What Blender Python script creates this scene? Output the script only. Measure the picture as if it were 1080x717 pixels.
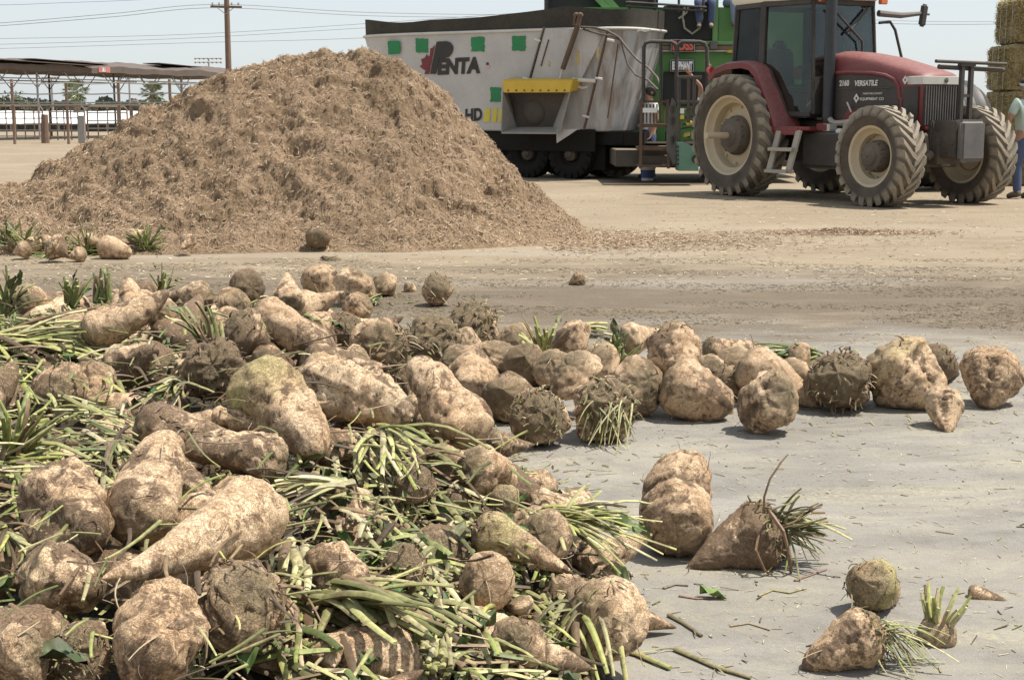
import bpy, bmesh, math, random
import numpy as np
from mathutils import Vector, Matrix, noise, Euler

R_ = math.radians
RND = random.Random(7)
for o in list(bpy.data.objects):
    bpy.data.objects.remove(o)
SC = bpy.context.scene
COL = SC.collection

# ------------------------------------------------------------------ camera geometry (pixels of the 1080 x 717 photograph)
FPX, CXP, CYP, CAM_H = 1500.0, 540.0, 358.5, 1.3
PITCH = R_(9.15)
CP, SP = math.cos(PITCH), math.sin(PITCH)
CAM = Vector((0, 0, CAM_H))


def ray(px, py):
    a = (px - CXP) / FPX
    b = -(py - CYP) / FPX
    return Vector((a, CP + b * SP, -SP + b * CP))


def at(px, py, z=0.0):
    d = ray(px, py)
    return CAM + d * ((z - CAM_H) / d.z)


def at_depth(px, py, D):
    return CAM + ray(px, py) * D


def at_y(px, py, Y):
    d = ray(px, py)
    return CAM + d * (Y / d.y)


def on_plane(px, py, p0, n, lift=0.0):
    d = ray(px, py)
    t = ((p0 + n * lift) - CAM).dot(n) / d.dot(n)
    return CAM + d * t


# ------------------------------------------------------------------ mesh collecting
class MB:
    def __init__(self):
        self.v, self.f, self.c = [], [], []

    def add(self, verts, faces, col=None):
        o = len(self.v)
        self.v.extend(verts)
        self.f.extend([tuple(i + o for i in f) for f in faces])
        if col is not None:
            self.c.extend([col] * len(verts)) if isinstance(col[0], (int, float)) else self.c.extend(col)
        return self

    def box(self, c, s, rot=None):
        c = Vector(c)
        h = [x / 2 for x in s]
        vs = []
        for x in (-1, 1):
            for y in (-1, 1):
                for z in (-1, 1):
                    p = Vector((x * h[0], y * h[1], z * h[2]))
                    if rot is not None:
                        p = rot @ p
                    vs.append(c + p)
        return self.add(vs, [(0, 1, 3, 2), (4, 6, 7, 5), (0, 4, 5, 1), (2, 3, 7, 6), (0, 2, 6, 4), (1, 5, 7, 3)])

    def bar(self, a, b, w, h=None, up=Vector((0, 0, 1))):
        a, b = Vector(a), Vector(b)
        h = h or w
        d = (b - a)
        L = d.length
        d.normalize()
        s = d.cross(up)
        if s.length < 1e-4:
            s = d.cross(Vector((0, 1, 0)))
        s.normalize()
        u = s.cross(d)
        return self.box((a + b) / 2, (L, w, h), Matrix((d, s, u)).transposed())

    def tube(self, pts, r, n=8, caps=True, flat=1.0, col=None):
        pts = [Vector(p) for p in pts]
        m = len(pts)
        rr = r if isinstance(r, (list, tuple)) else [r] * m
        vs, fs = [], []
        prev = None
        for i, p in enumerate(pts):
            t = (pts[min(i + 1, m - 1)] - pts[max(i - 1, 0)])
            if t.length < 1e-9:
                t = Vector((0, 0, 1))
            t.normalize()
            if prev is None:
                a = t.cross(Vector((0, 0, 1)))
                if a.length < 1e-3:
                    a = t.cross(Vector((0, 1, 0)))
                a.normalize()
            else:
                a = prev - t * prev.dot(t)
                a.normalize()
            prev = a
            b = t.cross(a)
            for k in range(n):
                an = 2 * math.pi * k / n
                vs.append(p + (a * math.cos(an) + b * math.sin(an) * flat) * rr[i])
        for i in range(m - 1):
            for k in range(n):
                k2 = (k + 1) % n
                fs.append((i * n + k, i * n + k2, (i + 1) * n + k2, (i + 1) * n + k))
        if caps:
            fs.append(tuple(range(n - 1, -1, -1)))
            fs.append(tuple((m - 1) * n + k for k in range(n)))
        return self.add(vs, fs, col)

    def cyl(self, a, b, r, n=20, r2=None):
        return self.tube([a, b], [r, r if r2 is None else r2], n)

    def lathe(self, prof, origin, axis, n=32, up=None):
        """prof: list of (distance along axis, radius)."""
        origin, axis = Vector(origin), Vector(axis).normalized()
        a = axis.cross(Vector((0, 0, 1)))
        if a.length < 1e-3:
            a = axis.cross(Vector((0, 1, 0)))
        a.normalize()
        b = axis.cross(a)
        vs, fs = [], []
        for (d, r) in prof:
            for k in range(n):
                an = 2 * math.pi * k / n
                vs.append(origin + axis * d + (a * math.cos(an) + b * math.sin(an)) * r)
        for i in range(len(prof) - 1):
            for k in range(n):
                k2 = (k + 1) % n
                fs.append((i * n + k, i * n + k2, (i + 1) * n + k2, (i + 1) * n + k))
        return self.add(vs, fs)

    def prism(self, poly, vec):
        """poly: 3-D polygon points, extruded by vec."""
        poly = [Vector(p) for p in poly]
        vec = Vector(vec)
        n = len(poly)
        vs = poly + [p + vec for p in poly]
        fs = [tuple(range(n - 1, -1, -1)), tuple(range(n, 2 * n))]
        for i in range(n):
            j = (i + 1) % n
            fs.append((i, j, n + j, n + i))
        return self.add(vs, fs)

    def loft(self, rings, cap0=True, cap1=True):
        n = len(rings[0])
        vs = [Vector(p) for r in rings for p in r]
        fs = []
        for i in range(len(rings) - 1):
            for k in range(n):
                k2 = (k + 1) % n
                fs.append((i * n + k, i * n + k2, (i + 1) * n + k2, (i + 1) * n + k))
        if cap0:
            fs.append(tuple(range(n - 1, -1, -1)))
        if cap1:
            fs.append(tuple((len(rings) - 1) * n + k for k in range(n)))
        return self.add(vs, fs)

    def build(self, name, mat, parent=None, inv=None, bevel=0.0, smooth=35, segs=2, fix=True):
        me = bpy.data.meshes.new(name)
        vs = [inv @ Vector(p) for p in self.v] if inv is not None else self.v
        me.from_pydata([tuple(p) for p in vs], [], self.f)
        if fix or bevel:
            bm = bmesh.new()
            bm.from_mesh(me)
            if fix:
                bmesh.ops.recalc_face_normals(bm, faces=bm.faces)
            if bevel:
                es = [e for e in bm.edges if len(e.link_faces) == 2 and e.calc_face_angle(0) > R_(30)]
                bmesh.ops.bevel(bm, geom=es, offset=bevel, segments=segs, affect='EDGES', clamp_overlap=True)
            bm.to_mesh(me)
            bm.free()
        if self.c and not bevel:
            at_ = me.color_attributes.new('tone', 'FLOAT_COLOR', 'POINT')
            arr = np.ones((len(me.vertices), 4), dtype=np.float32)
            arr[:, :3] = np.array(self.c, dtype=np.float32)[:, :3]
            at_.data.foreach_set('color', arr.ravel())
        if smooth:
            me.polygons.foreach_set('use_smooth', [True] * len(me.polygons))
            if smooth < 180:
                me.set_sharp_from_angle(angle=R_(smooth))
        me.update()
        ob = bpy.data.objects.new(name, me)
        COL.objects.link(ob)
        if mat is not None:
            me.materials.append(mat)
        if parent is not None:
            ob.parent = parent
        return ob


def tag(o, label=None, cat=None, group=None, kind=None):
    if label:
        o['label'] = label
    if cat:
        o['category'] = cat
    if group:
        o['group'] = group
    if kind:
        o['kind'] = kind
    return o


def thing(name, loc, label, cat, rz=0.0, group=None):
    o = bpy.data.objects.new(name, None)
    COL.objects.link(o)
    o.location = loc
    o.rotation_euler = (0, 0, rz)
    o.empty_display_size = 0.2
    return tag(o, label, cat, group)


def inv_of(o):
    return (Matrix.Translation(o.location) @ o.rotation_euler.to_matrix().to_4x4()).inverted()


def rootmat(o):
    return Matrix.Translation(o.location) @ o.rotation_euler.to_matrix().to_4x4()


def copy_tree(o, parent=None):
    c = o.copy()
    COL.objects.link(c)
    if parent is not None:
        c.parent = parent
    for ch in list(o.children):
        copy_tree(ch, c)
    return c


def text_mesh(name, s, size, mat, parent, M, shear=0.0, offset=0.0, extrude=0.002, width=None, align='LEFT'):
    cu = bpy.data.curves.new(name + '_curve', 'FONT')
    cu.body = s
    cu.size = size
    cu.shear = shear
    cu.offset = offset
    cu.extrude = extrude
    cu.align_x = align
    cu.resolution_u = 4
    ob = bpy.data.objects.new(name, cu)
    COL.objects.link(ob)
    dg = bpy.context.evaluated_depsgraph_get()
    me = bpy.data.meshes.new_from_object(ob.evaluated_get(dg))
    bpy.data.objects.remove(ob)
    bpy.data.curves.remove(cu)
    if width:
        xs = [v.co.x for v in me.vertices]
        k = width / max(1e-6, max(xs) - min(xs))
        x0 = min(xs) if align == 'LEFT' else 0
        for v in me.vertices:
            v.co.x = (v.co.x - x0) * k
    me.transform(M)
    me.materials.clear()
    me.materials.append(mat)
    o = bpy.data.objects.new(name, me)
    COL.objects.link(o)
    if parent is not None:
        o.parent = parent
    return o


# ------------------------------------------------------------------ materials
def new_mat(name):
    m = bpy.data.materials.new(name)
    m.use_nodes = True
    nt = m.node_tree
    b = nt.nodes['Principled BSDF']
    return m, nt, b


def nd(nt, t, **kw):
    n = nt.nodes.new(t)
    for k, v in kw.items():
        if k.startswith('i_'):
            n.inputs[k[2:].replace('_', ' ')].default_value = v
        else:
            setattr(n, k, v)
    return n


def ramp(nt, fac, stops, interp='LINEAR'):
    r = nt.nodes.new('ShaderNodeValToRGB')
    r.color_ramp.interpolation = interp
    e = r.color_ramp.elements
    while len(e) < len(stops):
        e.new(0.5)
    for i, (p, c) in enumerate(stops):
        e[i].position = p
        e[i].color = (c[0], c[1], c[2], 1) if not isinstance(c, (int, float)) else (c, c, c, 1)
    nt.links.new(fac, r.inputs['Fac'])
    return r.outputs['Color']


def mixc(nt, fac, a, b, mode='MIX'):
    m = nt.nodes.new('ShaderNodeMix')
    m.data_type = 'RGBA'
    m.blend_type = mode
    for sock, v in ((m.inputs[0], fac), (m.inputs[6], a), (m.inputs[7], b)):
        if hasattr(v, 'links'):
            nt.links.new(v, sock)
        elif isinstance(v, (int, float)):
            sock.default_value = v if sock.type == 'VALUE' else (v, v, v, 1)
        else:
            sock.default_value = (v[0], v[1], v[2], 1)
    return m.outputs[2]


def mathn(nt, op, a, b=None, clamp=False):
    m = nt.nodes.new('ShaderNodeMath')
    m.operation = op
    m.use_clamp = clamp
    for i, v in enumerate((a, b)):
        if v is None:
            continue
        if hasattr(v, 'links'):
            nt.links.new(v, m.inputs[i])
        else:
            m.inputs[i].default_value = v
    return m.outputs[0]


def noise_tex(nt, vec, scale, detail=4, rough=0.55, dist=0.0):
    n = nd(nt, 'ShaderNodeTexNoise')
    n.inputs['Scale'].default_value = scale
    n.inputs['Detail'].default_value = detail
    n.inputs['Roughness'].default_value = rough
    n.inputs['Distortion'].default_value = dist
    if vec is not None:
        nt.links.new(vec, n.inputs['Vector'])
    return n.outputs['Fac']


def coords(nt, scale=(1, 1, 1), kind='Object', rnd=False):
    tc = nd(nt, 'ShaderNodeTexCoord')
    mp = nd(nt, 'ShaderNodeMapping')
    mp.inputs['Scale'].default_value = scale
    nt.links.new(tc.outputs[kind], mp.inputs['Vector'])
    out = mp.outputs['Vector']
    if rnd:
        oi = nd(nt, 'ShaderNodeObjectInfo')
        vm = nd(nt, 'ShaderNodeVectorMath', operation='ADD')
        mm = mathn(nt, 'MULTIPLY', oi.outputs['Random'], 37.0)
        nt.links.new(out, vm.inputs[0])
        nt.links.new(mm, vm.inputs[1])
        out = vm.outputs[0]
    return out


def bump(nt, b, h, strength, dist):
    bp = nd(nt, 'ShaderNodeBump')
    bp.inputs['Strength'].default_value = strength
    bp.inputs['Distance'].default_value = dist
    nt.links.new(h, bp.inputs['Height'])
    nt.links.new(bp.outputs['Normal'], b.inputs['Normal'])


def paint(name, col, rough=0.45, dust=0.35, dustcol=(0.42, 0.35, 0.26), metal=0.0, scale=3.0, spec=0.5, rnd=False, var=0.12, updust=0.5):
    """painted or worn surface: colour variation, dust patches, more dust on upward faces (dust really lies there)."""
    m, nt, b = new_mat(name)
    v = coords(nt, rnd=rnd)
    n1 = noise_tex(nt, v, scale, 6, 0.6)
    n2 = noise_tex(nt, v, scale * 9, 5, 0.65)
    c = mixc(nt, ramp(nt, n1, [(0.3, 0.0), (0.7, 1.0)]), [x * (1 - var) for x in col], [min(1, x * (1 + var)) for x in col])
    geo = nd(nt, 'ShaderNodeNewGeometry')
    sx = nd(nt, 'ShaderNodeSeparateXYZ')
    nt.links.new(geo.outputs['Normal'], sx.inputs[0])
    upf = mathn(nt, 'MULTIPLY', mathn(nt, 'MAXIMUM', sx.outputs['Z'], 0.0), updust)
    d = mathn(nt, 'ADD', mathn(nt, 'MULTIPLY', mathn(nt, 'MULTIPLY', n1, n2), 2.2 * dust), mathn(nt, 'MULTIPLY', upf, n2), clamp=True)
    c = mixc(nt, d, c, dustcol)
    nt.links.new(c, b.inputs['Base Color'])
    rr = mathn(nt, 'ADD', mathn(nt, 'MULTIPLY', d, 0.5), rough, clamp=True)
    nt.links.new(rr, b.inputs['Roughness'])
    b.inputs['Metallic'].default_value = metal
    b.inputs['Specular IOR Level'].default_value = spec
    bump(nt, b, n2, 0.15, 0.004)
    return m

# ================================================================== camera, light, sky
cd_ = bpy.data.cameras.new('camera')
cam = bpy.data.objects.new('camera', cd_)
COL.objects.link(cam)
cam.location = CAM
cam.rotation_euler = (math.pi / 2 - PITCH, 0, 0)
cd_.sensor_width = 36
cd_.lens = FPX / 1080 * 36
cd_.clip_end = 6000
cd_.clip_start = 0.05
SC.camera = cam

SUN_EL, SUN_AZ = R_(66), R_(86)          # azimuth from +Y towards +X
w = bpy.data.worlds.new('World')
SC.world = w
w.use_nodes = True
wn = w.node_tree
sky = wn.nodes.new('ShaderNodeTexSky')
sky.sky_type = 'NISHITA'
sky.sun_disc = False
sky.sun_elevation = SUN_EL
sky.sun_rotation = SUN_AZ
sky.altitude = 0
sky.air_density = 1.0
sky.dust_density = 1.2
sky.ozone_density = 1.0
# hazy summer air: the sky's own glow is mixed with a pale even veil
mx = wn.nodes.new('ShaderNodeMix')
mx.data_type = 'RGBA'
mx.inputs[0].default_value = .72
mx.inputs[7].default_value = (4.75, 5.1, 5.4, 1)
wn.links.new(sky.outputs[0], mx.inputs[6])
wn.links.new(mx.outputs[2], wn.nodes['Background'].inputs[0])
wn.nodes['Background'].inputs[1].default_value = 0.12
sl = bpy.data.lights.new('sun', 'SUN')
sl.energy = 5.0
sl.angle = R_(0.53)
sl.color = (1.0, 0.95, 0.87)
so = bpy.data.objects.new('sun', sl)
COL.objects.link(so)
SDIR = Vector((math.cos(SUN_EL) * math.sin(SUN_AZ), math.cos(SUN_EL) * math.cos(SUN_AZ), math.sin(SUN_EL)))
so.rotation_euler = SDIR.to_track_quat('Z', 'Y').to_euler()
so.location = (0, 0, 30)
SC.view_settings.view_transform = 'Standard'
SC.view_settings.look = 'None'
SC.view_settings.exposure = 0.45
SC.view_settings.gamma = 1
SC.render.engine = 'CYCLES'
SC.cycles.max_bounces = 5
SC.cycles.diffuse_bounces = 3
SC.cycles.glossy_bounces = 2
SC.cycles.transmission_bounces = 4
SC.cycles.transparent_max_bounces = 8
SC.cycles.use_denoising = True

# ================================================================== ground
m, nt, b = new_mat('ground_mat')
tc = nd(nt, 'ShaderNodeTexCoord')
P = tc.outputs['Object']
sx = nd(nt, 'ShaderNodeSeparateXYZ')
nt.links.new(P, sx.inputs[0])
X, Y = sx.outputs['X'], sx.outputs['Y']


def mapped(scale):
    mp = nd(nt, 'ShaderNodeMapping')
    mp.inputs['Scale'].default_value = scale
    nt.links.new(P, mp.inputs['Vector'])
    return mp.outputs['Vector']


nbig = noise_tex(nt, P, 0.35, 5, 0.6)
nmid = noise_tex(nt, mapped((0.7, 1.6, 1)), 1.6, 7, 0.62, 0.4)
nstreak = noise_tex(nt, mapped((0.7, 1.5, 1)), 2.0, 8, 0.68, 1.2)
nfine = noise_tex(nt, P, 60, 6, 0.7)
ngrit = noise_tex(nt, P, 260, 3, 0.7)
# concrete pad: grey, with straw dust and dark damp stains
conc = mixc(nt, ramp(nt, nmid, [(0.32, 0.0), (0.68, 1.0)]), (0.186, 0.173, 0.151), (0.304, 0.284, 0.248))
conc = mixc(nt, ramp(nt, nfine, [(0.35, 0.0), (0.7, 0.55)]), conc, (0.150, 0.140, 0.125))
nst = noise_tex(nt, mapped((1.0, 1.3, 1)), 5.0, 7, 0.7, 0.8)
conc = mixc(nt, ramp(nt, nst, [(0.52, 0.0), (0.68, 0.55)]), conc, (0.13, 0.12, 0.105))
straw = mathn(nt, 'MULTIPLY', ramp(nt, nstreak, [(0.47, 0.0), (0.66, 0.75)]), ramp(nt, nfine, [(0.40, 0.0), (0.62, 1.0)]))
conc = mixc(nt, straw, conc, (0.42, 0.375, 0.245))
# trampled mud-stained belt between the pad and the yard
belt = mixc(nt, ramp(nt, nfine, [(0.3, 0.0), (0.7, 1.0)]), (0.072, 0.053, 0.036), (0.165, 0.128, 0.088))
belt = mixc(nt, ramp(nt, nstreak, [(0.5, 0.0), (0.7, 0.7)]), belt, (0.19, 0.147, 0.10))
# dirt yard
yard = mixc(nt, ramp(nt, nmid, [(0.3, 0.0), (0.7, 1.0)]), (0.195, 0.150, 0.100), (0.275, 0.220, 0.152))
yard = mixc(nt, ramp(nt, nbig, [(0.45, 0.0), (0.7, 0.75)]), yard, (0.315, 0.257, 0.182))
yard = mixc(nt, ramp(nt, nfine, [(0.35, 0.0), (0.75, 0.5)]), yard, (0.24, 0.185, 0.12))
# grey bare patches in the yard
greyp = mathn(nt, 'MULTIPLY', ramp(nt, noise_tex(nt, mapped((0.25, 0.9, 1)), 0.8, 5, 0.6), [(0.54, 0.0), (0.66, 0.5)]),
              ramp(nt, Y, [(0.0, 1.0), (0.999, 1.0)]))
# boundaries: Y (metres) displaced by noise
yn = mathn(nt, 'ADD', Y, mathn(nt, 'MULTIPLY', mathn(nt, 'SUBTRACT', nmid, 0.5), 3.2))
yn = mathn(nt, 'ADD', yn, mathn(nt, 'MULTIPLY', mathn(nt, 'SUBTRACT', nbig, 0.5), 2.4))


def sstep(v, a, c):
    r = nd(nt, 'ShaderNodeMapRange')
    r.interpolation_type = 'SMOOTHSTEP'
    nt.links.new(v, r.inputs['Value'])
    r.inputs['From Min'].default_value = a
    r.inputs['From Max'].default_value = c
    return r.outputs['Result']


col = mixc(nt, mathn(nt, 'MULTIPLY', sstep(yn, 7.4, 8.8), 0.95), conc, belt)
col = mixc(nt, sstep(yn, 10.2, 12.8), col, yard)
gp = mathn(nt, 'MULTIPLY', greyp, mathn(nt, 'SUBTRACT', 1.0, sstep(Y, 14.0, 19.0)))
col = mixc(nt, gp, col, (0.30, 0.268, 0.225))
# fine speckle of chaff everywhere
col = mixc(nt, ramp(nt, ngrit, [(0.58, 0.0), (0.70, 0.6)]), col, (0.55, 0.48, 0.36))
col = mixc(nt, ramp(nt, ngrit, [(0.28, 0.7), (0.41, 0.0)]), col, (0.12, 0.095, 0.07))
nt.links.new(col, b.inputs['Base Color'])
b.inputs['Roughness'].default_value = 0.92
b.inputs['Specular IOR Level'].default_value = 0.25
hh = mathn(nt, 'ADD', mathn(nt, 'MULTIPLY', nfine, 0.6), mathn(nt, 'MULTIPLY', nmid, 1.2))
hh = mathn(nt, 'ADD', hh, mathn(nt, 'MULTIPLY', ngrit, 0.35))
bump(nt, b, hh, 0.5, 0.012)
g = MB()
nseg = 48
g.add([(0, 40, 0)] + [(2500 * math.cos(2 * math.pi * k / nseg), 40 + 2500 * math.sin(2 * math.pi * k / nseg), 0) for k in range(nseg)],
      [(0, 1 + k, 1 + (k + 1) % nseg) for k in range(nseg)])
tag(g.build('ground', m, smooth=0), kind='structure')


# ------------------------------------------------------------------ litter on the ground: one object each (uncountable)
def tone_mat(name, rough=0.8, spec=0.3, trans=0.0, sc=180.0, bs=0.25, soil=0.0):
    m, nt, b = new_mat(name)
    a = nd(nt, 'ShaderNodeVertexColor', layer_name='tone')
    v = coords(nt)
    n = noise_tex(nt, v, sc, 4, 0.6)
    c = mixc(nt, ramp(nt, n, [(0.3, 0.0), (0.7, 1.0)]), (0.72, 0.72, 0.72), (1.22, 1.2, 1.15))
    c2 = mixc(nt, 1.0, a.outputs['Color'], c, 'MULTIPLY')
    if soil:
        ns = noise_tex(nt, v, 22, 5, .65, .8)
        c2 = mixc(nt, ramp(nt, ns, [(.50, 0.0), (.66, soil)]), c2, (.10, .068, .04))
    nt.links.new(c2, b.inputs['Base Color'])
    b.inputs['Roughness'].default_value = rough
    b.inputs['Specular IOR Level'].default_value = spec
    bump(nt, b, n, bs, 0.002)
    return m


M_CHAFF = tone_mat('chaff_mat')


def fibre_cloud(name, pts, lens, wid, cols, dirs, mat, lift):
    """many short three-sided slivers, arrays of n."""
    n = len(pts)
    pts, dirs = np.asarray(pts), np.asarray(dirs)
    up = np.tile(np.array([0.0, 0.0, 1.0]), (n, 1))
    side = np.cross(dirs, up)
    side /= np.linalg.norm(side, axis=1, keepdims=True) + 1e-9
    nor = np.cross(side, dirs)
    lens, wid = np.asarray(lens)[:, None], np.asarray(wid)[:, None]
    a, b_ = pts - dirs * lens / 2, pts + dirs * lens / 2
    vs = np.stack([a - side * wid, a + side * wid, a + nor * wid * lift, b_ - side * wid * .8, b_ + side * wid * .8, b_ + nor * wid * lift * .8], 1).reshape(-1, 3)
    tri = np.array([[0, 1, 4, 3], [1, 2, 5, 4], [2, 0, 3, 5]])
    fs = (np.arange(n)[:, None, None] * 6 + tri[None]).reshape(-1)
    me = bpy.data.meshes.new(name)
    me.vertices.add(len(vs))
    me.vertices.foreach_set('co', vs.ravel())
    nf = n * 3
    me.loops.add(nf * 4)
    me.loops.foreach_set('vertex_index', fs)
    me.polygons.add(nf)
    me.polygons.foreach_set('loop_start', np.arange(nf) * 4)
    me.polygons.foreach_set('loop_total', np.full(nf, 4))
    me.update(calc_edges=True)
    ca = me.color_attributes.new('tone', 'FLOAT_COLOR', 'POINT')
    cc = np.ones((n * 6, 4), dtype=np.float32)
    cc[:, :3] = np.repeat(np.asarray(cols), 6, axis=0)
    ca.data.foreach_set('color', cc.ravel())
    me.materials.append(mat)
    ob = bpy.data.objects.new(name, me)
    COL.objects.link(ob)
    return ob


NR = np.random.default_rng(5)


def flat_litter(name, n, ysamp, pal, lmin, lmax, wmin, wmax, clump=0.0):
    ys = ysamp(n)
    half = 0.42 * ys + 0.6
    xs = (NR.random(n) * 2 - 1) * half
    if clump:
        k = np.array([noise.noise(Vector((x * 0.8, y * 2.2, 3.1))) for x, y in zip(xs, ys)])
        keep = k > (clump + (NR.random(n) - .5) * .3)
        xs, ys = xs[keep], ys[keep]
        n = len(xs)
    an = NR.random(n) * 2 * np.pi
    tilt = NR.normal(0, .08, n)
    dirs = np.stack([np.cos(an), np.sin(an), tilt], 1)
    dirs /= np.linalg.norm(dirs, axis=1, keepdims=True)
    ln = lmin + (lmax - lmin) * NR.random(n) ** 2
    wd = wmin + (wmax - wmin) * NR.random(n)
    zs = wd * .4 + np.abs(tilt) * ln * .5
    pal = np.array(pal)
    cols = pal[NR.integers(0, len(pal), n)] * (0.75 + .5 * NR.random((n, 1)))
    o = fibre_cloud(name, np.stack([xs, ys, zs], 1), ln, wd, cols, dirs, M_CHAFF, 1.0)
    tag(o, kind='stuff')
    return o


STRAW = [(.62, .54, .38), (.52, .44, .30), (.66, .60, .46), (.40, .32, .20), (.30, .23, .14)]
DARKL = [(.10, .075, .05), (.14, .105, .07), (.09, .085, .04), (.19, .145, .095), (.26, .21, .14), (.13, .13, .06), (.12, .09, .055)]
o = flat_litter('straw_chaff', 9500, lambda n: 2.8 + 6.0 * NR.random(n) ** .9, STRAW, .004, .034, .0007, .0018)
tag(o, 'pale straw bits blown over the grey concrete pad', 'straw chaff')
o = flat_litter('trampled_leaf_litter', 34000, lambda n: 8.2 + 4.4 * NR.random(n), DARKL, .006, .045, .001, .0032, clump=0.08)
tag(o, 'dark trampled stalk bits on the dirt behind the beets', 'leaf litter')
o = flat_litter('plant_scraps', 900, lambda n: 2.9 + 4.2 * NR.random(n), DARKL + [(.3, .27, .12), (.22, .2, .09)], .008, .06, .001, .003)
tag(o, 'bits of torn stalk and root dropped on the concrete', 'plant scraps')
o = flat_litter('yard_chaff', 4500, lambda n: 11.0 + 12 * NR.random(n) ** 1.2, STRAW[:4] + [(.2, .15, .1)], .012, .07, .002, .006)
tag(o, 'scattered pale chaff on the dirt yard', 'chaff')

# ================================================================== heap of chopped feed in the middle
def interp(x, tab):
    xs = [t[0] for t in tab]
    ys = [t[1] for t in tab]
    return np.interp(x, xs, ys)


FH_Z = [(-8.2, -.06), (-7.2, .20), (-6.6, .30), (-5.9, .38), (-5.3, .50), (-4.75, .82), (-4.2, 1.16), (-3.65, 1.46), (-3.1, 1.66), (-2.57, 1.86),
        (-2.1, 1.96), (-1.65, 1.97), (-1.2, 1.80), (-.75, 1.40), (-.33, 1.02), (.1, .57), (.45, .22), (.72, .06), (.9, -.05), (1.8, -.3)]


def fh_noise(xs, ys, zs):
    out = np.empty(len(xs))
    for i, (x, y, z_) in enumerate(zip(xs, ys, zs)):
        v = Vector((x, y, z_ * 1.3))
        a = noise.noise(v * 0.8) * .17 + noise.noise(v * 2.3 + Vector((5, 1, 2))) * .12
        n3 = noise.noise(v * 2.5 + Vector((1, 9, 4)))
        b_ = (.22 - abs(n3)) * .20 + .05 * noise.noise(v * 5.2 + Vector((3, 3, 8)))
        c_ = (.2 - abs(noise.noise(v * 8.5))) * .075 + .03 * noise.noise(v * 13.0) + noise.noise(v * 17.0) * .05 + noise.noise(v * 33.0) * .03
        out[i] = a + b_ + c_
    return out


def fh_base(xs, ys):
    z = interp(xs, FH_Z)
    wf = np.interp(xs, [-8, -5, -3, -1, .3, 1.6], [1.6, 2.6, 3.0, 2.9, 2.0, 1.0])
    yc = np.interp(xs, [-8, -5, -2, .3, 1.6], [15.0, 15.7, 16.3, 16.1, 15.2])
    u = np.where(ys < yc, (yc - ys) / wf, (ys - yc) / (wf * .9))
    s = np.clip(1.02 - u, -0.1, 1)
    s = np.where(u < .25, 1.02 - .125 - 2.0 * u * u, s - 0.0)
    s = np.where(u < .25, s + .0, s)
    toe = .16 * np.exp(-((np.clip(u, .6, 2) - .95) / .22) ** 2)
    return np.where(z <= 0, -.06, z * np.clip(s / .9, -.12, 1.0) + toe * np.clip(z, 0, .5))


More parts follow.
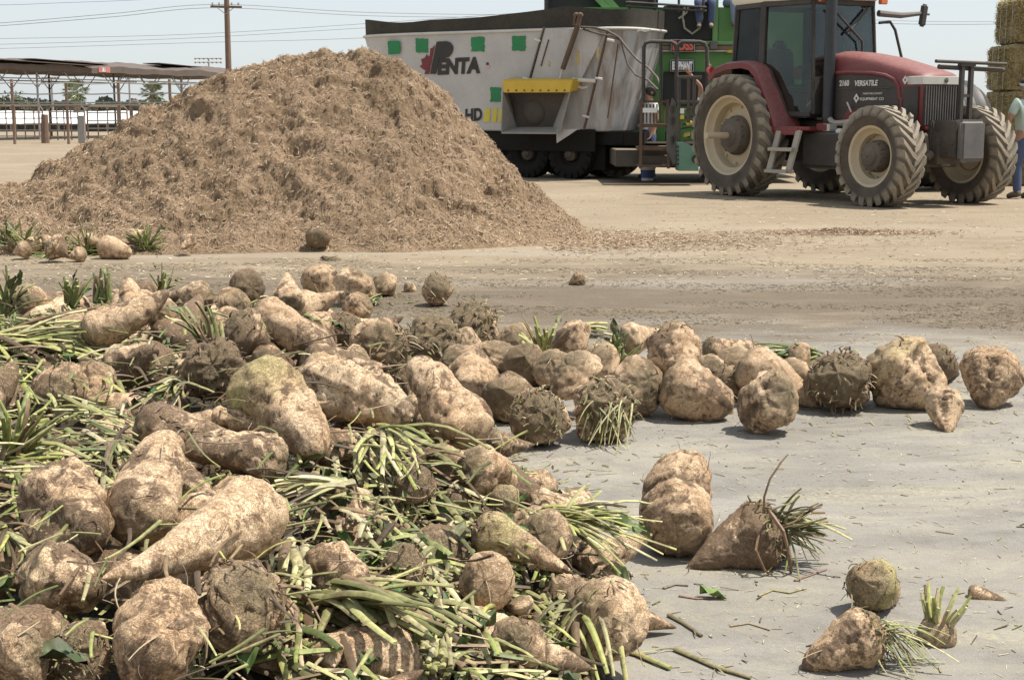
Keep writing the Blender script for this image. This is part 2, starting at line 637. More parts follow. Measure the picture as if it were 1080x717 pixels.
def build_feed_heap():
    x0, x1, y0, y1, st = -8.3, 2.0, 12.3, 18.6, .026
    nx, ny = int((x1 - x0) / st), int((y1 - y0) / st)
    gx, gy = np.meshgrid(np.linspace(x0, x1, nx), np.linspace(y0, y1, ny), indexing='ij')
    gx, gy = gx.ravel(), gy.ravel()
    hb = fh_base(gx, gy)
    nz = fh_noise(gx, gy, hb)
    amp = np.clip(hb / .35, 0.0, 1.0)
    nz = nz * (.12 + .88 * amp) * np.where(hb > -.02, 1, 0)
    h = hb + nz * .66
    gy2 = gy - nz * .5 * (gy < 16.2)
    h = np.where(hb <= 0.0, -.03, h)
    me = bpy.data.meshes.new('feed_heap')
    vs = np.stack([gx + 3.0, gy2 - 15.0, h], 1)
    idx = np.arange(nx * ny).reshape(nx, ny)
    q = np.stack([idx[:-1, :-1], idx[1:, :-1], idx[1:, 1:], idx[:-1, 1:]], -1).reshape(-1, 4)
    hm = h[q].max(1)
    q = q[hm > -.01]
    me.from_pydata(vs.tolist(), [], q.tolist())
    bm = bmesh.new()
    bm.from_mesh(me)
    bmesh.ops.delete(bm, geom=[v for v in bm.verts if not v.link_faces], context='VERTS')
    bm.to_mesh(me)
    bm.free()
    me.polygons.foreach_set('use_smooth', [True] * len(me.polygons))
    m, nt, b = new_mat('chopped_feed_mat')
    v = coords(nt)
    n1 = noise_tex(nt, v, 2.2, 6, .65)
    n2 = noise_tex(nt, v, 28, 6, .7, .6)
    vv = coords(nt, (60, 60, 160))
    n3 = noise_tex(nt, vv, 1.0, 4, .7)
    c = mixc(nt, ramp(nt, n2, [(.3, 0.0), (.7, 1.0)]), (.205, .136, .084), (.48, .343, .222))
    c = mixc(nt, ramp(nt, n1, [(.45, 0.0), (.62, .75)]), c, (.20, .138, .082))
    c = mixc(nt, ramp(nt, n3, [(.55, 0.0), (.7, .7)]), c, (.43, .33, .21))
    nt.links.new(c, b.inputs['Base Color'])
    b.inputs['Roughness'].default_value = .95
    b.inputs['Specular IOR Level'].default_value = .15
    bump(nt, b, mathn(nt, 'ADD', n2, n3), .9, .03)
    me.materials.append(m)
    ob = bpy.data.objects.new('feed_heap', me)
    COL.objects.link(ob)
    ob.location = (-3.0, 15.0, 0)
    tag(ob, 'man-high brown heap of chopped fibrous feed on the yard', 'feed heap')
    # fibres lying on the heap
    n = 95000
    fx = NR.random(n) * (9.6) - 7.8
    fy = 12.6 + NR.random(n) * 4.3
    e = .02
    hb = fh_base(fx, fy)
    keep = hb > .015
    fx, fy = fx[keep], fy[keep]
    n = len(fx)
    ix = np.clip(((fx - x0) / (x1 - x0) * (nx - 1)).round().astype(int), 1, nx - 2)
    iy = np.clip(((fy - y0) / (y1 - y0) * (ny - 1)).round().astype(int), 1, ny - 2)
    H = h.reshape(nx, ny)
    fz = H[ix, iy]
    fy = fy - gy.reshape(nx, ny)[ix, iy] + gy2.reshape(nx, ny)[ix, iy]
    ok = fz > .0
    fx, fy, fz, ix, iy = fx[ok], fy[ok], fz[ok], ix[ok], iy[ok]
    n = len(fx)
    sx_ = (H[ix + 1, iy] - H[ix - 1, iy]) / (2 * st)
    sy_ = (H[ix, iy + 1] - H[ix, iy - 1]) / (2 * st)
    an = NR.random(n) * 2 * np.pi
    dx, dy = np.cos(an), np.sin(an)
    dz = np.clip(sx_ * dx + sy_ * dy, -1.2, 1.2) + NR.normal(0, .35, n)
    d = np.stack([dx, dy, dz], 1)
    d /= np.linalg.norm(d, axis=1, keepdims=True)
    pal = np.array([(.42, .295, .195), (.50, .375, .26), (.28, .19, .122), (.16, .105, .066), (.58, .48, .36), (.33, .235, .152), (.43, .325, .22), (.12, .078, .048)])
    dk = np.array([noise.noise(Vector((x * 1.1, y * 1.1, 2))) + .5 * noise.noise(Vector((x * 4, y * 4, 6))) for x, y in zip(fx, fy)])
    cols = pal[NR.integers(0, len(pal), n)] * (.87 + .4 * NR.random((n, 1))) * (1 + .28 * np.clip(dk, -.7, .6))[:, None]
    f = fibre_cloud('chopped_fibres', np.stack([fx + 3.0, fy - 15.0, fz + .006], 1), .012 + .055 * NR.random(n) ** 2.2, .0014 + .003 * NR.random(n) ** 1.5, cols, d, M_CHAFF, 1.2)
    f.parent = ob
    tag(f, kind='stuff')
    # thrown-out skirt of feed at the heap's right foot
    n = 9000
    fx = np.concatenate([.3 + NR.gamma(1.6, .55, 6000), NR.normal(3.55, .45, 3000)])
    fy = np.concatenate([14.4 + NR.normal(0, .55, 6000), 15.3 + NR.normal(0, .16, 3000)])
    an = NR.random(n) * 2 * np.pi
    d = np.stack([np.cos(an), np.sin(an), NR.normal(0, .2, n)], 1)
    d /= np.linalg.norm(d, axis=1, keepdims=True)
    lens = .02 + .05 * NR.random(n)
    zz = .004 + np.concatenate([np.zeros(6000), .05 * np.exp(-((fx[6000:] - 3.55) / .4) ** 2 - ((fy[6000:] - 15.3) / .15) ** 2)]) * NR.random(n) + .1 * lens
    cols = pal[NR.integers(0, len(pal), n)] * (.75 + .4 * NR.random((n, 1)))
    s = fibre_cloud('spilled_feed', np.stack([fx, fy, zz], 1), lens, .002 + .003 * NR.random(n), cols, d, M_CHAFF, 1.2)
    tag(s, 'brown chopped feed spilled on the dirt beside the heap', 'spilled feed', kind='stuff')


build_feed_heap()

# ================================================================== far left: corral fence, shade roof, palms, pole
M_RUST = paint('rusty_pipe_mat', (.20, .125, .085), .7, .2, (.33, .27, .2), 0, 6)
M_PIPE = paint('grey_pipe_mat', (.30, .29, .28), .6, .2, (.4, .35, .28), .2, 6)
M_WOODP = paint('pole_wood_mat', (.15, .095, .066), .85, .25, (.33, .25, .18), 0, 4)
M_TIN = paint('old_tin_mat', (.13, .11, .095), .8, .5, (.10, .06, .04), .0, .8, var=.3, updust=.1)
M_WHITE = paint('white_sheet_mat', (.80, .80, .79), .6, .05, (.6, .57, .5), 0, 1.0, updust=.05)
M_WIRE = paint('wire_mat', (.17, .17, .18), .6, .0, (.2, .2, .2), 0, 1)
M_DARK = paint('dark_steel_mat', (.03, .03, .03), .55, .25, (.2, .16, .12), .2, 4)

FY = 56.5
fence = thing('corral_fence', at_y(70, 153, FY), 'rusty pipe corral fence with tall posts below the long shade roof', 'fence')
fence.location.z = 0
fi = inv_of(fence)
xs_posts = [at_y(p, 120, FY).x for p in (-43, 14, 71, 126, 180, 235, 290)]
for i, x in enumerate(xs_posts):
    q = MB()
    q.tube([(x, FY, 0), (x, FY, 2.45 + .07 * math.sin(i * 2.1))], .06, 8)
    q.build('post', M_RUST, fence, fi)
for z in (2.38, 1.98, 1.62, 1.53):
    q = MB()
    pts = []
    for i in range(len(xs_posts) - 1):
        for k in range(4):
            x = xs_posts[i] + (xs_posts[i + 1] - xs_posts[i]) * k / 4
            pts.append((x, FY - .05, z - .05 * math.sin(math.pi * k / 4) * (1 if z > 1.7 else .3)))
    pts.append((xs_posts[-1], FY - .05, z))
    q.tube(pts, .026 if z > 1.55 else .035, 6)
    q.build('rail', M_PIPE, fence, fi)


def pipe_panel(x0, x1, y, ztop, label, rails, uprights, rr=.028):
    t = thing('pipe_gate', (x0, y, 0), label, 'gate')
    ti = inv_of(t)
    q = MB()
    q.tube([(x0, y, .12), (x0, y, ztop - .12), (x0 + .12, y, ztop), (x1 - .12, y, ztop), (x1, y, ztop - .12), (x1, y, .12)], rr * 1.3, 8)
    q.build('gate_frame', M_RUST, t, ti)
    for k in range(rails):
        z = .25 + (ztop - .5) * k / max(1, rails - 1)
        q = MB()
        q.tube([(x0, y, z), (x1, y, z)], rr, 6)
        q.build('rail', M_PIPE, t, ti)
    for k in range(uprights):
        x = x0 + (x1 - x0) * (k + 1) / (uprights + 1)
        q = MB()
        q.tube([(x, y + .04, .1), (x, y + .04, ztop - .08)], rr, 6)
        q.build('upright', M_RUST, t, ti)


pipe_panel(at_y(-14, 120, 60).x, at_y(45, 120, 60).x, 60, 1.48, 'pipe gate with many rails at the far left end of the corral', 5, 5)
pipe_panel(at_y(52, 120, 59).x, at_y(89, 120, 59).x, 59, 1.5, 'pipe gate between the tall rusty posts in front of the palm', 5, 4)
pipe_panel(at_y(92, 120, 60).x, at_y(134, 120, 60).x, 60, 1.46, 'pipe gate of the corral close to the brown feed heap', 4, 3)
q = MB()
p = at_y(48, 150, 58)
q.tube([(p.x, 58, 0), (p.x, 58, .5), (p.x + .02, 58, 1.15)], [.17, .16, .14], 10)
tag(q.build('wooden_post', M_WOODP), 'stubby weathered wooden post beside the pipe gates', 'post')
q = MB()
x = at_y(86, 140, 58.4).x
q.box((x, 58.4, .55), (.28 * 1.0, .10, 1.1))
q.build('steel_panel', M_PIPE, None, bevel=.01)
tag(bpy.data.objects['steel_panel'], 'narrow grey sheet panel standing at the corral gates', 'panel')
# small bent pipe hoop near the heap
q = MB()
xa, xb = at_y(138, 110, 57.5).x, at_y(147, 110, 57.5).x
q.tube([(xa, 57.5, 0), (xa, 57.5, 1.5), (xa + .1, 57.5, 1.66), (xb - .1, 57.5, 1.66), (xb, 57.5, 1.5), (xb, 57.5, 0)], .075, 8)
tag(q.build('pipe_hoop', M_RUST), 'bent rusty pipe hoop showing over the left shoulder of the heap', 'pipe hoop')

# long shade roof: runs away to the right
ra, rb = at_y(-60, 76, 60.0), at_y(268, 78, 78.0)
shed = thing('shade_shelter', ((ra.x + rb.x) / 2, (ra.y + rb.y) / 2, 0), 'long low shade shelter with a sagging weathered tin roof on thin posts', 'shelter')
si = inv_of(shed)
dv = (Vector((rb.x, rb.y, 0)) - Vector((ra.x, ra.y, 0)))
Ls = dv.length
dv.normalize()
pv = Vector((-dv.y, dv.x, 0))
if pv.y < 0:
    pv = -pv
A0 = Vector((ra.x, ra.y, 0))
q = MB()
NS = 60
ring_t, vs, fs = [], [], []
rr = random.Random(3)
for i in range(NS + 1):
    s = Ls * i / NS
    sag = .05 * math.sin(i * .7) + .03 * math.sin(i * 1.9) + .25 * max(0, 1 - i / 16) ** 2
    zb = 3.07 + sag * .5 - .0008 * i
    for (t, z) in ((0, zb), (0, zb + .27 + .04 * math.sin(i * .45)), (2.4, zb + .62), (5.0, zb + .25), (5.0, zb - .02)):
        vs.append(A0 + dv * s + pv * t + Vector((0, 0, z)))
for i in range(NS):
    for k in range(5):
        k2 = (k + 1) % 5
        fs.append((i * 5 + k, i * 5 + k2, (i + 1) * 5 + k2, (i + 1) * 5 + k))
fs.append((4, 3, 2, 1, 0))
fs.append(tuple(NS * 5 + k for k in range(5)))
q.add(vs, fs)
q.build('roof', M_TIN, shed, si, smooth=20)
# torn lifted roof sheets
for (s, t, dz, L) in ((3.0, .3, .36, 5.5), (5.5, 1.0, .48, 4.5), (14, 1.4, .54, 3.2)):
    q = MB()
    pts = []
    a = A0 + dv * s + pv * t + Vector((0, 0, 3.12 + dz))
    q.bar(a, a + dv * L + Vector((0, 0, -.12)), 1.1, .03)
    q.build('roof_sheet', M_TIN, shed, si)
for i in range(5):
    s = .6 + (Ls - 1.2) * i / 4
    for t in (.35, 4.6):
        a = A0 + dv * s + pv * t
        q = MB()
        q.tube([a, a + Vector((0, 0, 3.1))], .05, 8)
        q.build('post', M_PIPE if (i + int(t)) % 2 else M_DARK, shed, si)
q = MB()
for t in (.35, 4.6):
    q.tube([A0 + pv * t + Vector((0, 0, 2.72)), A0 + pv * t + dv * Ls + Vector((0, 0, 2.72))], .03, 6)
    for i in range(8):
        for sg in (1, -1):
            a = A0 + dv * (.6 + (Ls - 1.2) * (i + (.0 if sg > 0 else 1.0)) / 8) + pv * t + Vector((0, 0, 2.3))
            q.tube([a, a + dv * sg * .75 + Vector((0, 0, .75))], .024, 6)
q.build('truss', M_PIPE, shed, si)
# small red-and-white plate on the roof edge
pl = at_y(46, 67, ra.y - .6)
q = MB()
s_ = (pl.x - ra.x) / dv.x
a = A0 + dv * s_ - pv * .02 + Vector((0, 0, 3.2))
q.box(a, (.75, .03, .26), Matrix((dv, pv, Vector((0, 0, 1)))).transposed())
M_REDS = paint('red_sign_mat', (.45, .12, .1), .6, .35, (.5, .42, .36))
sg = thing('roof_sign', a, 'small faded red plate fixed on the shade roof edge', 'sign', math.atan2(dv.y, dv.x))
q.build('plate', M_REDS, sg, inv_of(sg))
text_mesh('lettering', '33', .24, M_WHITE, sg, Matrix.Translation((-.18, -.035, -.085)) @ Matrix.Rotation(math.pi / 2, 4, 'X'), offset=.008)


# ------------------------------------------------------------------ palms and trees
def leaf_mat(name, c0, c1):
    m, nt, b = new_mat(name)
    v = coords(nt)
    n = noise_tex(nt, v, 1.3, 5, .65)
    c = mixc(nt, ramp(nt, n, [(.35, 0.0), (.65, 1.0)]), c0, c1)
    nt.links.new(c, b.inputs['Base Color'])
    b.inputs['Roughness'].default_value = .75
    return m


M_PALM = leaf_mat('palm_leaf_mat', (.16, .20, .10), (.33, .36, .21))
M_TREE = leaf_mat('tree_leaf_mat', (.05, .065, .035), (.12, .13, .075))
M_FARTREE = leaf_mat('far_tree_mat', (.07, .085, .06), (.13, .145, .11))
M_BARK = paint('bark_mat', (.16, .12, .085), .9, .2, (.3, .24, .17), 0, 8)


def palm(px, py_c, Yd, rad, label):
    c = at_y(px, py_c, Yd)
    t = thing('palm_tree', (c.x, Yd, 0), label, 'palm tree', group='fan palms beyond the corral')
    ti = inv_of(t)
    q = MB()
    q.tube([(c.x, Yd, 0), (c.x + .1, Yd, c.z * .5), (c.x, Yd, c.z)], [.34, .28, .26], 10)
    q.build('trunk', M_BARK, t, ti)
    q = MB()
    rr = random.Random(int(px))
    for k in range(70):
        el = rr.uniform(-.8, 1.4)
        az = rr.uniform(0, 2 * math.pi)
        d = Vector((math.cos(az) * math.cos(el), math.sin(az) * math.cos(el), math.sin(el)))
        L = rad * rr.uniform(.75, 1.05)
        base = Vector((c.x, Yd, c.z)) + d * .15
        s = d.cross(Vector((0, 0, 1))).normalized()
        u = s.cross(d)
        mid = base + d * L * .5
        for j in range(11):
            fa = (j - 5) / 5 * 1.0
            dd = (d * math.cos(fa) + s * math.sin(fa)).normalized()
            tip = mid + dd * L * .5 + Vector((0, 0, -.18 * L * rr.random()))
            wv = (s * math.cos(fa) - d * math.sin(fa)) * .05 * rad
            mm = (mid + tip) / 2
            q.add([mid, mm + wv + u * .02, tip, mm - wv + u * .02], [(0, 1, 2, 3)])
        q.tube([base, mid], .02 * rad, 4)
    q.build('crown', M_PALM, t, ti, smooth=0, fix=False)


palm(79, 97, 120.0, 1.2, 'round fan palm rising behind the tall corral posts')
palm(160.5, 99, 130.0, 1.2, 'smaller fan palm showing just left of the heap ridge')


def leafy(name, x, y, h, wd, seed, mat, label, cat, n=420, trunk=True, ls=.28, group=None, base=.35):
    t = thing(name, (x, y, 0), label, cat, group=group)
    rr = random.Random(seed)
    if trunk:
        q = MB()
        q.tube([(0, 0, 0), (wd * .04, 0, h * .3), (0, 0, h * .62)], [h * .035, h * .026, h * .012], 8)
        for k in range(5):
            a = rr.uniform(0, 6.28)
            q.tube([(0, 0, h * (.3 + .05 * k)), (math.cos(a) * wd * .3, math.sin(a) * wd * .3, h * (.6 + .05 * k))], [h * .014, h * .005], 6)
        q.build('trunk', M_BARK, t)
    q = MB()
    lobes = [(Vector((rr.uniform(-.32, .32) * wd, rr.uniform(-.3, .3) * wd, h * rr.uniform(base + .12, .86))), wd * rr.uniform(.16, .30)) for _ in range(9)]
    for k in range(n):
        c, r = lobes[k % len(lobes)]
        d = Vector((rr.gauss(0, 1), rr.gauss(0, 1), rr.gauss(0, .8))).normalized()
        p = c + d * r * rr.uniform(.45, 1.05)
        a = Vector((rr.gauss(0, 1), rr.gauss(0, 1), rr.gauss(0, 1))).normalized()
        b2 = a.cross(d + Vector((.01, .02, .03))).normalized()
        s = ls * rr.uniform(.6, 1.3)
        q.add([p + a * s, p + b2 * s * .6, p - a * s, p - b2 * s * .6], [(0, 1, 2, 3)])
    q.build('crown', mat, t, smooth=0, fix=False)
    return t


p = at_y(14, 118, 190)
leafy('broadleaf_tree', p.x, 190, 3.3, 5.0, 4, M_TREE, 'dark round-topped tree far beyond the corral at left', 'tree', ls=.3, base=.15)
p = at_y(27, 118, 210)
leafy('broadleaf_tree', p.x, 212, 2.6, 4.6, 9, M_TREE, 'low spreading tree right beside the dark round-topped tree', 'tree', ls=.3, base=.1)
# distant tree belt: one mass
q = MB()
rr = random.Random(12)
for k in range(7000):
    x = rr.uniform(-190, -40) if k < 4800 else rr.uniform(-40, 230)
    hmax = 3.4 + 2.6 * noise.noise(Vector((x * .06, 0, 0))) + 2.2 * noise.noise(Vector((x * .25, 3, 0)))
    z = max(.1, hmax * (rr.random() ** .7))
    p = Vector((x, 420 + rr.uniform(-6, 6), z))
    a = Vector((rr.gauss(0, 1), rr.gauss(0, .4), rr.gauss(0, 1))).normalized()
    b2 = a.cross(Vector((0, 1, .2))).normalized()
    s = rr.uniform(.5, 1.1)
    q.add([p + a * s, p + b2 * s * .7, p - a * s, p - b2 * s * .7], [(0, 1, 2, 3)])
tag(q.build('distant_tree_belt', M_FARTREE, None, smooth=0, fix=False), 'grey-green belt of trees along the horizon', 'tree belt', kind='stuff')

# long white-roofed low pens beyond the corral
for i, (Yd, x0, x1, zt, lab) in enumerate(((92, -62, -19, .95, 'nearest long low white-roofed pen beyond the corral'),
                                           (118, -75, -22, 1.12, 'middle long low white-roofed pen beyond the corral'),
                                           (150, -88, -26, 1.26, 'farthest long low white-roofed pen beyond the corral'))):
    t = thing('low_pen', ((x0 + x1) / 2, Yd, 0), lab, 'animal pen', group='low white pens')
    L = x1 - x0
    q = MB()
    rr = []
    n = 40
    for k in range(n + 1):
        x = -L / 2 + L * k / n
        w_ = .04 * math.sin(k * 1.7)
        rr.append([(x, -1.9, zt - .42 + w_), (x, -1.2, zt - .1 + w_), (x, 0, zt + w_), (x, 1.9, zt - .3), (x, 1.9, zt - .36), (x, 0, zt - .06), (x, -1.86, zt - .48)])
    q.loft(rr)
    q.build('roof', M_WHITE, t, smooth=20)
    for k in range(15):
        x = -L / 2 + .4 + (L - .8) * k / 14
        q = MB()
        q.tube([(x, -1.7, 0), (x, -1.7, zt - .38)], .06, 6)
        q.build('post', M_PIPE, t)
    q = MB()
    q.box((0, 1.2, (zt - .45) / 2), (L - .2, .06, zt - .45))
    q.build('back_board', paint('pen_board_mat', (.42, .43, .45), .8, .2) if i == 0 else bpy.data.materials['pen_board_mat'], t)

# stadium light masts far away
for (px, pyt, Yd, wl, lab) in ((220, 62, 330, 2.9, 'far floodlight mast with a two-row lamp bank left of the power pole'),
                               (54, 82, 300, 1.6, 'thin far floodlight mast behind the corral left of the palm'),
                               (136, 82, 310, 1.6, 'thin far floodlight mast between the two palms')):
    p = at_y(px, pyt, Yd)
    t = thing('floodlight_mast', (p.x, Yd, 0), lab, 'floodlight mast')
    ti = inv_of(t)
    q = MB()
    q.tube([(p.x, Yd, 0), (p.x, Yd, p.z)], [.28, .16], 8)
    q.build('mast', M_PIPE, t, ti)
    for k, dz in enumerate((0, -.85)):
        q = MB()
        q.bar((p.x - wl, Yd - .2, p.z + dz), (p.x + wl, Yd - .2, p.z + dz), .12, .16)
        for j in range(7):
            q.cyl((p.x - wl + wl * j / 3, Yd - .25, p.z + dz + .05), (p.x - wl + wl * j / 3, Yd - .75, p.z + dz - .1), .22, 8)
        q.build('lamp_bank', M_PIPE, t, ti)

# wooden power pole and its wires
PY = 70.0
pb = at_y(241.5, 100, PY)
pole = thing('power_pole', (pb.x, PY, 0), 'brown wooden power pole with a crossarm behind the shade roof', 'power pole')
pi_ = inv_of(pole)
q = MB()
q.tube([(pb.x, PY, 0), (pb.x + .02, PY, 3.6), (pb.x + .03, PY, 7.6)], [.165, .145, .12], 12)
q.build('pole', M_WOODP, pole, pi_)
zc = at_y(241, 7.5, PY).z
q = MB()
q.bar((pb.x - .72, PY - .17, zc), (pb.x + .78, PY - .17, zc - .03), .09, .11)
q.build('crossarm', M_WOODP, pole, pi_, bevel=.008)
for sgn in (-1, 1):
    q = MB()
    q.bar((pb.x, PY - .19, zc - .36), (pb.x + sgn * .42, PY - .19, zc - .04), .03, .03)
    q.build('brace', M_PIPE, pole, pi_)
for dx in (-.62, -.3, .3, .62):
    q = MB()
    q.lathe([(0, .02), (.02, .05), (.06, .05), (.08, .035), (.12, .045), (.14, .01)], (pb.x + dx, PY - .17, zc + .06), (0, 0, 1), 10)
    q.build('insulator', M_PIPE, pole, pi_)


def wire(name, pts_px, Ys, lab, r=.014):
    P = [at_y(px, py, y) for (px, py), y in zip(pts_px, Ys)]
    # smooth curve through the points
    out = []
    n = len(P)
    for i in range(n - 1):
        p0, p1, p2, p3 = P[max(0, i - 1)], P[i], P[i + 1], P[min(n - 1, i + 2)]
        for k in range(8):
            t = k / 8
            out.append(.5 * ((2 * p1) + (p2 - p0) * t + (2 * p0 - 5 * p1 + 4 * p2 - p3) * t * t + (3 * p1 - p0 - 3 * p2 + p3) * t ** 3))
    out.append(P[-1])
    q = MB()
    q.tube(out, r, 5)
    tag(q.build(name, M_WIRE), lab, 'power line')


wire('power_wire', [(-160, 34), (0, 24.5), (120, 14.5), (230, 5.0), (390, 13.5), (575, 15.5), (800, 11)], [62, 66, 68, 69.8, 74, 80, 86], 'upper wire running over the crossarm of the power pole')
wire('power_wire', [(-160, 38), (0, 27.5), (120, 18.0), (231, 8.5), (390, 17), (575, 18.2), (800, 14)], [62, 66, 68, 69.8, 74, 80, 86], 'lower of the paired wires strung over the power pole')
wire('power_wire', [(-200, 43), (0, 41.0), (200, 36.5), (390, 25), (575, 12)], [140] * 5, 'highest of the three far wires crossing behind the pole', .02)
wire('power_wire', [(-200, 50), (0, 47.0), (200, 40.5), (390, 29.5), (575, 20)], [142] * 5, 'middle of the three far wires crossing behind the pole', .02)
wire('power_wire', [(-200, 55), (0, 51.5), (200, 45.5), (390, 40), (575, 27)], [144] * 5, 'lowest of the three far wires crossing behind the pole', .02)
wire('power_wire', [(-100, 4), (0, 5.5), (60, 3.5), (150, 0), (230, -6)], [120] * 5, 'faint wire crossing the top left corner of the sky', .018)
wire('power_wire', [(880, 20), (980, 23.0), (1060, 22.8), (1160, 20)], [130] * 4, 'upper wire behind the tractor mirror near the straw bales', .018)
wire('power_wire', [(880, 24), (980, 26.0), (1060, 25.6), (1160, 23)], [130] * 4, 'lower wire behind the tractor mirror near the straw bales', .018)

# ================================================================== tractor
M_RED = paint('faded_red_paint_mat', (.14, .009, .015), .42, .16, (.36, .25, .20), 0, 2.2, .4, updust=.5)
M_BLACKP = paint('black_panel_mat', (.022, .021, .021), .5, .22, (.24, .19, .14), 0, 3, .4, updust=.4)
M_STEELD = paint('dusty_frame_mat', (.045, .043, .04), .65, .4, (.26, .20, .14), .1, 3, updust=.8)
M_GREYP = paint('grey_casting_mat', (.075, .075, .078), .6, .3, (.36, .31, .25), .1, 3)
M_CREAM = paint('cream_rim_mat', (.50, .42, .28), .5, .45, (.36, .28, .19), 0, 4)
M_ROOF = paint('cream_roof_mat', (.70, .68, .58), .5, .2, (.5, .44, .35), 0, 3)
M_SILVER = paint('silver_trim_mat', (.55, .55, .52), .4, .35, (.50, .43, .35), .3, 5)
M_ORANGE = paint('orange_lens_mat', (.60, .13, .03), .25, .1, (.5, .4, .3), 0, 4)
M_SEAT = paint('seat_cloth_mat', (.03, .032, .04), .9, .1)
M_PALE = paint('pale_decal_mat', (.62, .60, .56), .6, .2, (.4, .35, .3))
M_GALV = paint('galvanised_step_mat', (.34, .32, .28), .55, .35, (.36, .29, .2), .3, 6)
# tyre rubber with dried dust
m, nt, b = new_mat('tyre_rubber_mat')
v = coords(nt)
n1 = noise_tex(nt, v, 4, 5, .65)
n2 = noise_tex(nt, v, 45, 5, .7)
c = mixc(nt, ramp(nt, n1, [(.3, .15), (.7, .75)]), (.030, .027, .024), (.135, .108, .082))
geo = nd(nt, 'ShaderNodeNewGeometry')
a_ = nd(nt, 'ShaderNodeVertexColor', layer_name='tone')
sc_ = nd(nt, 'ShaderNodeSeparateColor')
nt.links.new(a_.outputs['Color'], sc_.inputs[0])
c = mixc(nt, mathn(nt, 'MULTIPLY', sc_.outputs[0], ramp(nt, n2, [(.3, .45), (.65, .95)])), c, (.33, .285, .22))
nt.links.new(c, b.inputs['Base Color'])
b.inputs['Roughness'].default_value = .9
b.inputs['Specular IOR Level'].default_value = .2
bump(nt, b, n2, .3, .006)
M_TYRE = m
# window glass: lightly tinted, dusty
m = bpy.data.materials.new('cab_glass_mat')
m.use_nodes = True
nt = m.node_tree
nt.nodes.clear()
out = nd(nt, 'ShaderNodeOutputMaterial')
tr = nd(nt, 'ShaderNodeBsdfTransparent')
tr.inputs[0].default_value = (.76, .80, .78, 1)
gl = nd(nt, 'ShaderNodeBsdfGlossy')
gl.inputs['Roughness'].default_value = .0
gl.inputs['Color'].default_value = (.45, .47, .48, 1)
df = nd(nt, 'ShaderNodeBsdfDiffuse')
df.inputs[0].default_value = (.42, .38, .32, 1)
fr = nd(nt, 'ShaderNodeFresnel')
fr.inputs[0].default_value = 1.45
m1 = nd(nt, 'ShaderNodeMixShader')
nt.links.new(fr.outputs[0], m1.inputs[0])
nt.links.new(tr.outputs[0], m1.inputs[1])
nt.links.new(gl.outputs[0], m1.inputs[2])
m2 = nd(nt, 'ShaderNodeMixShader')
dn = noise_tex(nt, coords(nt), 2.2, 5, .6)
nt.links.new(ramp(nt, dn, [(.35, .0), (.75, .06)]), m2.inputs[0])
nt.links.new(m1.outputs[0], m2.inputs[1])
nt.links.new(df.outputs[0], m2.inputs[2])
nt.links.new(m2.outputs[0], out.inputs[0])
M_GLASS = m


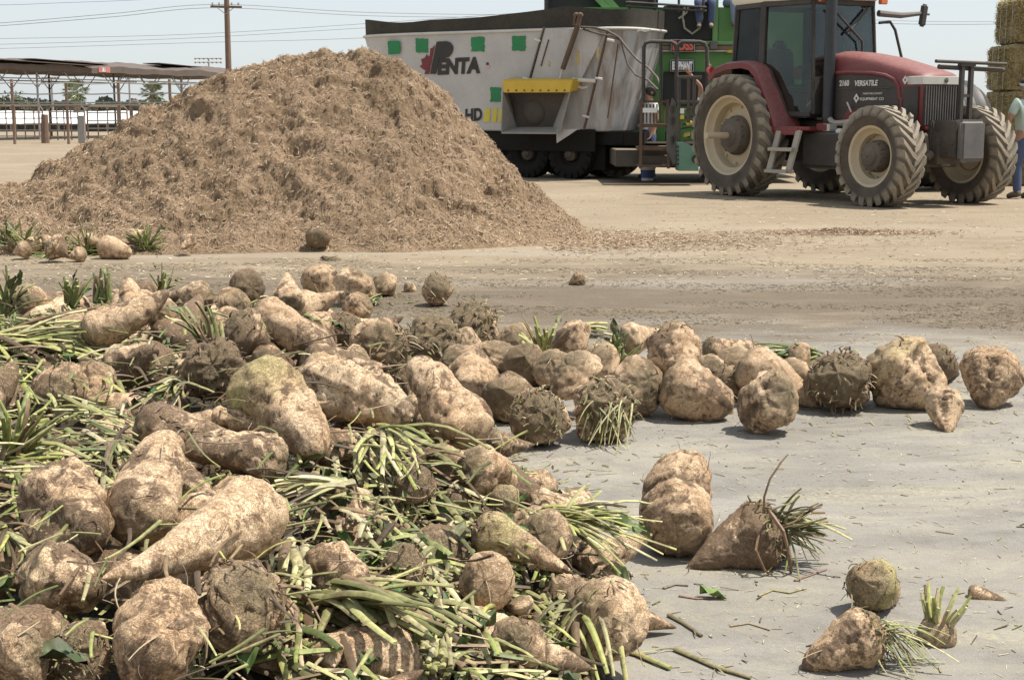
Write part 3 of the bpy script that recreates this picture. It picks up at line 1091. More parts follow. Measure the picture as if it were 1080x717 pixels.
def wheel(parent, inv, c, R, W, rimR, nl, side, name='wheel', bar=0.0, hubr=.27, rimmat=None, tyremat=None):
    """tyre with staggered lugs (mesh of the wheel itself), rim and hub as children. side -1: outer face towards -y."""
    c = Vector(c)
    ax = Vector((0, 1, 0))
    q = MB()
    base = R - .038
    h = W / 2
    prof = [(-h * .78, rimR - .01), (-h * .9, rimR + .02), (-h * .99, rimR + (R - rimR) * .38), (-h * 1.0, rimR + (R - rimR) * .62), (-h * .93, base - .045),
            (-h * .8, base - .012), (-h * .4, base), (0, base + .004), (h * .4, base), (h * .8, base - .012), (h * .93, base - .045),
            (h * 1.0, rimR + (R - rimR) * .62), (h * .99, rimR + (R - rimR) * .38), (h * .9, rimR + .02), (h * .78, rimR - .01)]
    n = 64
    vs, fs, cs = [], [], []
    for (d, r) in prof:
        tread = 1.0 if r > base - .03 else (.55 if r > base - .1 else .12)
        for k in range(n):
            an = 2 * math.pi * k / n
            vs.append(c + Vector((math.cos(an) * r, d, math.sin(an) * r)))
            cs.append((tread * .55, 0, 0))
    for i in range(len(prof) - 1):
        for k in range(n):
            k2 = (k + 1) % n
            fs.append((i * n + k, (i + 1) * n + k, (i + 1) * n + k2, i * n + k2))
    q.add(vs, fs, cs)
    for s in (-1, 1):
        for k in range(nl):
            a0 = 2 * math.pi * (k + (.5 if s > 0 else 0)) / nl
            rings = []
            st = [(-.06, 0.0, 1.0), (.25, .05, 1.0), (.6, .15, 1.0), (.9, .245, .96), (1.04, .275, .55)]
            for (f, da, hh) in st:
                an = a0 + da * (.95 / R)
                d = s * h * f
                wv = (.046 if f < .8 else .056) / R
                rt = base + .038 * hh if f < 1 else base - .035
                rb = base - .03 if f < .95 else base - .10
                ring = []
                for (da2, r) in ((-wv * 1.35, rb), (-wv * .8, rt), (wv * .8, rt), (wv * 1.35, rb)):
                    aa = an + da2
                    ring.append(c + Vector((math.cos(aa) * r, d, math.sin(aa) * r)))
                rings.append(ring)
            nn = 4
            vs = [p for r_ in rings for p in r_]
            fs = []
            for i in range(len(rings) - 1):
                for j in range(3):
                    fs.append((i * nn + j, i * nn + j + 1, (i + 1) * nn + j + 1, (i + 1) * nn + j))
            fs.append((0, 1, 2, 3))
            fs.append(tuple(len(vs) - 1 - t for t in range(4)))
            q.add(vs, fs, [(.25, 0, 0) if i % 4 in (0, 3) else (1, 0, 0) for i in range(len(vs))])
    wo = q.build(name, tyremat or M_TYRE, parent, inv, smooth=40)
    # rim
    q = MB()
    o = side
    pr = [(h * .80, rimR + .02), (h * .86, rimR + .012), (h * .80, rimR - .025), (h * .55, rimR - .05), (h * .42, rimR - .10), (h * .05, rimR - .115),
          (-h * .1, rimR * .80), (-h * .02, rimR * .62), (h * .02, rimR * .5), (h * .02, .05)]
    q.lathe(pr, c, Vector((0, o, 0)), 48)
    q.lathe([(-h * .8, rimR + .02), (-h * .8, rimR - .04), (-h * .3, rimR - .1), (h * .0, rimR - .1)], c, Vector((0, o, 0)), 40)
    for k in range(10):
        an = 2 * math.pi * k / 10 + .2
        p = c + Vector((math.cos(an) * rimR * .72, o * (-h * .06), math.sin(an) * rimR * .72))
        q.cyl(p, p + Vector((0, o * .035, 0)), .018, 6)
    ri = q.build('rim', rimmat or M_CREAM, wo, None if inv is None else inv, smooth=40)
    q = MB()
    q.lathe([(-.02, hubr * 1.05), (.06, hubr * 1.05), (.10, hubr * .98), (.16, hubr * .9), (.18, hubr * .6), (.2, hubr * .55), (.22, hubr * .3), (.22, .01)], c, Vector((0, o, 0)), 28)
    for k in range(12):
        an = 2 * math.pi * k / 12
        p = c + Vector((math.cos(an) * hubr * .92, o * .09, math.sin(an) * hubr * .92))
        q.cyl(p, p + Vector((0, o * .06, 0)), .02, 6)
    q.build('hub', M_STEELD, wo, inv, smooth=40)
    if bar:
        q = MB()
        q.cyl(c + Vector((0, o * .1, 0)), c + Vector((0, o * bar, 0)), .05, 14)
        q.build('axle_shaft', M_CREAM, wo, inv)
    return wo


TH = math.atan2(-.875, .483)
T = thing('tractor', (4.31, 22.67, 0), 'dusty red farm tractor with black engine panels and cream rims', 'tractor', TH)
I0 = None


def tp(q, name, mat, parent=T, **k):
    return q.build(name, mat, parent, None, **k)


wheel(T, None, (0, -.92, .925), .925, .50, .60, 26, -1, bar=.62, hubr=.29)
wheel(T, None, (0, .92, .925), .925, .50, .60, 26, 1, bar=.45, hubr=.29)
wheel(T, None, (3.04, -.86, .685), .685, .43, .41, 24, -1, hubr=.21)
wheel(T, None, (3.04, .86, .685), .685, .43, .41, 24, 1, hubr=.21)
# chassis
q = MB()
q.box((-.05, 0, .95), (.9, .62, .75))
q.box((1.2, 0, .85), (1.9, .52, .62))
q.box((2.75, 0, .92), (1.25, .5, .5))
q.cyl((0, -.8, .925), (0, .8, .925), .13, 16)
tp(q, 'chassis', M_STEELD, bevel=.02)
q = MB()
q.box((3.04, 0, .62), (.22, 1.0, .2))
q.cyl((3.04, -.68, .685), (3.04, .68, .685), .10, 14)
q.box((3.04, 0, .8), (.34, .3, .3))
for s in (-1, 1):
    q.box((3.0, s * .5, .72), (.2, .14, .26))
    q.tube([(2.86, s * .15, .62), (2.84, s * .5, .62)], .035, 8)
tp(q, 'front_axle', M_STEELD, bevel=.015)
# tank and boxes between the wheels
q = MB()
q.box((1.75, -.5, .74), (1.05, .42, .55))
tp(q, 'fuel_tank', M_BLACKP, bevel=.05, segs=3)
q = MB()
q.box((1.75, .5, .74), (1.05, .42, .55))
tp(q, 'battery_box', M_BLACKP, bevel=.05, segs=3)


# hood: lofted shell (red), rounded nose
def hood_ring(x, hw, zt, zb, crown):
    pts = []
    for (fy, fz) in ((-1, 0), (-1, .55), (-.99, .8), (-.93, .93), (-.8, .985), (-.4, 1.02), (0, 1.03), (.4, 1.02), (.8, .985), (.93, .93), (.99, .8), (1, .55), (1, 0)):
        z = zb + (zt - zb) * min(fz, 1) + max(0, fz - 1) * crown
        pts.append((x, fy * hw, z))
    return pts


q = MB()
q.loft([hood_ring(1.40, .42, 2.10, 1.2, .9), hood_ring(1.5, .42, 2.135, 1.15, 1.0), hood_ring(1.9, .42, 2.10, 1.12, 1.0), hood_ring(2.4, .41, 2.02, 1.1, 1.0),
        hood_ring(2.9, .395, 1.90, 1.08, .9), hood_ring(3.18, .38, 1.82, 1.07, .8), hood_ring(3.27, .365, 1.775, 1.08, .6), hood_ring(3.29, .355, 1.74, 1.09, .4)])
hood = tp(q, 'hood', M_RED, bevel=0, smooth=40)
for s in (-1, 1):
    poly = [(1.42, 1.80), (1.9, 1.81), (2.35, 1.79), (2.62, 1.75), (2.78, 1.69), (2.86, 1.6), (2.885, 1.45), (2.89, 1.13), (2.2, 1.15), (1.42, 1.2)]
    q = MB()

    def hwx(x):
        return float(np.interp(x, [1.4, 1.9, 2.4, 2.9, 3.18], [.42, .42, .41, .395, .38]))
    a = [(x, s * (hwx(x) + .006), z) for x, z in poly]
    bb = [(x, s * (hwx(x) - .02), z) for x, z in poly]
    n = len(poly)
    q.add(a + bb, [tuple(range(n)), tuple(range(2 * n - 1, n - 1, -1))] + [(i, (i + 1) % n, n + (i + 1) % n, n + i) for i in range(n)])
    sp = tp(q, 'side_panel', M_BLACKP, hood, smooth=20)
    # raised moulding over the panel
    q = MB()
    q.tube([(x, s * (hwx(x) + .004), z + .035) for x, z in poly[:7]] + [(2.925, s * .395, 1.45), (2.925, s * .395, 1.3)], .028, 8)
    tp(q, 'moulding', M_RED, hood)
    for zz, x0, x1 in ((1.615, 1.6, 2.75), (1.37, 1.75, 2.86)):
        q = MB()
        q.box(((x0 + x1) / 2, s * .425, zz), (x1 - x0, .014, .008), Matrix.Rotation(-s * .019 * (-1), 3, 'Z') if False else None)
        tp(q, 'panel_seam', M_STEELD, hood)
    q = MB()
    q.box((3.09, s * .392, 1.37), (.30, .014, .52))
    tp(q, 'nose_panel', M_BLACKP, hood, bevel=.004)
# lettering on the right-hand black panel (faces -y)
Mr = lambda x, z: Matrix.Translation((x, -.432, z)) @ Matrix.Rotation(R_(90), 4, 'X') @ Matrix.Rotation(R_(1.3), 4, 'Y')
text_mesh('model_number', '2160', .11, M_PALE, hood, Mr(1.70, 1.655), width=.20, offset=.004)
text_mesh('lettering', 'VERSATILE', .105, M_PALE, hood, Mr(2.02, 1.65), width=.46, offset=.004, shear=.15)
text_mesh('dealer_lettering', 'EQUIPMENT CO', .055, M_PALE, hood, Mr(2.14, 1.445), width=.47, offset=.001)
text_mesh('dealer_lettering', 'FARM MACHINERY', .04, M_PALE, hood, Mr(2.2, 1.525), width=.38)


def diamond(x, z, s, yy=-.436):
    q = MB()
    o = [(x - s, yy, z), (x, yy, z - s * 1.15), (x + s, yy, z), (x, yy, z + s * 1.15)]
    i = [(x - s * .35, yy, z), (x, yy, z - s * .4), (x + s * .35, yy, z), (x, yy, z + s * .4)]
    q.add([Vector(p) for p in o + i], [(0, 1, 5, 4), (1, 2, 6, 5), (2, 3, 7, 6), (3, 0, 4, 7)])
    tp(q, 'diamond_emblem', M_PALE, hood, smooth=0, fix=False)


diamond(2.07, 1.475, .06)
diamond(3.0, 1.715, .055, -.415)
# front: silver trim, grille with ribs
q = MB()
ring = []
for (y, x) in ((-.385, 3.0), (-.392, 3.18), (-.37, 3.29), (-.3, 3.315), (0, 3.325), (.3, 3.315), (.37, 3.29), (.392, 3.18), (.385, 3.0)):
    ring.append((x, y))
q.loft([[(x, y, 1.655), (x + .0, y * 1.0, 1.665), (x - .004, y, 1.76), (x - .03, y * .94, 1.765), (x - .03, y * .94, 1.65)] for x, y in ring])
tp(q, 'headlight_band', M_SILVER, hood, smooth=40)
q = MB()
q.lathe([(0, .035), (.012, .035), (.014, .028), (.016, .001)], (3.322, .03, 1.71), (1, 0, 0), 16)
tp(q, 'badge', M_GREYP, hood)
q = MB()
q.box((3.285, 0, 1.37), (.03, .70, .55))
gr = tp(q, 'grille', M_BLACKP, hood)
q = MB()
for k in range(15):
    y = -.32 + .64 * k / 14
    q.box((3.305, y, 1.37), (.03, .016, .53))
tp(q, 'grille_ribs', M_GREYP, gr)
q = MB()
q.box((3.26, 0, 1.065), (.14, .66, .05))
tp(q, 'bumper_strip', M_RED, bevel=.01)
# front bracket with weight
q = MB()
q.box((3.52, .04, .92), (.46, .46, .5))
q.box((3.36, .04, .80), (.25, .56, .44))
q.cyl((3.4, -.26, .72), (3.4, -.38, .66), .06, 12)
for k in range(4):
    q.cyl((3.4 + .1 * k, -.19, .75 + .11 * (k % 2)), (3.4 + .1 * k, -.215, .75 + .11 * (k % 2)), .03, 8)
q.tube([(3.3, -.3, .98), (3.38, -.36, .9), (3.4, -.36, .75), (3.3, -.33, .62)], .04, 8)
tp(q, 'front_bracket', M_STEELD, bevel=.02)
q = MB()
q.box((3.80, .05, .90), (.12, .46, .56))
tp(q, 'front_weight', M_GREYP, bevel=.045, segs=3)
q = MB()
for y in (.03, .20):
    q.bar((3.6, y, 1.12), (3.6, y, 1.95), .055, .055)
q.bar((3.6, -.02, 1.92), (3.6, .25, 1.92), .07, .06)
q.bar((3.6, -.05, 1.16), (3.6, .28, 1.16), .07, .05)
q.bar((3.6, .03, 1.5), (3.6, .2, 1.5), .05, .04)
q.tube([(3.62, -.48, 1.95), (3.62, .84, 1.93)], .024, 10)
q.tube([(3.56, -.36, 1.88), (3.56, .86, 1.85)], .034, 10)
tp(q, 'front_frame', M_BLACKP, bevel=0)
# fenders
for s in (-1, 1):
    prof = [(-.72, 1.84), (-.55, 1.97), (-.25, 2.04), (.15, 2.055), (.38, 2.01), (.55, 1.88), (.75, 1.55), (.93, 1.22), (1.02, 1.04)]
    rings = []
    for i, (x, z) in enumerate(prof):
        x2, z2 = prof[min(i + 1, len(prof) - 1)]
        x1, z1 = prof[max(i - 1, 0)]
        t = Vector((x2 - x1, 0, z2 - z1)).normalized()
        nn = Vector((-t.z, 0, t.x))
        if nn.z < 0:
            nn = -nn
        yo, yi = s * 1.02, s * .55
        P = Vector((x, 0, z))
        e = nn * .045
        ring = [P + Vector((0, yi, 0)), P + Vector((0, yo - s * .05, 0)), P + Vector((0, yo, 0)) - e * .7, P + Vector((0, yo, 0)) - e * 2.6,
                P + Vector((0, yo - s * .025, 0)) - e * 2.6, P + Vector((0, yo - s * .05, 0)) - e, P + Vector((0, yi, 0)) - e]
        rings.append(ring)
    q = MB()
    q.loft(rings)
    fd = tp(q, 'fender', M_RED, smooth=38)
    q = MB()
    q.box((1.24, s * .78, 1.035), (.55, .5, .06))
    q.box((1.24, s * 1.0, 1.0), (.55, .04, .10))
    q.box((1.62, s * .55, 1.06), (.25, .25, .12))
    tp(q, 'platform', M_RED, bevel=.015)
    q = MB()
    q.cyl((-.68, s * .95, 1.93), (-.76, s * .95, 1.93), .05, 12)
    tp(q, 'tail_light', paint('red_lens_mat', (.5, .02, .02), .2, .1) if s < 0 else bpy.data.materials['red_lens_mat'], fd)
# steps on the right-hand side
q = MB()
for x in (1.08, 1.52):
    q.bar((x, -1.0, 1.02), (x - .08, -1.12, .40), .115, .035, up=Vector((0, 1, 0)))
for z, f in ((.42, 1.0), (.74, .5)):
    q.box((1.30 - .08 * f, -1.06 - .05 * f, z), (.5, .16, .05))
tp(q, 'steps', M_GALV, bevel=.004)
q = MB()
q.cyl((1.92, -.62, 1.0), (2.02, -.62, 1.0), .05, 12)
q.box((1.72, -.6, 1.06), (.14, .14, .1))
tp(q, 'filter', M_SILVER, bevel=0)

# cab: posts, glass, roof
FR, MR, BK = (1.32, .62), (.36, .80), (-.42, .74)
ZB, ZT = 1.25, 2.90
top = lambda x, y: (x * .94 + .0, y * .93, ZT)
cabf = MB()
for s in (-1, 1):
    for (x, y), w_ in ((FR, .055), (MR, .10), (BK, .09)):
        xb = x + (.04 if x > 1 else 0)
        cabf.bar((xb, s * y, ZB), top(x, s * y), w_, w_ * .8)
    for (p, q2) in ((FR, MR), (MR, BK)):
        cabf.bar((p[0], s * p[1], ZB), (q2[0], s * q2[1], ZB), .06, .07)
        cabf.bar(top(p[0], s * p[1]), top(q2[0], s * q2[1]), .09, .12)
    cabf.bar((.9, s * .72, 1.27), (.55, s * .77, 1.9), .035, .03)
for (x, y) in (FR, BK):
    cabf.bar((x, -y, 1.75 if x > 0 else 1.55), (x, y, 1.75 if x > 0 else 1.55), .06, .08)
    cabf.bar(top(x, -y), top(x, y), .08, .12)
cabf.box((1.34, 0, 1.5), (.05, 1.22, .5))
tp(cabf, 'cab_frame', M_BLACKP, bevel=.008)
for s in (-1, 1):
    q = MB()
    for (p, q2) in ((FR, MR),):
        q.prism([(p[0], s * p[1], ZB), (q2[0], s * q2[1], ZB), top(q2[0], s * q2[1]), top(p[0], s * p[1])], (0, -s * .006, 0))
    tp(q, 'door_glass', M_GLASS, smooth=0)
    q = MB()
    q.prism([(MR[0], s * MR[1], ZB + .5), (BK[0], s * BK[1], ZB + .5), top(BK[0], s * BK[1]), top(MR[0], s * MR[1])], (0, -s * .006, 0))
    tp(q, 'quarter_glass', M_GLASS, smooth=0)
q = MB()
q.prism([(1.34, -.6, 1.76), (1.34, .6, 1.76), (1.245, .57, ZT), (1.245, -.57, ZT)], (-.006, 0, 0))
tp(q, 'windscreen', M_GLASS, smooth=0)
q = MB()
q.prism([(BK[0], -.72, 1.56), (BK[0], .72, 1.56), (BK[0] * .94, .68, ZT), (BK[0] * .94, -.68, ZT)], (.006, 0, 0))
tp(q, 'rear_window', M_GLASS, smooth=0)
q = MB()
rp = [(1.42, -.52), (1.42, .52), (1.25, .68), (.3, .82), (-.45, .76), (-.58, .6), (-.58, -.6), (-.45, -.76), (.3, -.82), (1.25, -.68)]
q.loft([[(x * .96, y * .96, 2.915) for x, y in rp], [(x, y, 2.955) for x, y in rp], [(x, y, 3.09) for x, y in rp], [(x * .94 + .02, y * .92, 3.22) for x, y in rp], [(x * .7, y * .7, 3.26) for x, y in rp]])
tp(q, 'roof', M_ROOF, smooth=40)
for y in (-.56, .60):
    q = MB()
    q.box((1.43, y, 2.90), (.07, .14, .08))
    tp(q, 'marker_light', M_ORANGE, bevel=.012)
q = MB()
q.tube([(1.30, .42, 2.80), (1.33, .20, 2.6), (1.345, -.0, 2.42)][::-1], .02, 6)
q.tube([(1.35, -.3, 2.78), (1.36, .28, 2.32), (1.365, .3, 2.05)], .018, 6)
tp(q, 'wiper', M_BLACKP)
# interior
q = MB()
q.box((.05, 0, 1.62), (.5, .52, .16))
q.box((-.16, 0, 1.95), (.14, .5, .62), Matrix.Rotation(-.12, 3, 'Y'))
q.box((-.2, 0, 2.3), (.1, .28, .16))
st_ = tp(q, 'driver_seat', M_SEAT, bevel=.05, segs=3)
q = MB()
q.box((.0, 0, 1.36), (.5, .4, .4))
q.box((.45, 0, 1.22), (1.6, 1.3, .05))
q.box((1.12, 0, 1.52), (.22, .42, .5))
q.tube([(1.1, 0, 1.7), (.82, 0, 1.95)], .035, 8)
ring = [(.80 + .06 * math.cos(a) * -1 * .55, .19 * math.sin(a), 1.96 + .19 * math.cos(a) * .6) for a in [2 * math.pi * k / 20 for k in range(21)]]
q.tube(ring, .016, 6)
q.box((.1, -.48, 1.6), (.6, .2, .35))
tp(q, 'cab_interior', M_SEAT, bevel=0)
# intake / exhaust stack
q = MB()
q.tube([(1.55, -.5, 1.2), (1.55, -.5, 1.9), (1.55, -.5, 3.3)], .082, 20)
q.tube([(1.55, -.5, 1.22), (1.55, -.5, 1.05)], [.082, .06], 16)
tp(q, 'stack', paint('stack_steel_mat', (.028, .032, .038), .5, .08, (.2, .17, .14), .2, 4, updust=.1))
q = MB()
q.tube([(1.56, -.5, 1.20), (1.70, -.52, 1.12), (1.82, -.5, 1.12), (1.95, -.42, 1.14)], .045, 10)
tp(q, 'exhaust_elbow', M_GALV)
# mirrors
q = MB()
q.tube([(1.3, .64, 2.74), (1.34, 1.05, 2.72), (1.36, 1.45, 2.76)], [.05, .045, .03], 8)
q.tube([(1.36, 1.43, 2.76), (1.37, 1.60, 2.75)], .02, 6)
ma = tp(q, 'mirror_arm', M_GREYP)
q = MB()
q.box((1.37, 1.48, 2.73), (.07, .14, .34), Matrix.Rotation(-.15, 3, 'X'))
tp(q, 'mirror', M_BLACKP, ma, bevel=.03, segs=3)
q = MB()
q.tube([(1.30, .66, 2.60), (1.32, .86, 2.62), (1.36, .93, 2.5), (1.5, 1.0, 1.95)], .022, 8)
tp(q, 'grab_rail', M_BLACKP)
q = MB()
q.tube([(1.98, -.44, 1.28), (1.95, -.50, 1.42)], .012, 6)
tp(q, 'dipstick', M_PALE)
# rear linkage
q = MB()
q.bar((-.3, 0, .55), (-1.0, 0, .5), .12, .06)
q.bar((-.3, -.35, .6), (-.95, -.4, .55), .07, .06)
q.bar((-.3, .35, .6), (-.95, .4, .55), .07, .06)
tp(q, 'drawbar', M_STEELD, bevel=.01)

# ribbed black tank behind the tractor
q = MB()
pr = [(-1.0, .02), (-.98, .35), (-.9, .62), (-.78, .80)]
for k in range(8):
    d = -.72 + k * .19
    pr += [(d, .86), (d + .06, .88), (d + .10, .88), (d + .14, .84)]
pr += [(.84, .80), (.94, .62), (1.0, .35), (1.02, .02)]
dk = thing('ribbed_tank', (6.82, 23.9, 0), 'big ribbed black tank lying behind the far front wheel of the tractor', 'tank', R_(14))
q.lathe(pr, (0, 0, .92), (1, 0, 0), 40)
q.build('shell', paint('tank_black_mat', (.03, .028, .026), .5, .1, (.16, .12, .09), 0, 3, updust=.2), dk, smooth=35)
q = MB()
for x in (-.6, .6):
    q.box((x, 0, .06), (.18, 1.1, .12))
q.build('cradle', M_STEELD, dk, bevel=.01)

# ================================================================== feed mixer wagon
M_TUB, nt, b = new_mat('tub_grey_mat')
v = coords(nt)
n1 = noise_tex(nt, v, 1.6, 6, .6)
n2 = noise_tex(nt, v, 30, 5, .7)
c = mixc(nt, ramp(nt, n1, [(.3, 0.0), (.7, 1.0)]), (.41, .405, .40), (.51, .50, .488))
c = mixc(nt, ramp(nt, n2, [(.5, 0.0), (.8, .35)]), c, (.24, .215, .19))
# rust streaks running down the right-hand end (own shape, they stay with the tub)
sx = nd(nt, 'ShaderNodeSeparateXYZ')
nt.links.new(v, sx.inputs[0])
st = noise_tex(nt, coords(nt, (3.2, 3.2, .35)), 1.6, 6, .6)
mr = nd(nt, 'ShaderNodeMapRange')
mr.interpolation_type = 'SMOOTHSTEP'
nt.links.new(sx.outputs['X'], mr.inputs['Value'])
mr.inputs['From Min'].default_value = .9
mr.inputs['From Max'].default_value = 2.0
rs = mathn(nt, 'MULTIPLY', ramp(nt, st, [(.42, 0.0), (.66, .8)]), mr.outputs['Result'])
c = mixc(nt, rs, c, (.20, .14, .10))
nt.links.new(c, b.inputs['Base Color'])
b.inputs['Roughness'].default_value = .55
b.inputs['Specular IOR Level'].default_value = .35
bump(nt, b, n2, .12, .004)
M_RUBBER = paint('tub_rubber_mat', (.022, .021, .02), .8, .3, (.20, .17, .12), 0, 2.0, .3, updust=.6)
M_YEL = paint('yellow_paint_mat', (.62, .42, .03), .5, .3, (.4, .3, .16), 0, 4)
M_GRNP = paint('green_patch_mat', (.018, .20, .075), .7, .05, (.2, .2, .15), 0, 3, updust=0)
M_MAROON = paint('maroon_decal_mat', (.15, .013, .025), .6, .1, (.35, .3, .28), 0, 3, updust=0)
M_INK = paint('black_decal_mat', (.02, .02, .021), .6, .08, (.25, .23, .2), 0, 3, updust=0)
M_YELD = paint('yellow_decal_mat', (.62, .52, .06), .6, .1, (.4, .36, .25), 0, 3, updust=0)
M_PIN = paint('white_pin_mat', (.68, .66, .60), .5, .3, (.35, .22, .13), .1, 9)
M_RUSTY = paint('rust_steel_mat', (.10, .058, .038), .8, .3, (.22, .17, .12), 0, 8)
M_HOSE = paint('hose_mat', (.03, .03, .028), .7, .2)

M_UNDERSHADE = paint('underside_shade_mat', (.012, .011, .010), .8, .06, (.10, .08, .06), 0, 4, .2, updust=.1)  # near-black colour holds the shade beneath the wagon
M_CHUTE = paint('chute_steel_mat', (.24, .235, .225), .6, .3, (.3, .26, .21), 0, 4)
WA, WB = Vector((-3.05, 29.5, 0)), Vector((2.72, 26.05, 0))
u_ = (WB - WA).normalized()
n_ = Vector((u_.y, -u_.x, 0))
if n_.y > 0:
    n_ = -n_
wc = (WA + WB) / 2 - n_ * 1.25
W = thing('mixer_wagon', wc, 'grey feed mixer wagon with green paint patches, black lettering and a yellow chute hood', 'feed mixer', math.atan2(u_.y, u_.x))
WI = inv_of(W)
HL, HW, ZTOP, ZBOT, XS = 3.17, 1.25, 2.80, .93, -.58


def plan(hl, hw, e=4.2, n=56):
    out = []
    for k in range(n):
        a = 2 * math.pi * k / n
        ca, sa = math.cos(a), math.sin(a)
        out.append((hl * math.copysign(abs(ca) ** (2 / e), ca), hw * math.copysign(abs(sa) ** (2 / e), sa)))
    return out


q = MB()
q.loft([[(x + XS, y, ZBOT - .02) for x, y in plan(HL - .49, .93)], [(x + XS, y, ZBOT) for x, y in plan(HL - .47, .95)], [(x + XS, y, ZTOP) for x, y in plan(HL, HW)],
        [(x + XS, y, ZTOP + .0) for x, y in plan(HL - .05, HW - .05)], [(x + XS, y, 1.2) for x, y in plan(HL - .42, 1.0)]], cap0=True, cap1=True)
tub = q.build('tub', M_TUB, W, smooth=30)
q = MB()
q.tube([(x + XS, y, ZTOP) for x, y in plan(HL + .01, HW + .01)] + [(HL + .01 + XS, 0, ZTOP)], .028, 8)
q.build('rim_pipe', paint('rim_pipe_mat', (.56, .55, .52), .5, .25), tub)
q = MB()
P2 = [(x + XS, y) for x, y in plan(HL - .02, HW - .02)]
zt = lambda x, y: ZTOP + .30 + .05 * math.sin(x * 1.1 + .3) + .03 * math.sin(x * 2.7 + y) + (.05 if x > 1 else 0)
q.loft([[(x, y, ZTOP + .02) for x, y in P2], [(x * 1.002, y * 1.006, zt(x, y)) for x, y in P2], [(x * .995, y * .985, zt(x, y)) for x, y in P2], [(x * .99, y * .98, ZTOP) for x, y in P2]], cap0=False, cap1=False)
q.build('rubber_band', M_RUBBER, tub, smooth=40)

sl_n = Vector((0, -(ZTOP - ZBOT), -(HW - .95))).normalized()
Wm = rootmat(W)
PL0 = Wm @ Vector((0, -HW, ZTOP))
PLN = (Wm.to_3x3() @ sl_n).normalized()


def S(px, py, lift=.0):
    """local point of the wagon side seen at a photo pixel"""
    return WI @ on_plane(px, py, PL0, PLN, lift)


def decal(name, pts, mat, parent=tub, lift=.012, th=.006):
    q = MB()
    a = [S(px, py, lift) for px, py in pts]
    q.prism(a, -sl_n * th)
    return q.build(name, mat, parent, smooth=0)


def ragged(x0, y0, x1, y1, seed):
    rr = random.Random(seed)
    pts = []
    N = 9
    for (ax, ay, bx, by) in ((x0, y0, x1, y0), (x1, y0, x1, y1), (x1, y1, x0, y1), (x0, y1, x0, y0)):
        for k in range(N):
            t = k / N
            pts.append((ax + (bx - ax) * t + rr.uniform(-.55, .55), ay + (by - ay) * t + rr.uniform(-.5, .5)))
    return pts


for i, r_ in enumerate(((409, 43.5, 421.5, 57.5), (438.4, 41.2, 451, 55.8), (497, 39.2, 510.8, 54.6), (540, 38.2, 554, 53.8), (517.2, 92.5, 528, 107.6))):
    decal('paint_patch', ragged(*r_, seed=i + 3), M_GRNP, lift=.010 if i != 1 else .009)
decal('maple_leaf', [(380 + x / 5.517, y / 5.517) for x, y in ((345, 387), (360, 377), (353, 346), (374, 340), (386, 317), (394, 332), (404, 325), (407, 284), (419, 281), (434, 262), (399, 433), (372, 433), (379, 412), (362, 402))], M_MAROON, lift=.018, th=.003)
decal('letter', [(453.6, 78.3), (460.4, 44.3), (471, 43.8), (475, 45.4), (477.6, 49), (477.8, 52), (476.6, 56.4), (473.6, 60.2), (468, 61.7), (463.2, 61.9), (459.9, 78.2)], M_INK, lift=.020)


def side_text(name, s, x0, y0, x1, y1, hpx, mat, shear, offset=.0):
    a, b_ = S(x0, y0, .014), S(x1, y1, .014)
    xa = (b_ - a).normalized()
    za = sl_n
    ya = za.cross(xa).normalized()
    up = (S(x0, y0 - hpx, .014) - a).length
    M = Matrix((xa, ya, za)).transposed().to_4x4()
    M.translation = a
    return text_mesh(name, s, up / .70, mat, tub, M, shear=shear, offset=offset, width=(b_ - a).length)


side_text('lettering', 'ENTA', 461.2, 78.2, 506.2, 76.4, 15.0, M_INK, .22, .022)
side_text('lettering', 'HD', 490.6, 127.8, 509.4, 126.5, 12, M_INK, .2, .014)
for (x0, x1) in ((510.8, 516.8), (519.4, 524), (526, 529)):
    decal('yellow_bar', [(x0 + .6, 114.8), (x1 + .6, 114.4), (x1 - .6, 128.8), (x0 - .6, 129)], M_YELD)
decal('small_sticker', [(512.8, 66.3), (515.2, 66.2), (515.2, 68.9), (512.8, 69)], M_INK)
decal('small_sticker', [(513.2, 69), (516.4, 69), (516.4, 72), (513.2, 72)], paint('pink_sticker_mat', (.55, .32, .34), .6, .1))


def sbar(name, p, q2, wd, mat, lift=.03, th=.03, parent=tub):
    q = MB()
    a, b_ = S(*p, lift), S(*q2, lift)
    q.bar(a, b_, th, wd, up=sl_n)
    return q.build(name, mat, parent, bevel=.004)


def stube(name, pts, r, mat, lifts, parent=tub):
    q = MB()
    q.tube([S(px, py, l) for (px, py), l in zip(pts, lifts)], r, 8)
    return q.build(name, mat, parent)


# flat raised door panel between its flanges
decal('door_panel', [(575, 30), (639.5, 31), (612, 86), (560, 85)], M_TUB, lift=.03, th=.026)
sbar('flange', (574.2, 29), (558.6, 84), .05, M_STEELD, .03)
sbar('flange', (641, 33), (616, 137), .06, M_RUSTY, .035)
sbar('flange', (652, 46), (641, 125), .03, M_RUSTY, .02, .02)
sbar('slot', (578.8, 42), (570.6, 70), .035, M_RUSTY, .035, .02)
stube('hydraulic_ram', [(609.5, 27), (593.5, 73)], .05, M_RUSTY, [.14, .16])
stube('ram_rod', [(593.6, 72), (590, 86)], .026, M_SILVER, [.16, .17])
q = MB()
for (px, py) in ((608, 14), (612, 14)):
    a = S(px, py, .16)
    q.bar(a, S(px - 2.0, py + 13, .16), .04, .10, up=sl_n)
q.cyl(S(605.5, 16.5, .16), S(614.5, 16, .16), .03, 8)
q.build('ram_bracket', M_RUSTY, tub)
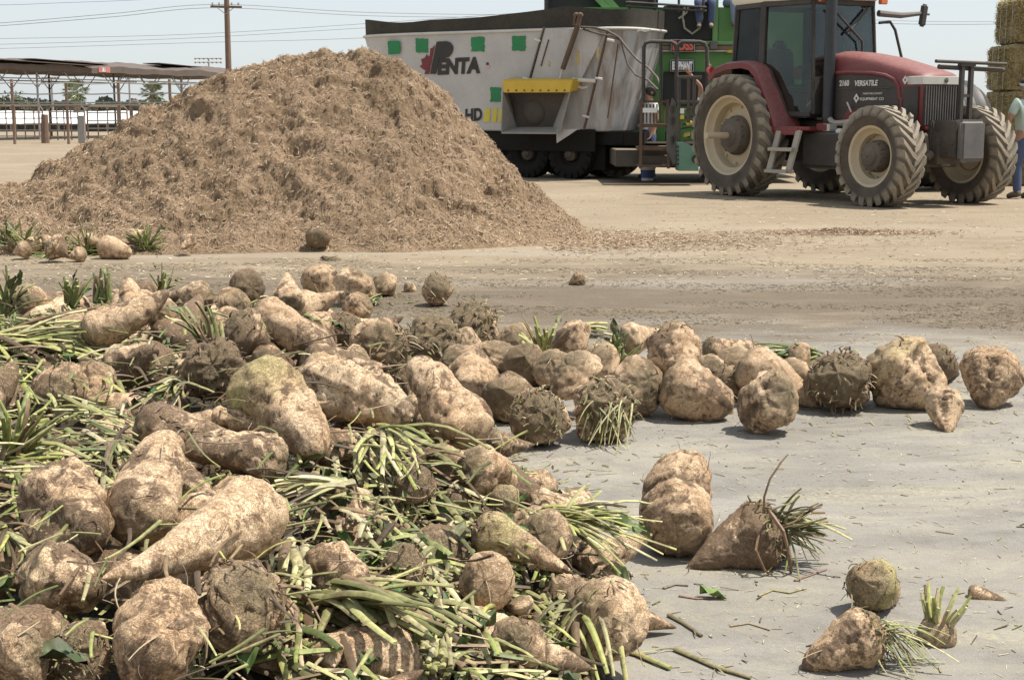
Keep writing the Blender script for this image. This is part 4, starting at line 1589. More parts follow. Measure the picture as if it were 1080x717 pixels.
for (a, c_) in (((563.5, 41.2), (569.6, 43.6)), ((551.5, 82.2), (558, 84)), ((640.5, 42), (647.5, 43.6)), ((628, 82.4), (635, 83.6)), ((614.6, 122), (621.4, 124))):
    stube('hinge_pin', [a, c_], .024, M_PIN, [.08, .08])
stube('hinge_pin', [(604, 84.2), (628, 85.6)], .038, M_PIN, [.12, .08])
stube('hose', [(613, 29), (627, 29.5), (641, 33), (653, 40), (662, 52), (672, 63), (684, 72), (693, 82), (697, 92)], .022, M_HOSE, [.06, .08, .12, .15, .2, .3, .45, .6, .75])
stube('hose', [(615, 31), (632, 36), (645, 38.5), (655, 43), (658, 55), (662, 68), (670, 79), (684, 85), (694, 95)], .018, M_HOSE, [.06, .07, .12, .14, .14, .18, .25, .45, .7])
for (px, py, w_) in ((672, 31.5, 14), (606, 91.5, 14)):
    decal('chalk_mark', [(px, py), (px + w_ * .3, py - 1.2), (px + w_ * .6, py + .6), (px + w_, py - .8), (px + w_ * .95, py + 1.6), (px + w_ * .55, py + 2.6), (px + w_ * .25, py + 1.2), (px + .4, py + 2.8)],
          paint('chalk_mat', (.62, .61, .58), .8, .1) if px > 650 else bpy.data.materials['chalk_mat'], lift=.034)
decal('wear_mark', ragged(607, 54, 611, 68, 31), paint('worn_yellow_mat', (.45, .36, .14), .7, .3), lift=.036)
decal('wear_mark', ragged(629, 50, 631.5, 62, 33), bpy.data.materials['worn_yellow_mat'], lift=.036)
decal('wear_mark', ragged(578, 65, 580, 70, 34), bpy.data.materials['worn_yellow_mat'], lift=.036)
# discharge chute
ch = MB()
OUT = .42
top_a, top_b = [(529.3, 85), (604, 84.8)]
ch.prism([S(529.6, 85, .34), S(604.3, 84.6, .34), S(601, 97.8, .34), S(531, 98, .34)], -sl_n * .34)
yh = ch.build('chute_hood', M_YEL, W, bevel=.01)
q = MB()
for k in range(8):
    p = S(536 + k * 8.5, 95.6, .345)
    q.cyl(p, p + sl_n * .012, .018, 6)
q.build('rivets', M_STEELD, yh)
q = MB()
q.prism([S(536, 97, .02), S(597, 97, .02), S(583, 134, .02), S(545, 134, .02)], -sl_n * .012)
op = q.build('chute_opening', M_BLACKP, W, smooth=0)  # black plate paints in the shade inside the chute
q = MB()
c0 = S(563, 119, .022)
q.lathe([(0, .24), (.03, .22), (.06, .15), (.09, .07), (.095, .01)], c0, sl_n, 28)
q.build('auger_cone', paint('auger_dust_mat', (.06, .052, .045), .8, .3, (.16, .13, .10)), op)
q = MB()
q.prism([S(536, 97, .01), S(545, 134, .01), S(529, 139.5, OUT), S(530.6, 97, .335)], Vector((-1, 0, 0)) * .015)
q.build('chute_cheek', M_CHUTE, W, smooth=0)
q = MB()
q.prism([S(597, 97, .01), S(583, 134, .01), S(590, 140, OUT), S(601.2, 97, .335)], Vector((1, 0, 0)) * .015)
q.build('chute_cheek', M_CHUTE, W, smooth=0)
q = MB()
q.prism([S(545, 134, .012), S(583, 134, .012), S(590, 140, OUT), S(529, 139.5, OUT)], Vector((0, 0, -.03)))
q.build('chute_floor', M_CHUTE, W, smooth=0)
q = MB()
q.prism([S(587, 137.5, .32), S(610, 136, .22), S(600, 143, .28), S(587.5, 151, .34)], sl_n * .015)
q.build('deflector', M_TUB, W, smooth=0)
# running gear
q = MB()
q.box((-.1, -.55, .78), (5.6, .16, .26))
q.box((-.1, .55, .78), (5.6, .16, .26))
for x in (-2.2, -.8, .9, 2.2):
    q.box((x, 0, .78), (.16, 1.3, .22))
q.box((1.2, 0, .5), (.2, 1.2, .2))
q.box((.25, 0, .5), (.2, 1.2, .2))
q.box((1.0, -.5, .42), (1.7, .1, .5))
q.box((-.6, -.35, .62), (4.2, .06, .62))  # dark undershield added to fill the shaded space under the tub
q.box((.35, -.86, .74), (2.9, .04, .42))  # dark skirt added before the wheels, painting in the shade there
q.build('frame', M_UNDERSHADE, W, bevel=.01)
for x in (.25, 1.2):
    for s in (-1, 1):
        wheel(W, None, (x, s * .62, .47), .47, .36, .25, 18, s, hubr=.12, rimmat=M_UNDERSHADE, tyremat=M_UNDERSHADE)
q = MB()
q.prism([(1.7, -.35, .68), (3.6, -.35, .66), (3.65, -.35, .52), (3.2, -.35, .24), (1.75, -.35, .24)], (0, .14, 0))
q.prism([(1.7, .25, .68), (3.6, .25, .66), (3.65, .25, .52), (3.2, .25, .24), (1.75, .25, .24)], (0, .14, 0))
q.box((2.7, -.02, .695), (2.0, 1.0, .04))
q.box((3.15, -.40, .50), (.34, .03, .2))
q.build('tongue', M_UNDERSHADE, W, bevel=.008)
q = MB()
q.box((3.15, -.425, .50), (.30, .02, .22))
q.build('tongue_plate', M_RUSTY, W)
q = MB()
q.box((2.7, -.545, .71), (2.0, .03, .03))
q.build('tongue_edge', paint('edge_rust_mat', (.24, .19, .14), .7, .3), W)

# ================================================================== green machine behind
M_GREEN = paint('green_machine_mat', (.055, .205, .035), .42, .22, (.30, .30, .16), 0, 1.6, .5, updust=.5)
M_GREENL = paint('light_green_mat', (.12, .29, .08), .42, .2, (.32, .34, .2), 0, 2)
M_SCREEN = paint('black_screen_mat', (.012, .013, .012), .7, .12, (.12, .11, .08), 0, 3)
M_TEAL = paint('teal_paint_mat', (.075, .26, .20), .5, .35, (.36, .32, .24), 0, 4)
M_BROWNB = paint('brown_strip_mat', (.16, .07, .05), .6, .3)
gm0 = at_y(720, 120, 28.0)
G = thing('green_harvester', (gm0.x, 28.6, 0), 'big green machine with black screens and two sign plates, behind the mixer and tractor', 'farm machine')
GI = inv_of(G)


def panel(name, x0, y0, x1, y1, Yd, th, mat, parent=G, bevel=.012):
    a, c_ = at_y(x0, y0, Yd), at_y(x1, y1, Yd)
    q = MB()
    q.box(((a.x + c_.x) / 2, Yd + th / 2, (a.z + c_.z) / 2), (abs(c_.x - a.x), th, abs(a.z - c_.z)))
    return q.build(name, mat, parent, GI, bevel=bevel)


def pbar(q, pts, Yd, r, n=8):
    ys = Yd if isinstance(Yd, (list, tuple)) else [Yd] * len(pts)
    q.tube([at_y(px, py, y) for (px, py), y in zip(pts, ys)], r, n)


body = panel('body', 600, 8, 860, 150, 28.05, 1.9, M_GREEN)
panel('lower_frame', 596, 138, 850, 152, 27.9, 1.6, M_GREEN)
panel('screen_or_opening', 700, 6.5, 752, 43, 27.99, .05, M_SCREEN)
panel('screen_or_opening', 700, 76, 746, 112, 27.99, .05, M_SCREEN)  # flat black panel paints in the shade of an opening here
panel('corner_post', 752.5, -6, 757, 45, 27.93, .12, M_GREENL)
panel('side_door', 758, 8, 790, 49, 27.96, .08, M_GREEN)
panel('window', 776, 27, 786, 40, 27.94, .03, M_SCREEN)
panel('ledge', 656, 43.5, 800, 47.5, 27.9, .14, M_GREENL)
panel('trim_strip', 660, 48.5, 800, 53, 27.93, .1, M_BROWNB, bevel=.005)
panel('trim_strip', 660, 53.4, 800, 54.6, 27.94, .1, M_PALE, bevel=.003)
panel('latch_box', 749, 44, 757, 52.5, 27.78, .12, M_GREYP)
panel('marker', 767, 53, 774, 56, 27.86, .06, M_YEL)
hopper = panel('hopper', 576, -40, 694, 13, 28.3, 1.6, M_SCREEN)
q = MB()
for (a, c_) in (((624, -8), (644, 13)), ((634, -8), (653, 13))):
    q.bar(at_y(*a, 28.2), at_y(*c_, 28.2), .10, .12)
q.build('diagonal_beam', M_GREENL, G, GI)
q = MB()
q.bar(at_y(576.5, -10, 28.22), at_y(576.5, 14, 28.22), .06, .06)
q.bar(at_y(690, -10, 28.22), at_y(690, 14, 28.22), .06, .06)
q.build('hopper_post', M_DARK, G, GI)
q = MB()
pbar(q, [(660, 2.5), (700, 5), (745, 8)], 27.7, .022)
pbar(q, [(660, 7), (700, 9.5), (745, 12)], 27.7, .022)
for px in (664, 690, 716, 742):
    pbar(q, [(px, -12), (px, 13)], 27.72, .025)
q.build('railing', M_DARK, G, GI)
q = MB()
pbar(q, [(722, 8), (720, 18), (722, 30), (730, 36), (738, 30), (741, 18), (740, 8)], 27.9, .02)
pbar(q, [(726, 8), (724, 14), (716, 20)], 27.9, .02)
q.build('screen_hose', M_GALV, G, GI)


def sign(x0, y0, x1, y1, txt, tmat, back, sz):
    p = panel('sign_plate', x0, y0, x1, y1, 27.85, .03, M_WHITE, bevel=.02)
    panel('sign_field', x0 + 1.2, y0 + 1.2, x1 - 1.2, y1 - 1.2, 27.842, .012, back, p, bevel=0).parent = p
    a, c_ = at_y(x0 + 2.4, y1 - 3.2, 27.838), at_y(x1 - 2.2, y1 - 3, 27.838)
    M = GI @ (Matrix.Translation(a) @ Matrix.Rotation(R_(90), 4, 'X'))
    text_mesh('lettering', txt, sz, tmat, p, M, width=c_.x - a.x, offset=.012)


sign(707, 41, 733.5, 56, 'ROSS', paint('red_letter_mat', (.62, .10, .06), .5, .1), M_INK, .24)
sign(706.5, 62.5, 732.5, 76.5, 'ELEPHANT', M_WHITE, M_INK, .2)

# access platform on its near side: steps, rails, bracket
YP = 25.3
q = MB()
for (x0, y0, x1, y1) in ((676, 106, 705, 108.5), (675, 131, 706, 134.5), (673, 154.5, 706, 158.5), (674, 174, 706, 176.5)):
    a, c_ = at_y(x0, y0, YP), at_y(x1, y1, YP)
    q.box(((a.x + c_.x) / 2, YP + .25, (a.z + c_.z) / 2), (c_.x - a.x, .5, a.z - c_.z))
for px in (676.5, 704):
    q.bar(at_y(px, 105, YP), at_y(px - (1.0 if px < 690 else -1), 178, YP), .05, .05)
ap = q.build('access_steps', M_RUSTY, G, GI, bevel=.005)
q = MB()
for k in range(7):
    px = 678.5 + k * 3.6
    pbar(q, [(px, 110), (px, 130)], YP + .05, .014, 6)
q.build('step_guard', M_RUSTY, ap, GI)
panel('step_label', 678, 114, 693, 119, YP - .03, .012, M_WHITE, ap, bevel=0)
q = MB()
pbar(q, [(678.5, 108), (679, 50), (681, 45.5), (686, 44), (708, 44.5), (712, 47), (713.5, 52), (713.5, 110)], YP, .035, 10)
pbar(q, [(713.5, 60), (715, 48), (719, 44.5), (738, 44.5), (743, 46), (745.5, 51), (746, 95)], YP - .12, .035, 10)
pbar(q, [(697, 45), (697, 106)], YP, .03, 8)
q.build('hoop_rail', M_DARK, G, GI)
q = MB()
a = [(714, 82), (740, 82)], [(714, 108), (738, 108)], [(726.5, 82), (726, 130)], [(732, 82), (731.5, 128)], [(716, 82), (716, 150)]
for p in a:
    pbar(q, p, YP - .1, .035, 8)
q.build('support_posts', M_STEELD, G, GI)
q = MB()
poly = [at_y(px, py, YP - .06) for px, py in ((709, 103), (713, 108), (713.5, 172), (710, 174), (703, 158), (703, 140), (705, 118))]
q.prism(poly, (0, .04, 0))
q.build('bracket_plate', M_GREYP, G, GI, smooth=0)
q = MB()
for py in (112, 124, 144):
    pbar(q, [(709, py), (709, py + 7)], YP - .085, .03, 8)
q.build('bracket_slots', M_BLACKP, G, GI)
panel('warning_label', 717.5, 114.5, 721.5, 120, YP - .2, .01, M_WHITE, bevel=0)
panel('warning_label', 717.5, 121.5, 721.5, 126, YP - .2, .01, M_YELD, bevel=0)
q = MB()
poly = [at_y(px, py, YP - .25) for px, py in ((715, 152), (717, 149.5), (727, 152.5), (734, 157), (736.5, 168), (737, 180.5), (715.5, 180.5))]
q.prism(poly, (0, .5, 0))
tb = q.build('hitch_box', M_TEAL, G, GI, bevel=.01)
q = MB()
for py in (155, 159.5, 164, 168.5, 173):
    p = at_y(714.2, py, YP - .26)
    q.box(p, (.05, .03, .04))
p = at_y(733.5, 168, YP - .27)
q.cyl(p, p + Vector((0, .03, 0)), .07, 12)
q.build('hitch_bolts', M_BLACKP, tb, GI)
q = MB()
rr = random.Random(8)
for k in range(8):
    y0 = 118 + k * 4.5
    pbar(q, [(720 + rr.uniform(-2, 2), y0), (726 + rr.uniform(-2, 2), y0 + rr.uniform(-6, 6)), (733 + rr.uniform(-2, 2), y0 + rr.uniform(-4, 6)), (738, y0 + rr.uniform(-8, 2))], YP + .1, .018, 6)
q.build('hoses', M_HOSE, G, GI)
q = MB()
for (px, py) in ((727, 131), (724, 143), (736, 128)):
    p = at_y(px, py, YP)
    q.cyl(p - Vector((.05, 0, 0)), p + Vector((.06, 0, .03)), .035, 8)
q.build('brass_fitting', M_YEL, G, GI)
q = MB()
a, c_ = at_y(676, 176, YP), at_y(760, 182, YP)
q.box(((a.x + c_.x) / 2, YP + .3, .43), (c_.x - a.x, .3, .16))
q.box(((a.x + c_.x) / 2 + .6, YP + 1.6, .45), (c_.x - a.x + 2.0, 2.0, .3))
q.build('underframe', M_STEELD, G, GI, bevel=.01)
for px in (650, 800):
    p = at_y(px, 185, 28.8)
    wheel(G, GI, (p.x, 28.6, .5), .5, .4, .27, 16, -1, hubr=.12)

# bucket
bk0 = at(683, 190.5)
bk = thing('bucket', (bk0.x, bk0.y, 0), 'small white and blue bucket standing on the dirt below the steps', 'bucket')
q = MB()
q.lathe([(0, .02), (0, .115), (.26, .145), (.262, .15), (.275, .15), (.275, .138), (.02, .11), (.02, .01)], (0, 0, 0), (0, 0, 1), 24)
q.build('pail', M_WHITE, bk)
q = MB()
q.lathe([(.05, .1225), (.2, .1405), (.2, .1395), (.05, .1215)], (0, 0, 0), (0, 0, 1), 24)
q.build('label_band', paint('blue_band_mat', (.06, .12, .33), .5, .15), bk)
q = MB()
q.tube([(.15 * math.cos(a), .15 * math.sin(a) * .3 - .1 * math.sin(a), .26 - .10 * math.sin(a)) for a in [math.pi * k / 12 for k in range(13)]], .006, 6)
q.build('handle', M_GALV, bk)

# ================================================================== straw bales
M_STRAWB, nt, b = new_mat('straw_bale_mat')
v = coords(nt, (1, 1, 1))
n1 = noise_tex(nt, coords(nt, (3, 3, 18)), 2.0, 6, .7)
n2 = noise_tex(nt, coords(nt, (40, 40, 70)), 1.0, 5, .7)
c = mixc(nt, ramp(nt, n1, [(.3, 0.0), (.7, 1.0)]), (.36, .275, .135), (.60, .495, .275))
c = mixc(nt, ramp(nt, n2, [(.35, .8), (.6, 0.0)]), c, (.16, .11, .045))
nt.links.new(c, b.inputs['Base Color'])
b.inputs['Roughness'].default_value = .95
bump(nt, b, mathn(nt, 'ADD', n1, n2), .9, .04)
lev = [(0, .82), (.82, 1.64), (1.64, 2.44), (2.44, 3.26)]
labs = ['lowest big straw bale of the stack behind the standing man', 'second big straw bale up in the stack behind the man\'s head', 'third big straw bale up in the stack at the right edge', 'topmost rounded straw bale on the stack at the right edge']
for i, ((z0, z1), lab) in enumerate(zip(lev, labs)):
    x0 = 8.62 + (.10 if i == 3 else .02 * math.sin(i * 3))
    t = thing('straw_bale', (x0 + 1.2, 25.6, z0), lab, 'straw bale', group='stacked straw bales')
    sx_, sy_, sz_ = 2.4, 1.2, z1 - z0
    bm = bmesh.new()
    bmesh.ops.create_cube(bm, size=1)
    bmesh.ops.subdivide_edges(bm, edges=bm.edges[:], cuts=26, use_grid_fill=True)
    rs = .16 if i == 3 else .07
    for vtx in bm.verts:
        p = Vector((vtx.co.x * sx_, vtx.co.y * sy_, vtx.co.z * sz_))
        hx, hy, hz = sx_ / 2 - rs, sy_ / 2 - rs, sz_ / 2 - rs
        k = Vector((max(-hx, min(hx, p.x)), max(-hy, min(hy, p.y)), max(-hz, min(hz, p.z))))
        d = p - k
        if d.length > 1e-6:
            p = k + d.normalized() * min(rs, max(abs(d.x), abs(d.y), abs(d.z)))
        no = noise.noise(p * 3 + Vector((i * 7, 0, 0))) * .05 + noise.noise(p * 9) * .03 - .03 * max(0, math.cos(p.y * 15.7)) ** 8 - .03 * max(0, math.cos(p.x * 12)) ** 8
        dirv = Vector((p.x / sx_, p.y / sy_, p.z / sz_ * .3))
        p += dirv.normalized() * no
        vtx.co = p + Vector((0, 0, sz_ / 2))
    me = bpy.data.meshes.new('bale_body')
    bm.to_mesh(me)
    bm.free()
    me.polygons.foreach_set('use_smooth', [True] * len(me.polygons))
    me.materials.append(M_STRAWB)
    o = bpy.data.objects.new('bale_body', me)
    COL.objects.link(o)
    o.parent = t
    n = 5000
    pts = np.zeros((n, 3))
    f = NR.random(n) < .6
    pts[:, 0] = np.where(f, (NR.random(n) - .5) * sx_, -sx_ / 2)
    pts[:, 1] = np.where(f, -sy_ / 2, (NR.random(n) - .5) * sy_)
    pts[:, 2] = NR.random(n) * (sz_ - .1) + .05
    d = NR.normal(0, 1, (n, 3))
    d /= np.linalg.norm(d, axis=1, keepdims=True)
    pal = np.array([(.52, .42, .2), (.42, .32, .14), (.6, .5, .28), (.3, .22, .09)])
    fo = fibre_cloud('straw_ends', pts, .05 + .1 * NR.random(n), .003 + .003 * NR.random(n), pal[NR.integers(0, 4, n)] * (.8 + .4 * NR.random((n, 1))), d, M_CHAFF, 1)
    fo.parent = t
    tag(fo, kind='stuff')
    for k in range(3):
        y = -.3 + .3 * k
        q = MB()
        e = .02
        q.tube([(-sx_ / 2 - e, y, .03), (-sx_ / 2 - e, y, sz_ - .03)], .007, 5)
        q.build('twine', M_PALE, t)

# ================================================================== beets
M_BEET, nt, b = new_mat('beet_skin_mat')
v = coords(nt, rnd=True)
at_t = nd(nt, 'ShaderNodeVertexColor', layer_name='tone')
sc_ = nd(nt, 'ShaderNodeSeparateColor')
nt.links.new(at_t.outputs['Color'], sc_.inputs[0])
MUD, CRN, GRN = sc_.outputs[0], sc_.outputs[1], sc_.outputs[2]
oi = nd(nt, 'ShaderNodeObjectInfo')
n_lo = noise_tex(nt, v, 9, 5, .62, .5)
n_md = noise_tex(nt, v, 30, 7, .68, .8)
n_hi = noise_tex(nt, v, 130, 6, .7, .4)
n_wr = noise_tex(nt, v, 55, 4, .6, 2.2)
base = mixc(nt, ramp(nt, n_lo, [(.32, 0.0), (.68, 1.0)]), (.58, .385, .22), (.88, .67, .44))
base = mixc(nt, mathn(nt, 'MULTIPLY', oi.outputs['Random'], .5), base, (.47, .305, .175))
base = mixc(nt, ramp(nt, n_md, [(.50, 0.0), (.62, .72)]), base, (.27, .15, .075))
n_bl = noise_tex(nt, v, 14, 6, .6, 1.5)
base = mixc(nt, ramp(nt, n_bl, [(.55, 0.0), (.62, .5)]), base, (.22, .125, .065))
base = mixc(nt, ramp(nt, n_hi, [(.56, 0.0), (.74, .26)]), base, (.24, .145, .08))
n_rg = noise_tex(nt, coords(nt, (2.8, .7, .7), rnd=True), 34, 4, .6, .8)
base = mixc(nt, ramp(nt, n_rg, [(.47, 0.0), (.50, .32), (.53, 0.0)]), base, (.22, .13, .07))
base = mixc(nt, ramp(nt, n_wr, [(.48, 0.0), (.50, .45), (.52, 0.0)]), base, (.13, .075, .04))
base = mixc(nt, mathn(nt, 'MULTIPLY', GRN, ramp(nt, n_lo, [(.3, .35), (.6, .9)])), base, (.33, .305, .11))
# caked soil in patches, more where the tone attribute says so
n_bg = noise_tex(nt, v, 5.5, 4, .6, .8)
soil = mathn(nt, 'ADD', mathn(nt, 'MULTIPLY', n_bg, .55), mathn(nt, 'MULTIPLY', n_md, .50))
soil = mathn(nt, 'ADD', soil, mathn(nt, 'MULTIPLY', MUD, .30))
base = mixc(nt, ramp(nt, soil, [(.592, 0.0), (.66, .88)]), base, mixc(nt, n_hi, (.075, .046, .026), (.24, .155, .09)))
crc = mixc(nt, ramp(nt, n_md, [(.35, 0.0), (.65, 1.0)]), (.085, .058, .034), (.24, .185, .095))
base = mixc(nt, mathn(nt, 'MULTIPLY', CRN, ramp(nt, n_lo, [(.3, .55), (.6, 1.0)])), base, crc)
nt.links.new(base, b.inputs['Base Color'])
b.inputs['Roughness'].default_value = .62
b.inputs['Specular IOR Level'].default_value = .35
hh = mathn(nt, 'ADD', mathn(nt, 'MULTIPLY', n_md, 1.0), mathn(nt, 'MULTIPLY', n_hi, .22))
hh = mathn(nt, 'ADD', hh, mathn(nt, 'MULTIPLY', ramp(nt, n_rg, [(.45, 1.0), (.5, .3), (.55, 1.0)]), .12))
hh = mathn(nt, 'ADD', hh, mathn(nt, 'MULTIPLY', ramp(nt, n_wr, [(.45, 1.0), (.5, .2), (.55, 1.0)]), .35))
bump(nt, b, hh, .9, .007)
M_STEM = tone_mat('leaf_stalk_mat', .55, .4, sc=90, bs=.3, soil=.75)
M_LEAF = tone_mat('leaf_blade_mat', .6, .4, sc=40, bs=.5, soil=.7)
M_CUT = paint('cut_flesh_mat', (.62, .54, .40), .6, .3, (.3, .2, .12))

RT, UP, FW = Vector((1, 0, 0)), Vector((0, SP, CP)), Vector((0, CP, -SP))

# ---- shape of the ground under the beets: a low mound at the left
XB = [(1.0, .20), (2.4, .22), (3.2, .27), (3.85, .36), (4.4, .28), (4.75, .16), (5.3, -.08), (6.0, -.22), (7.0, -.45), (8.0, -.75), (9.2, -1.2), (10, -1.8)]
HM = [(.6, .0), (1.2, .40), (2.0, .47), (4.0, .50), (5.5, .50), (6.4, .46), (7.0, .36), (7.8, .22), (8.8, .09), (9.8, .0)]


def heap_h(x, y):
    xb = float(np.interp(y, [a for a, _ in XB], [c for _, c in XB]))
    hm = float(np.interp(y, [a for a, _ in HM], [c for _, c in HM]))
    t = (xb - x) / 1.15
    t = max(0.0, min(1.0, t))
    s = t * (2 - t)
    return hm * s * (1 - .0 * t)


def hit(px, py, off=0.0):
    """point where the pixel's ray meets the mound raised by off"""
    d = ray(px, py)
    lo = 1.2
    t = lo
    while t < 40:
        p = CAM + d * t
        g_ = heap_h(p.x, p.y)
        if 12.3 < p.y < 16 and p.x < 1.2:
            g_ = max(g_, float(fh_base(np.array([p.x]), np.array([p.y]))[0]))
        if p.z <= g_ + off:
            return p, t
        t += .012 if t < 8 else .05
    return CAM + d * 40, 40.0


def mound():
    x0, x1, y0, y1, st = -4.6, .7, .7, 9.9, .035
    nx, ny = int((x1 - x0) / st), int((y1 - y0) / st)
    q = []
    H = np.zeros((nx, ny))
    for i in range(nx):
        for j in range(ny):
            x, y = x0 + st * i, y0 + st * j
            h = heap_h(x, y)
            v = Vector((x, y, 0))
            h2 = h * .92 - min(.08, h * .5) - .012 + noise.noise(v * 9) * .03 + noise.noise(v * 22) * .015 if h > .012 else -.03
            H[i, j] = h2
            q.append((x, y, h2))
    fs = []
    for i in range(nx - 1):
        for j in range(ny - 1):
            if max(H[i, j], H[i + 1, j], H[i, j + 1], H[i + 1, j + 1]) > -.005:
                fs.append((i * ny + j, (i + 1) * ny + j, (i + 1) * ny + j + 1, i * ny + j + 1))
    me = bpy.data.meshes.new('trampled_leaves')
    me.from_pydata(q, [], fs)
    bm = bmesh.new()
    bm.from_mesh(me)
    bmesh.ops.delete(bm, geom=[v for v in bm.verts if not v.link_faces], context='VERTS')
    bm.to_mesh(me)
    bm.free()
    m, nt, b = new_mat('trampled_leaf_shade_mat')
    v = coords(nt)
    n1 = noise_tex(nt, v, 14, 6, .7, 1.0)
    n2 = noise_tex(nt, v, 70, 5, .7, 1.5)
    c = mixc(nt, ramp(nt, n1, [(.35, 0.0), (.65, 1.0)]), (.030, .022, .013), (.075, .062, .028))  # leaf and soil colour, darkened to deepen the shade between beets
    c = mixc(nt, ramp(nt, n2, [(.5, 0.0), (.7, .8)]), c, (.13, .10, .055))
    nt.links.new(c, b.inputs['Base Color'])
    b.inputs['Roughness'].default_value = .9
    bump(nt, b, n2, 1.0, .02)
    me.materials.append(m)
    me.polygons.foreach_set('use_smooth', [True] * len(me.polygons))
    o = bpy.data.objects.new('trampled_leaves', me)
    COL.objects.link(o)
    tag(o, 'crushed leaves and soil darkened like shade, packed between the heaped beets', 'crushed leaves', kind='stuff')


mound()

# ---- stalks
PALE = [(.40, .375, .185), (.33, .325, .14), (.46, .42, .25), (.29, .29, .115), (.36, .32, .165)]
GREEN = [(.17, .215, .07), (.13, .165, .05), (.22, .255, .09), (.09, .12, .035)]
YGRN = [(.36, .36, .115), (.29, .305, .09), (.23, .26, .075), (.42, .395, .17)]
OLIVE = [(.17, .17, .065), (.22, .21, .085), (.12, .125, .045), (.26, .25, .11)]
BROWN = [(.17, .11, .06), (.11, .072, .04), (.22, .15, .088), (.075, .05, .03)]
DRY = [(.40, .32, .20), (.32, .24, .14), (.24, .17, .10)]


def stem(mb, p0, d, L, r, rr, droop=.15, curl=.08, col=(.4, .4, .2), n=6, sides=6, base=1.25, tip=.7):
    d = d.normalized()
    s = d.cross(Vector((rr.uniform(-1, 1), rr.uniform(-1, 1), rr.uniform(-1, 1))))
    if s.length < 1e-3:
        s = d.cross(Vector((1, 0, 0)))
    s.normalize()
    cu = rr.uniform(-1, 1) * curl
    pts, rad, cols = [], [], []
    k0 = rr.uniform(.85, 1.15)
    kink = rr.random() < .18
    kt = rr.uniform(.35, .7)
    kd = Vector((rr.uniform(-1, 1), rr.uniform(-1, 1), rr.uniform(-.8, .3))) * .45
    for i in range(n):
        t = i / (n - 1)
        p = p0 + d * (L * t) + Vector((0, 0, -droop * L * t * t)) + s * (cu * L * math.sin(t * 2.6))
        if kink and t > kt:
            p = p + kd * (L * (t - kt))
        pts.append(p)
        rad.append(r * (base + (tip - base) * t))
        f = k0 * (.80 + .38 * t) if col[1] > .12 else k0
        cc = (col[0] * f, col[1] * f, col[2] * f)
        cols += [cc] * sides
    mb.tube(pts, rad, sides, True, .62, cols)


def leaf(mb, p0, d, L, wd, rr, col):
    d = d.normalized()
    s = d.cross(Vector((0, 0, 1)) + Vector((rr.uniform(-.5, .5), rr.uniform(-.5, .5), 0)))
    s.normalize()
    u = s.cross(d)
    N, Mw = 7, 5
    vs, fs, cs = [], [], []
    ph, am = rr.uniform(0, 6), rr.uniform(.25, .6)
    for i in range(N):
        t = i / (N - 1)
        w_ = wd * math.sin(math.pi * min(1, t * .93 + .07)) ** .7
        for j in range(Mw):
            f = j / (Mw - 1) * 2 - 1
            z = am * wd * math.sin(f * 3 + t * 9 + ph) + .35 * wd * abs(f) - L * .35 * t * t
            vs.append(p0 + d * (L * t) + s * (w_ * f) + u * z)
            k = rr.uniform(.85, 1.15) * (1.5 if abs(f) < .1 else 1)
            cs.append((col[0] * k, col[1] * k, col[2] * k))
    for i in range(N - 1):
        for j in range(Mw - 1):
            fs.append((i * Mw + j, i * Mw + j + 1, (i + 1) * Mw + j + 1, (i + 1) * Mw + j))
    mb.add(vs, fs, cs)


def pxdir(dx, dy, dd=0.0):
    return (RT * dx - UP * dy + FW * dd)


def fan(mb, p0, dx, dy, n, L, spread, pal, rr, r=.0045, droop=.15, dd=0.0, depth_spread=None, jitter=.02, nmix=.15, curl=.08, lvar=.45, flat=False):
    ds = spread if depth_spread is None else depth_spread
    for k in range(n):
        a = math.atan2(dy, dx) + rr.gauss(0, spread)
        if flat:
            d = Vector((math.cos(a), -math.sin(a) * 1.6, rr.gauss(.10, .16)))
        else:
            d = pxdir(math.cos(a), math.sin(a), dd + rr.gauss(0, ds))
        d.z = max(d.z, -.55)
        c = rr.choice(pal) if rr.random() > nmix else rr.choice(BROWN + OLIVE)
        o = p0 + Vector((rr.gauss(0, jitter), rr.gauss(0, jitter), rr.gauss(0, jitter * .5)))
        stem(mb, o, d, L * rr.uniform(1 - lvar, 1.1), r * rr.uniform(.65, 1.35), rr, droop * rr.uniform(.3, 1.6), curl, c)


def keep_above(mb, lift=.004, floor=None):
    """press stalks that would run into the ground back onto it"""
    for i, p in enumerate(mb.v):
        hg_ = heap_h(p.x, p.y)
        g_ = max(0.0, hg_ - min(.08, hg_ * .5)) + lift
        if p.z < g_:
            mb.v[i] = Vector((p.x, p.y, g_ + (g_ - p.z) * .03))


